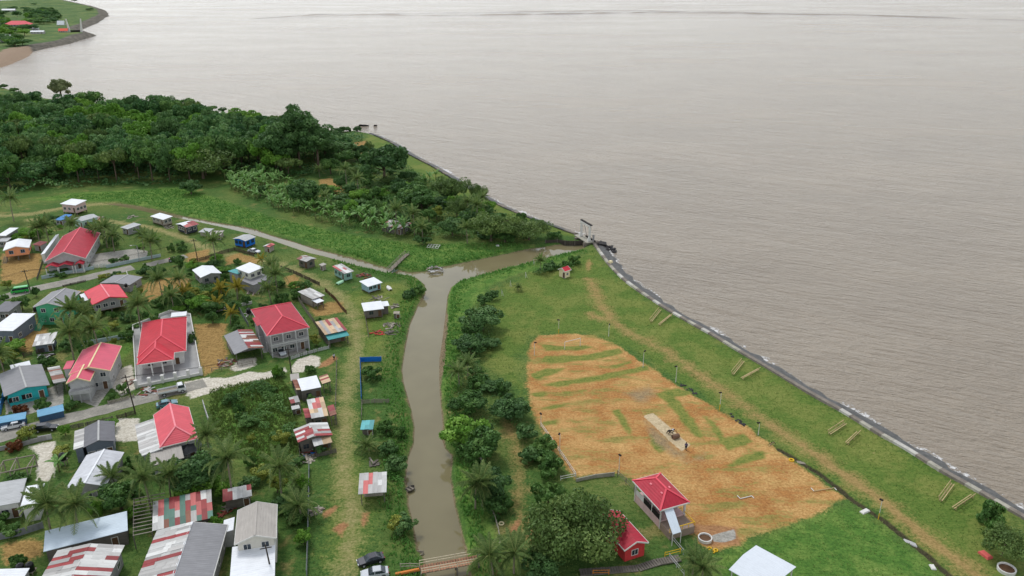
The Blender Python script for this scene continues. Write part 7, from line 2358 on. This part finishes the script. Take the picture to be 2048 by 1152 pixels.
# black tarpaulin
pts = [(808, 900), (830, 955), (960, 940), (1090, 880), (1180, 790), (1160, 720), (1000, 700), (900, 740)]
ctr = G(18, 985, 815, GL + 2.6)
o = empty('tarpaulin', (ctr.x, ctr.y, GL), 0, 'black tarpaulin over a frame beside the salmon roof', 'tarpaulin')
m = MB()
loop = [G(18, x, y, GL + 2.3) - Vector((ctr.x, ctr.y, GL)) for x, y in pts]
top = [q * 0.55 + Vector((0, 0, 1.9 + 0.25 * (-1) ** i)) for i, q in enumerate(loop)]
n = len(pts)
m.poly([tuple(q) for q in loop] + [tuple(q) for q in top] + [(0, 0, 3.5)], [(i, (i + 1) % n, n + (i + 1) % n, n + i) for i in range(n)][::1] + [(n + i, n + (i + 1) % n, 2 * n) for i in range(n)])
m.obj('cloth', plain('black_tarp', col(52, 54, 58), 0.3, 0.5, 0.4), o)
for q in (loop[0], loop[2], loop[4], loop[6]):
    MB().beam((q.x * 0.9, q.y * 0.9, 0), (q.x * 0.9, q.y * 0.9, 2.4), 0.1, 0.1).obj('pole', TIMBER, o)
# timber house frame
fx = [G(19, 20, 492, GL + 2.6), G(19, 312, 430, GL + 2.6), G(19, 285, 668), G(19, -10, 728)]
o0 = G(19, 140, 610)
o = empty('timber_frame', o0, 0, 'bare timber house frame on a sandy plot', 'timber frame')
pl = lambda k, x, y, z: G(k, x, y, GL + z) - o0
rows = [[pl(19, x, y, 2.6) for x, y in ((20, 492), (165, 462), (312, 430))], [pl(19, x, y, 2.6) for x, y in ((38, 440), (108, 424), (180, 408))]]
grd = [[pl(19, x, y, 0) for x, y in ((-20, 730), (122, 700), (282, 664))], [pl(19, x, y, 0) for x, y in ((60, 600), (190, 560), (360, 540))]]
for rw in grd:
    for q in rw:
        MB().beam(q + Vector((0, 0, -0.2)), q + Vector((0, 0, 2.6)), 0.16, 0.16).obj('post', TIMBER, o)
    MB().beam(rw[0] + Vector((0, 0, 2.62)), rw[2] + Vector((0, 0, 2.62)), 0.14, 0.2).obj('top_beam', TIMBER, o)
    MB().beam(rw[0] + Vector((0, 0, 0.15)), rw[2] + Vector((0, 0, 0.15)), 0.16, 0.2).obj('sill_beam', TIMBER, o)
for i in range(3):
    MB().beam(grd[0][i] + Vector((0, 0, 2.5)), grd[1][i] + Vector((0, 0, 2.5)), 0.14, 0.18).obj('cross_beam', TIMBER, o)
    MB().beam(grd[0][i] + Vector((0, 0, 0.3)), grd[1][i] + Vector((0, 0, 2.4)), 0.1, 0.12).obj('brace', TIMBER, o)

# ------------------------------------------------------------------ fences and walls
ZINC = metal_roof('zinc_fence', col(132, 136, 140), 0.15, 0.3)
BLUENET = plain('blue_netting', col(28, 110, 196), 0.25, 0.6)
PALEWALL = plain('pale_blue_wall', col(170, 186, 188), 0.2)
DKWOOD = planks('dark_old_boards', col(84, 76, 66), 0.4, axis='X')
for a in (('pale wall along the road left of the hall gate', 1, [(372, 790), (600, 745), (832, 702)], 1.1, PALEWALL, 2.6, 'wall'), ('pale wall along the road right of the hall gate', 1, [(945, 692), (1180, 642), (1425, 592)], 1.1, PALEWALL, 2.6, 'wall'), ('white paling gate of the hall drive', 1, [(832, 694), (940, 686)], 1.5, WHITE, 1.2, 'board'),
          ('grey paling fence right of the red hip-roofed house', 6, [(895, 10), (960, 110), (1060, 250), (1150, 388)], 1.6, TIMBER, 2.4, 'board'), ('grey zinc fence left of the red hip-roofed house', 6, [(400, 78), (440, 150), (482, 222)], 1.5, ZINC, 2.4, 'solid'), ('old board fence along the lane by the palm', 5, [(0, 552), (140, 520), (280, 470), (390, 442), (560, 492)], 1.3, DKWOOD, 2.4, 'board'),
          ('old board fence along the lane bend', 5, [(795, 602), (900, 640), (1040, 705), (1130, 748)], 1.3, DKWOOD, 2.4, 'board'), ('ragged fence of the dirt yard beside the lane', 5, [(1180, 800), (1270, 880), (1320, 950), (1365, 995)], 1.3, BROWNWOOD, 1.8, 'board'), ('garden fence before the red hip-roofed house', 6, [(835, 492), (960, 450), (1145, 402)], 1.0, LGREY, 2.2, 'board'),
          ('wire and post fence beside the grass lane', 6, [(1208, 512), (1206, 700), (1200, 860), (1196, 1030)], 1.4, OLDWOOD, 2.4, 'rail'), ('long zinc fence between the garden lots and the lane', 4, [(1416, 300), (1412, 580), (1406, 850), (1396, 1160)], 1.5, ZINC, 2.6, 'solid'), ('blue net fence across the top of the creek garden', 6, [(1402, 512), (1490, 508), (1575, 506)], 1.4, BLUENET, 2.2, 'solid'),
          ('blue net fence down the side of the creek garden', 6, [(1402, 515), (1406, 680), (1412, 835)], 1.4, BLUENET, 2.4, 'solid'), ('grey plank fence below the creek garden', 6, [(1415, 855), (1520, 848), (1640, 848)], 1.1, TIMBER, 2.2, 'board'), ('post fence running down from the creek garden', 6, [(1418, 858), (1412, 985)], 1.2, OLDWOOD, 2.2, 'rail'), ('slanting post fence left of the white-roofed creek shack', 6, [(1420, 30), (1445, 160), (1470, 305)], 1.2, TIMBER, 2.0, 'board'),
          ('blue-grey zinc fence beside the grass yard, lower left', 3, [(-20, 872), (160, 835), (345, 775)], 1.4, ZINC, 2.4, 'solid'), ('old fence along the road by the grey house', 2, [(600, 1060), (700, 1042), (860, 1008), (1000, 975)], 1.0, OLDWOOD, 2.2, 'board'), ('old dark fence by the utility pole', 2, [(1040, 972), (1120, 948), (1200, 925)], 1.1, DKWOOD, 2.0, 'board'), ('pale fence before the pink house yard', 2, [(960, 838), (1080, 805), (1190, 775)], 0.9, PALEWOOD, 2.0, 'board'),
          ('dark fence behind the aqua house', 2, [(210, 420), (350, 385), (490, 350)], 1.3, DKWOOD, 2.4, 'board'), ('pale blue low wall behind the pink house', 2, [(720, 320), (920, 285), (1110, 250)], 1.2, PALEWALL, 2.4, 'wall'), ('pale wall along the right side of the salmon house', 18, [(1200, 215), (1240, 350), (1285, 480)], 1.3, LGREY, 2.2, 'wall'), ('blue wall at the left edge of the aqua yard', 2, [(5, 930), (20, 850), (40, 775)], 1.5, plain('blue_wall', col(70, 130, 186), 0.2), 2.4, 'wall'),
          ('white rail fence down the left side of the dry field', 10, [(222, 770), (300, 880), (390, 1010), (470, 1128)], 1.1, WHITE, 2.6, 'rail'), ('white pipe rail at the field corner', 8, [(915, 385), (1030, 362)], 1.0, WHITE, 2.6, 'rail'), ('weathered low wall along the bottom of the field', 8, [(1032, 395), (1180, 362), (1322, 345)], 0.8, CONC, 2.6, 'wall'), ('wire fence from the lamp post to the pavilion', 8, [(1345, 352), (1410, 410), (1472, 472)], 1.3, OLDWOOD, 2.2, 'rail'),
          ('pale pipe fence in front of the pavilion ditch', 8, [(1672, 738), (1760, 840), (1845, 942)], 1.0, LGREY, 2.4, 'rail'), ('pale pipe fence beyond the walkway gate', 8, [(1740, 975), (1850, 1110)], 1.0, LGREY, 2.4, 'rail'), ('post and rail fence at the carport front', 6, [(180, 590), (340, 570), (520, 530)], 1.0, TIMBER, 2.4, 'rail'), ('fence behind the orange house garden', 1, [(380, 640), (350, 740), (330, 800)], 1.0, OLDWOOD, 2.4, 'board'),
          ('white post fence beside the cream two-storey house', 5, [(230, 975), (400, 935), (540, 905)], 0.9, WHITE, 2.4, 'wall'), ('yard fence in front of the striped shack', 20, [(330, 1030), (480, 1000), (590, 970)], 1.0, OLDWOOD, 1.8, 'board'), ('left fence of the striped shack yard', 20, [(200, 880), (205, 980), (215, 1060)], 1.2, OLDWOOD, 1.8, 'board'), ('fence of the plot with the timber frame', 19, [(-20, 395), (150, 365), (310, 320), (500, 275)], 1.0, GREYW, 2.0, 'wall'),
          ('grey gate wall beside the black wagon', 19, [(375, 300), (500, 278)], 1.2, LGREY, 2.0, 'wall'), ('low parapet at the driveway behind the coral roof', 17, [(1100, 285), (1160, 530)], 1.3, WHITE, 2.4, 'wall'), ('dark low fence between road and coral house', 1, [(560, 860), (690, 830), (760, 815)], 0.7, DKWOOD, 2.4, 'board')):
    fence(a[0], a[1], a[2], a[3], a[4], a[5], a[6], seed=len(a[0]), jit=0.05 if a[6] == 'board' else 0.0)

# ------------------------------------------------------------------ people and the pitch roller
def cloth_mat(name, shirt, trousers, skin):
    t = NT(name)
    tc = t.node('ShaderNodeTexCoord')
    sep = t.node('ShaderNodeSeparateXYZ')
    t.l.new(tc.outputs['UV'], sep.inputs[0])
    return t.fin(shirt, 0.9, 0.1)


def person(label, p, rz, joints, shirt, trousers, skin):
    """joints: name -> (x, y, z); one skinned body"""
    o = empty('person', p, rz, label, 'person')
    order = ['pelvis', 'waist', 'chest', 'neck', 'head', 'crown', 'shl', 'ell', 'hal', 'fil', 'shr', 'elr', 'har', 'fir', 'hpl', 'knl', 'anl', 'tol', 'hpr', 'knr', 'anr', 'tor']
    rad = dict(pelvis=0.15, waist=0.13, chest=0.16, neck=0.06, head=0.1, crown=0.085, shl=0.08, ell=0.05, hal=0.035, fil=0.03, shr=0.08, elr=0.05, har=0.035, fir=0.03, hpl=0.1, knl=0.065, anl=0.045, tol=0.04, hpr=0.1, knr=0.065, anr=0.045, tor=0.04)
    edges = [('pelvis', 'waist'), ('waist', 'chest'), ('chest', 'neck'), ('neck', 'head'), ('head', 'crown'), ('chest', 'shl'), ('shl', 'ell'), ('ell', 'hal'), ('hal', 'fil'), ('chest', 'shr'), ('shr', 'elr'), ('elr', 'har'), ('har', 'fir'),
             ('pelvis', 'hpl'), ('hpl', 'knl'), ('knl', 'anl'), ('anl', 'tol'), ('pelvis', 'hpr'), ('hpr', 'knr'), ('knr', 'anr'), ('anr', 'tor')]
    me = bpy.data.meshes.new('body')
    me.from_pydata([joints[j] for j in order], [(order.index(a), order.index(b)) for a, b in edges], [])
    b = link('body', me, o)
    md = b.modifiers.new('skin', 'SKIN')
    for i, j in enumerate(order):
        me.skin_vertices[0].data[i].radius = (rad[j], rad[j])
    me.skin_vertices[0].data[0].use_root = True
    b.modifiers.new('smooth', 'SUBSURF').levels = 1
    b.modifiers['smooth'].render_levels = 1
    me.materials.append(skin)
    # clothing as close-fitting tubes over the skinned body
    J = {k: Vector(v) for k, v in joints.items()}
    m = MB().tube([J['pelvis'] - Vector((0, 0, 0.02)), J['waist'], J['chest'], J['chest'].lerp(J['neck'], 0.6)], [0.19, 0.18, 0.21, 0.1], 10)
    for s in 'lr':
        m.tube([J['chest'].lerp(J['sh' + s], 0.6), J['sh' + s], J['sh' + s].lerp(J['el' + s], 0.8)], [0.12, 0.11, 0.085], 8)
    m.obj('shirt', shirt, o, smooth=True)
    m = MB().tube([J['pelvis'] - Vector((0, 0, 0.1)), J['pelvis'] + Vector((0, 0, 0.08))], [0.2, 0.195], 10)
    for s in 'lr':
        m.tube([J['hp' + s] + Vector((0, 0, 0.04)), J['kn' + s], J['an' + s] + Vector((0, 0, 0.06))], [0.14, 0.1, 0.075], 8)
    m.obj('trousers', trousers, o, smooth=True)
    h = J['head']
    up = (J['crown'] - h).normalized()
    m = MB().lathe([(0.125, -0.02), (0.13, 0.06), (0.1, 0.14), (0.0, 0.17)], 10)
    m.obj('hair', DARK, o, Matrix.Translation(h + up * 0.02) @ up.to_track_quat('Z', 'Y').to_matrix().to_4x4(), smooth=True)
    for s in 'lr':
        f = (J['to' + s] - J['an' + s])
        MB().beam(J['an' + s] - f * 0.35 - Vector((0, 0, 0.03)), J['to' + s] + f * 0.2, 0.1, 0.09).obj('shoe', DARK, o)
    return o


def stand(arm=0.0, stride=0.12):
    return dict(pelvis=(0, 0, 0.95), waist=(0.01, 0, 1.1), chest=(0.02, 0, 1.34), neck=(0.03, 0, 1.5), head=(0.05, 0, 1.6), crown=(0.05, 0, 1.71), shl=(0.02, 0.19, 1.42), ell=(-0.02 + arm, 0.27, 1.16), hal=(0.06 + arm, 0.27, 0.93), fil=(0.09 + arm, 0.27, 0.83),
                shr=(0.02, -0.19, 1.42), elr=(-0.02, -0.27, 1.16), har=(0.06 - arm * 0.5, -0.27, 0.93), fir=(0.09 - arm * 0.5, -0.27, 0.83), hpl=(0, 0.1, 0.9), knl=(stride, 0.11, 0.5), anl=(stride * 0.9, 0.11, 0.09), tol=(stride * 0.9 + 0.16, 0.12, 0.04),
                hpr=(0, -0.1, 0.9), knr=(-stride * 0.4, -0.11, 0.5), anr=(-stride * 1.6, -0.11, 0.09), tor=(-stride * 1.6 + 0.16, -0.12, 0.04))


def pushing():
    return dict(pelvis=(0, 0, 0.86), waist=(0.12, 0, 0.98), chest=(0.34, 0, 1.1), neck=(0.48, 0, 1.18), head=(0.57, 0, 1.24), crown=(0.65, 0, 1.3), shl=(0.36, 0.19, 1.14), ell=(0.55, 0.23, 0.98), hal=(0.76, 0.2, 0.95), fil=(0.85, 0.2, 0.94),
                shr=(0.36, -0.19, 1.14), elr=(0.55, -0.23, 0.98), har=(0.76, -0.2, 0.95), fir=(0.85, -0.2, 0.94), hpl=(-0.02, 0.1, 0.82), knl=(0.14, 0.11, 0.46), anl=(-0.04, 0.11, 0.09), tol=(0.12, 0.12, 0.04), hpr=(-0.04, -0.1, 0.82), knr=(-0.22, -0.11, 0.48), anr=(-0.5, -0.11, 0.1), tor=(-0.34, -0.12, 0.04))


SK = plain('brown_skin', col(92, 62, 46), 0.1, 0.6)
SH_W, SH_D, SH_P = plain('white_cotton', col(204, 206, 210), 0.1, 0.9), plain('dark_cotton', col(36, 38, 44), 0.15, 0.9), plain('purple_cotton', col(84, 78, 110), 0.15, 0.9)
rp = G(10, 1192, 850)
RZ = hgt(rp.x, rp.y)
rdir = G(10, 1260, 905) - G(10, 1160, 820)
ra = math.atan2(rdir.y, rdir.x)
o = empty('pitch_roller', (rp.x, rp.y, RZ), ra, 'brown concrete roller on the pale cricket pitch', 'roller')
MB().tube([(0, -0.75, 0.5), (0, 0.75, 0.5)], 0.5, 18).obj('drum', plain('roller_concrete', col(118, 92, 74), 0.3), o)
MB().tube([(0, -0.8, 0.5), (0, 0.8, 0.5)], 0.06, 8).obj('axle', DARK, o)
m = MB()
for s in (-1, 1):
    m.beam((0, s * 0.82, 0.5), (-1.1, s * 0.82, 0.95), 0.06, 0.06)
m.beam((-1.1, -0.95, 0.95), (-1.1, 0.95, 0.95), 0.06, 0.06)
m.obj('handle', DARK, o)
dv = Vector((math.cos(ra), math.sin(ra), 0))
nv = Vector((-dv.y, dv.x, 0))
base = Vector((rp.x, rp.y, RZ))
person('person in dark clothes bending to push the pitch roller', base - dv * 1.92 - nv * 0.45, ra, pushing(), SH_D, SH_D, SK)
person('person in a white shirt bending to push the pitch roller', base - dv * 1.92 + nv * 0.5, ra, pushing(), SH_W, SH_D, SK)
q = G(10, 1266, 935)
person('person in purple-grey shirt walking on the pitch ahead of the roller', Vector((q.x, q.y, hgt(q.x, q.y))), ra + 2.6, stand(0.12, 0.16), SH_P, SH_D, SK)
q = G(6, 1186, 492)
person('person in a white shirt walking on the lane by the sand heap', Vector((q.x, q.y, GL)), -0.6, stand(0.1, 0.14), SH_W, SH_D, SK)
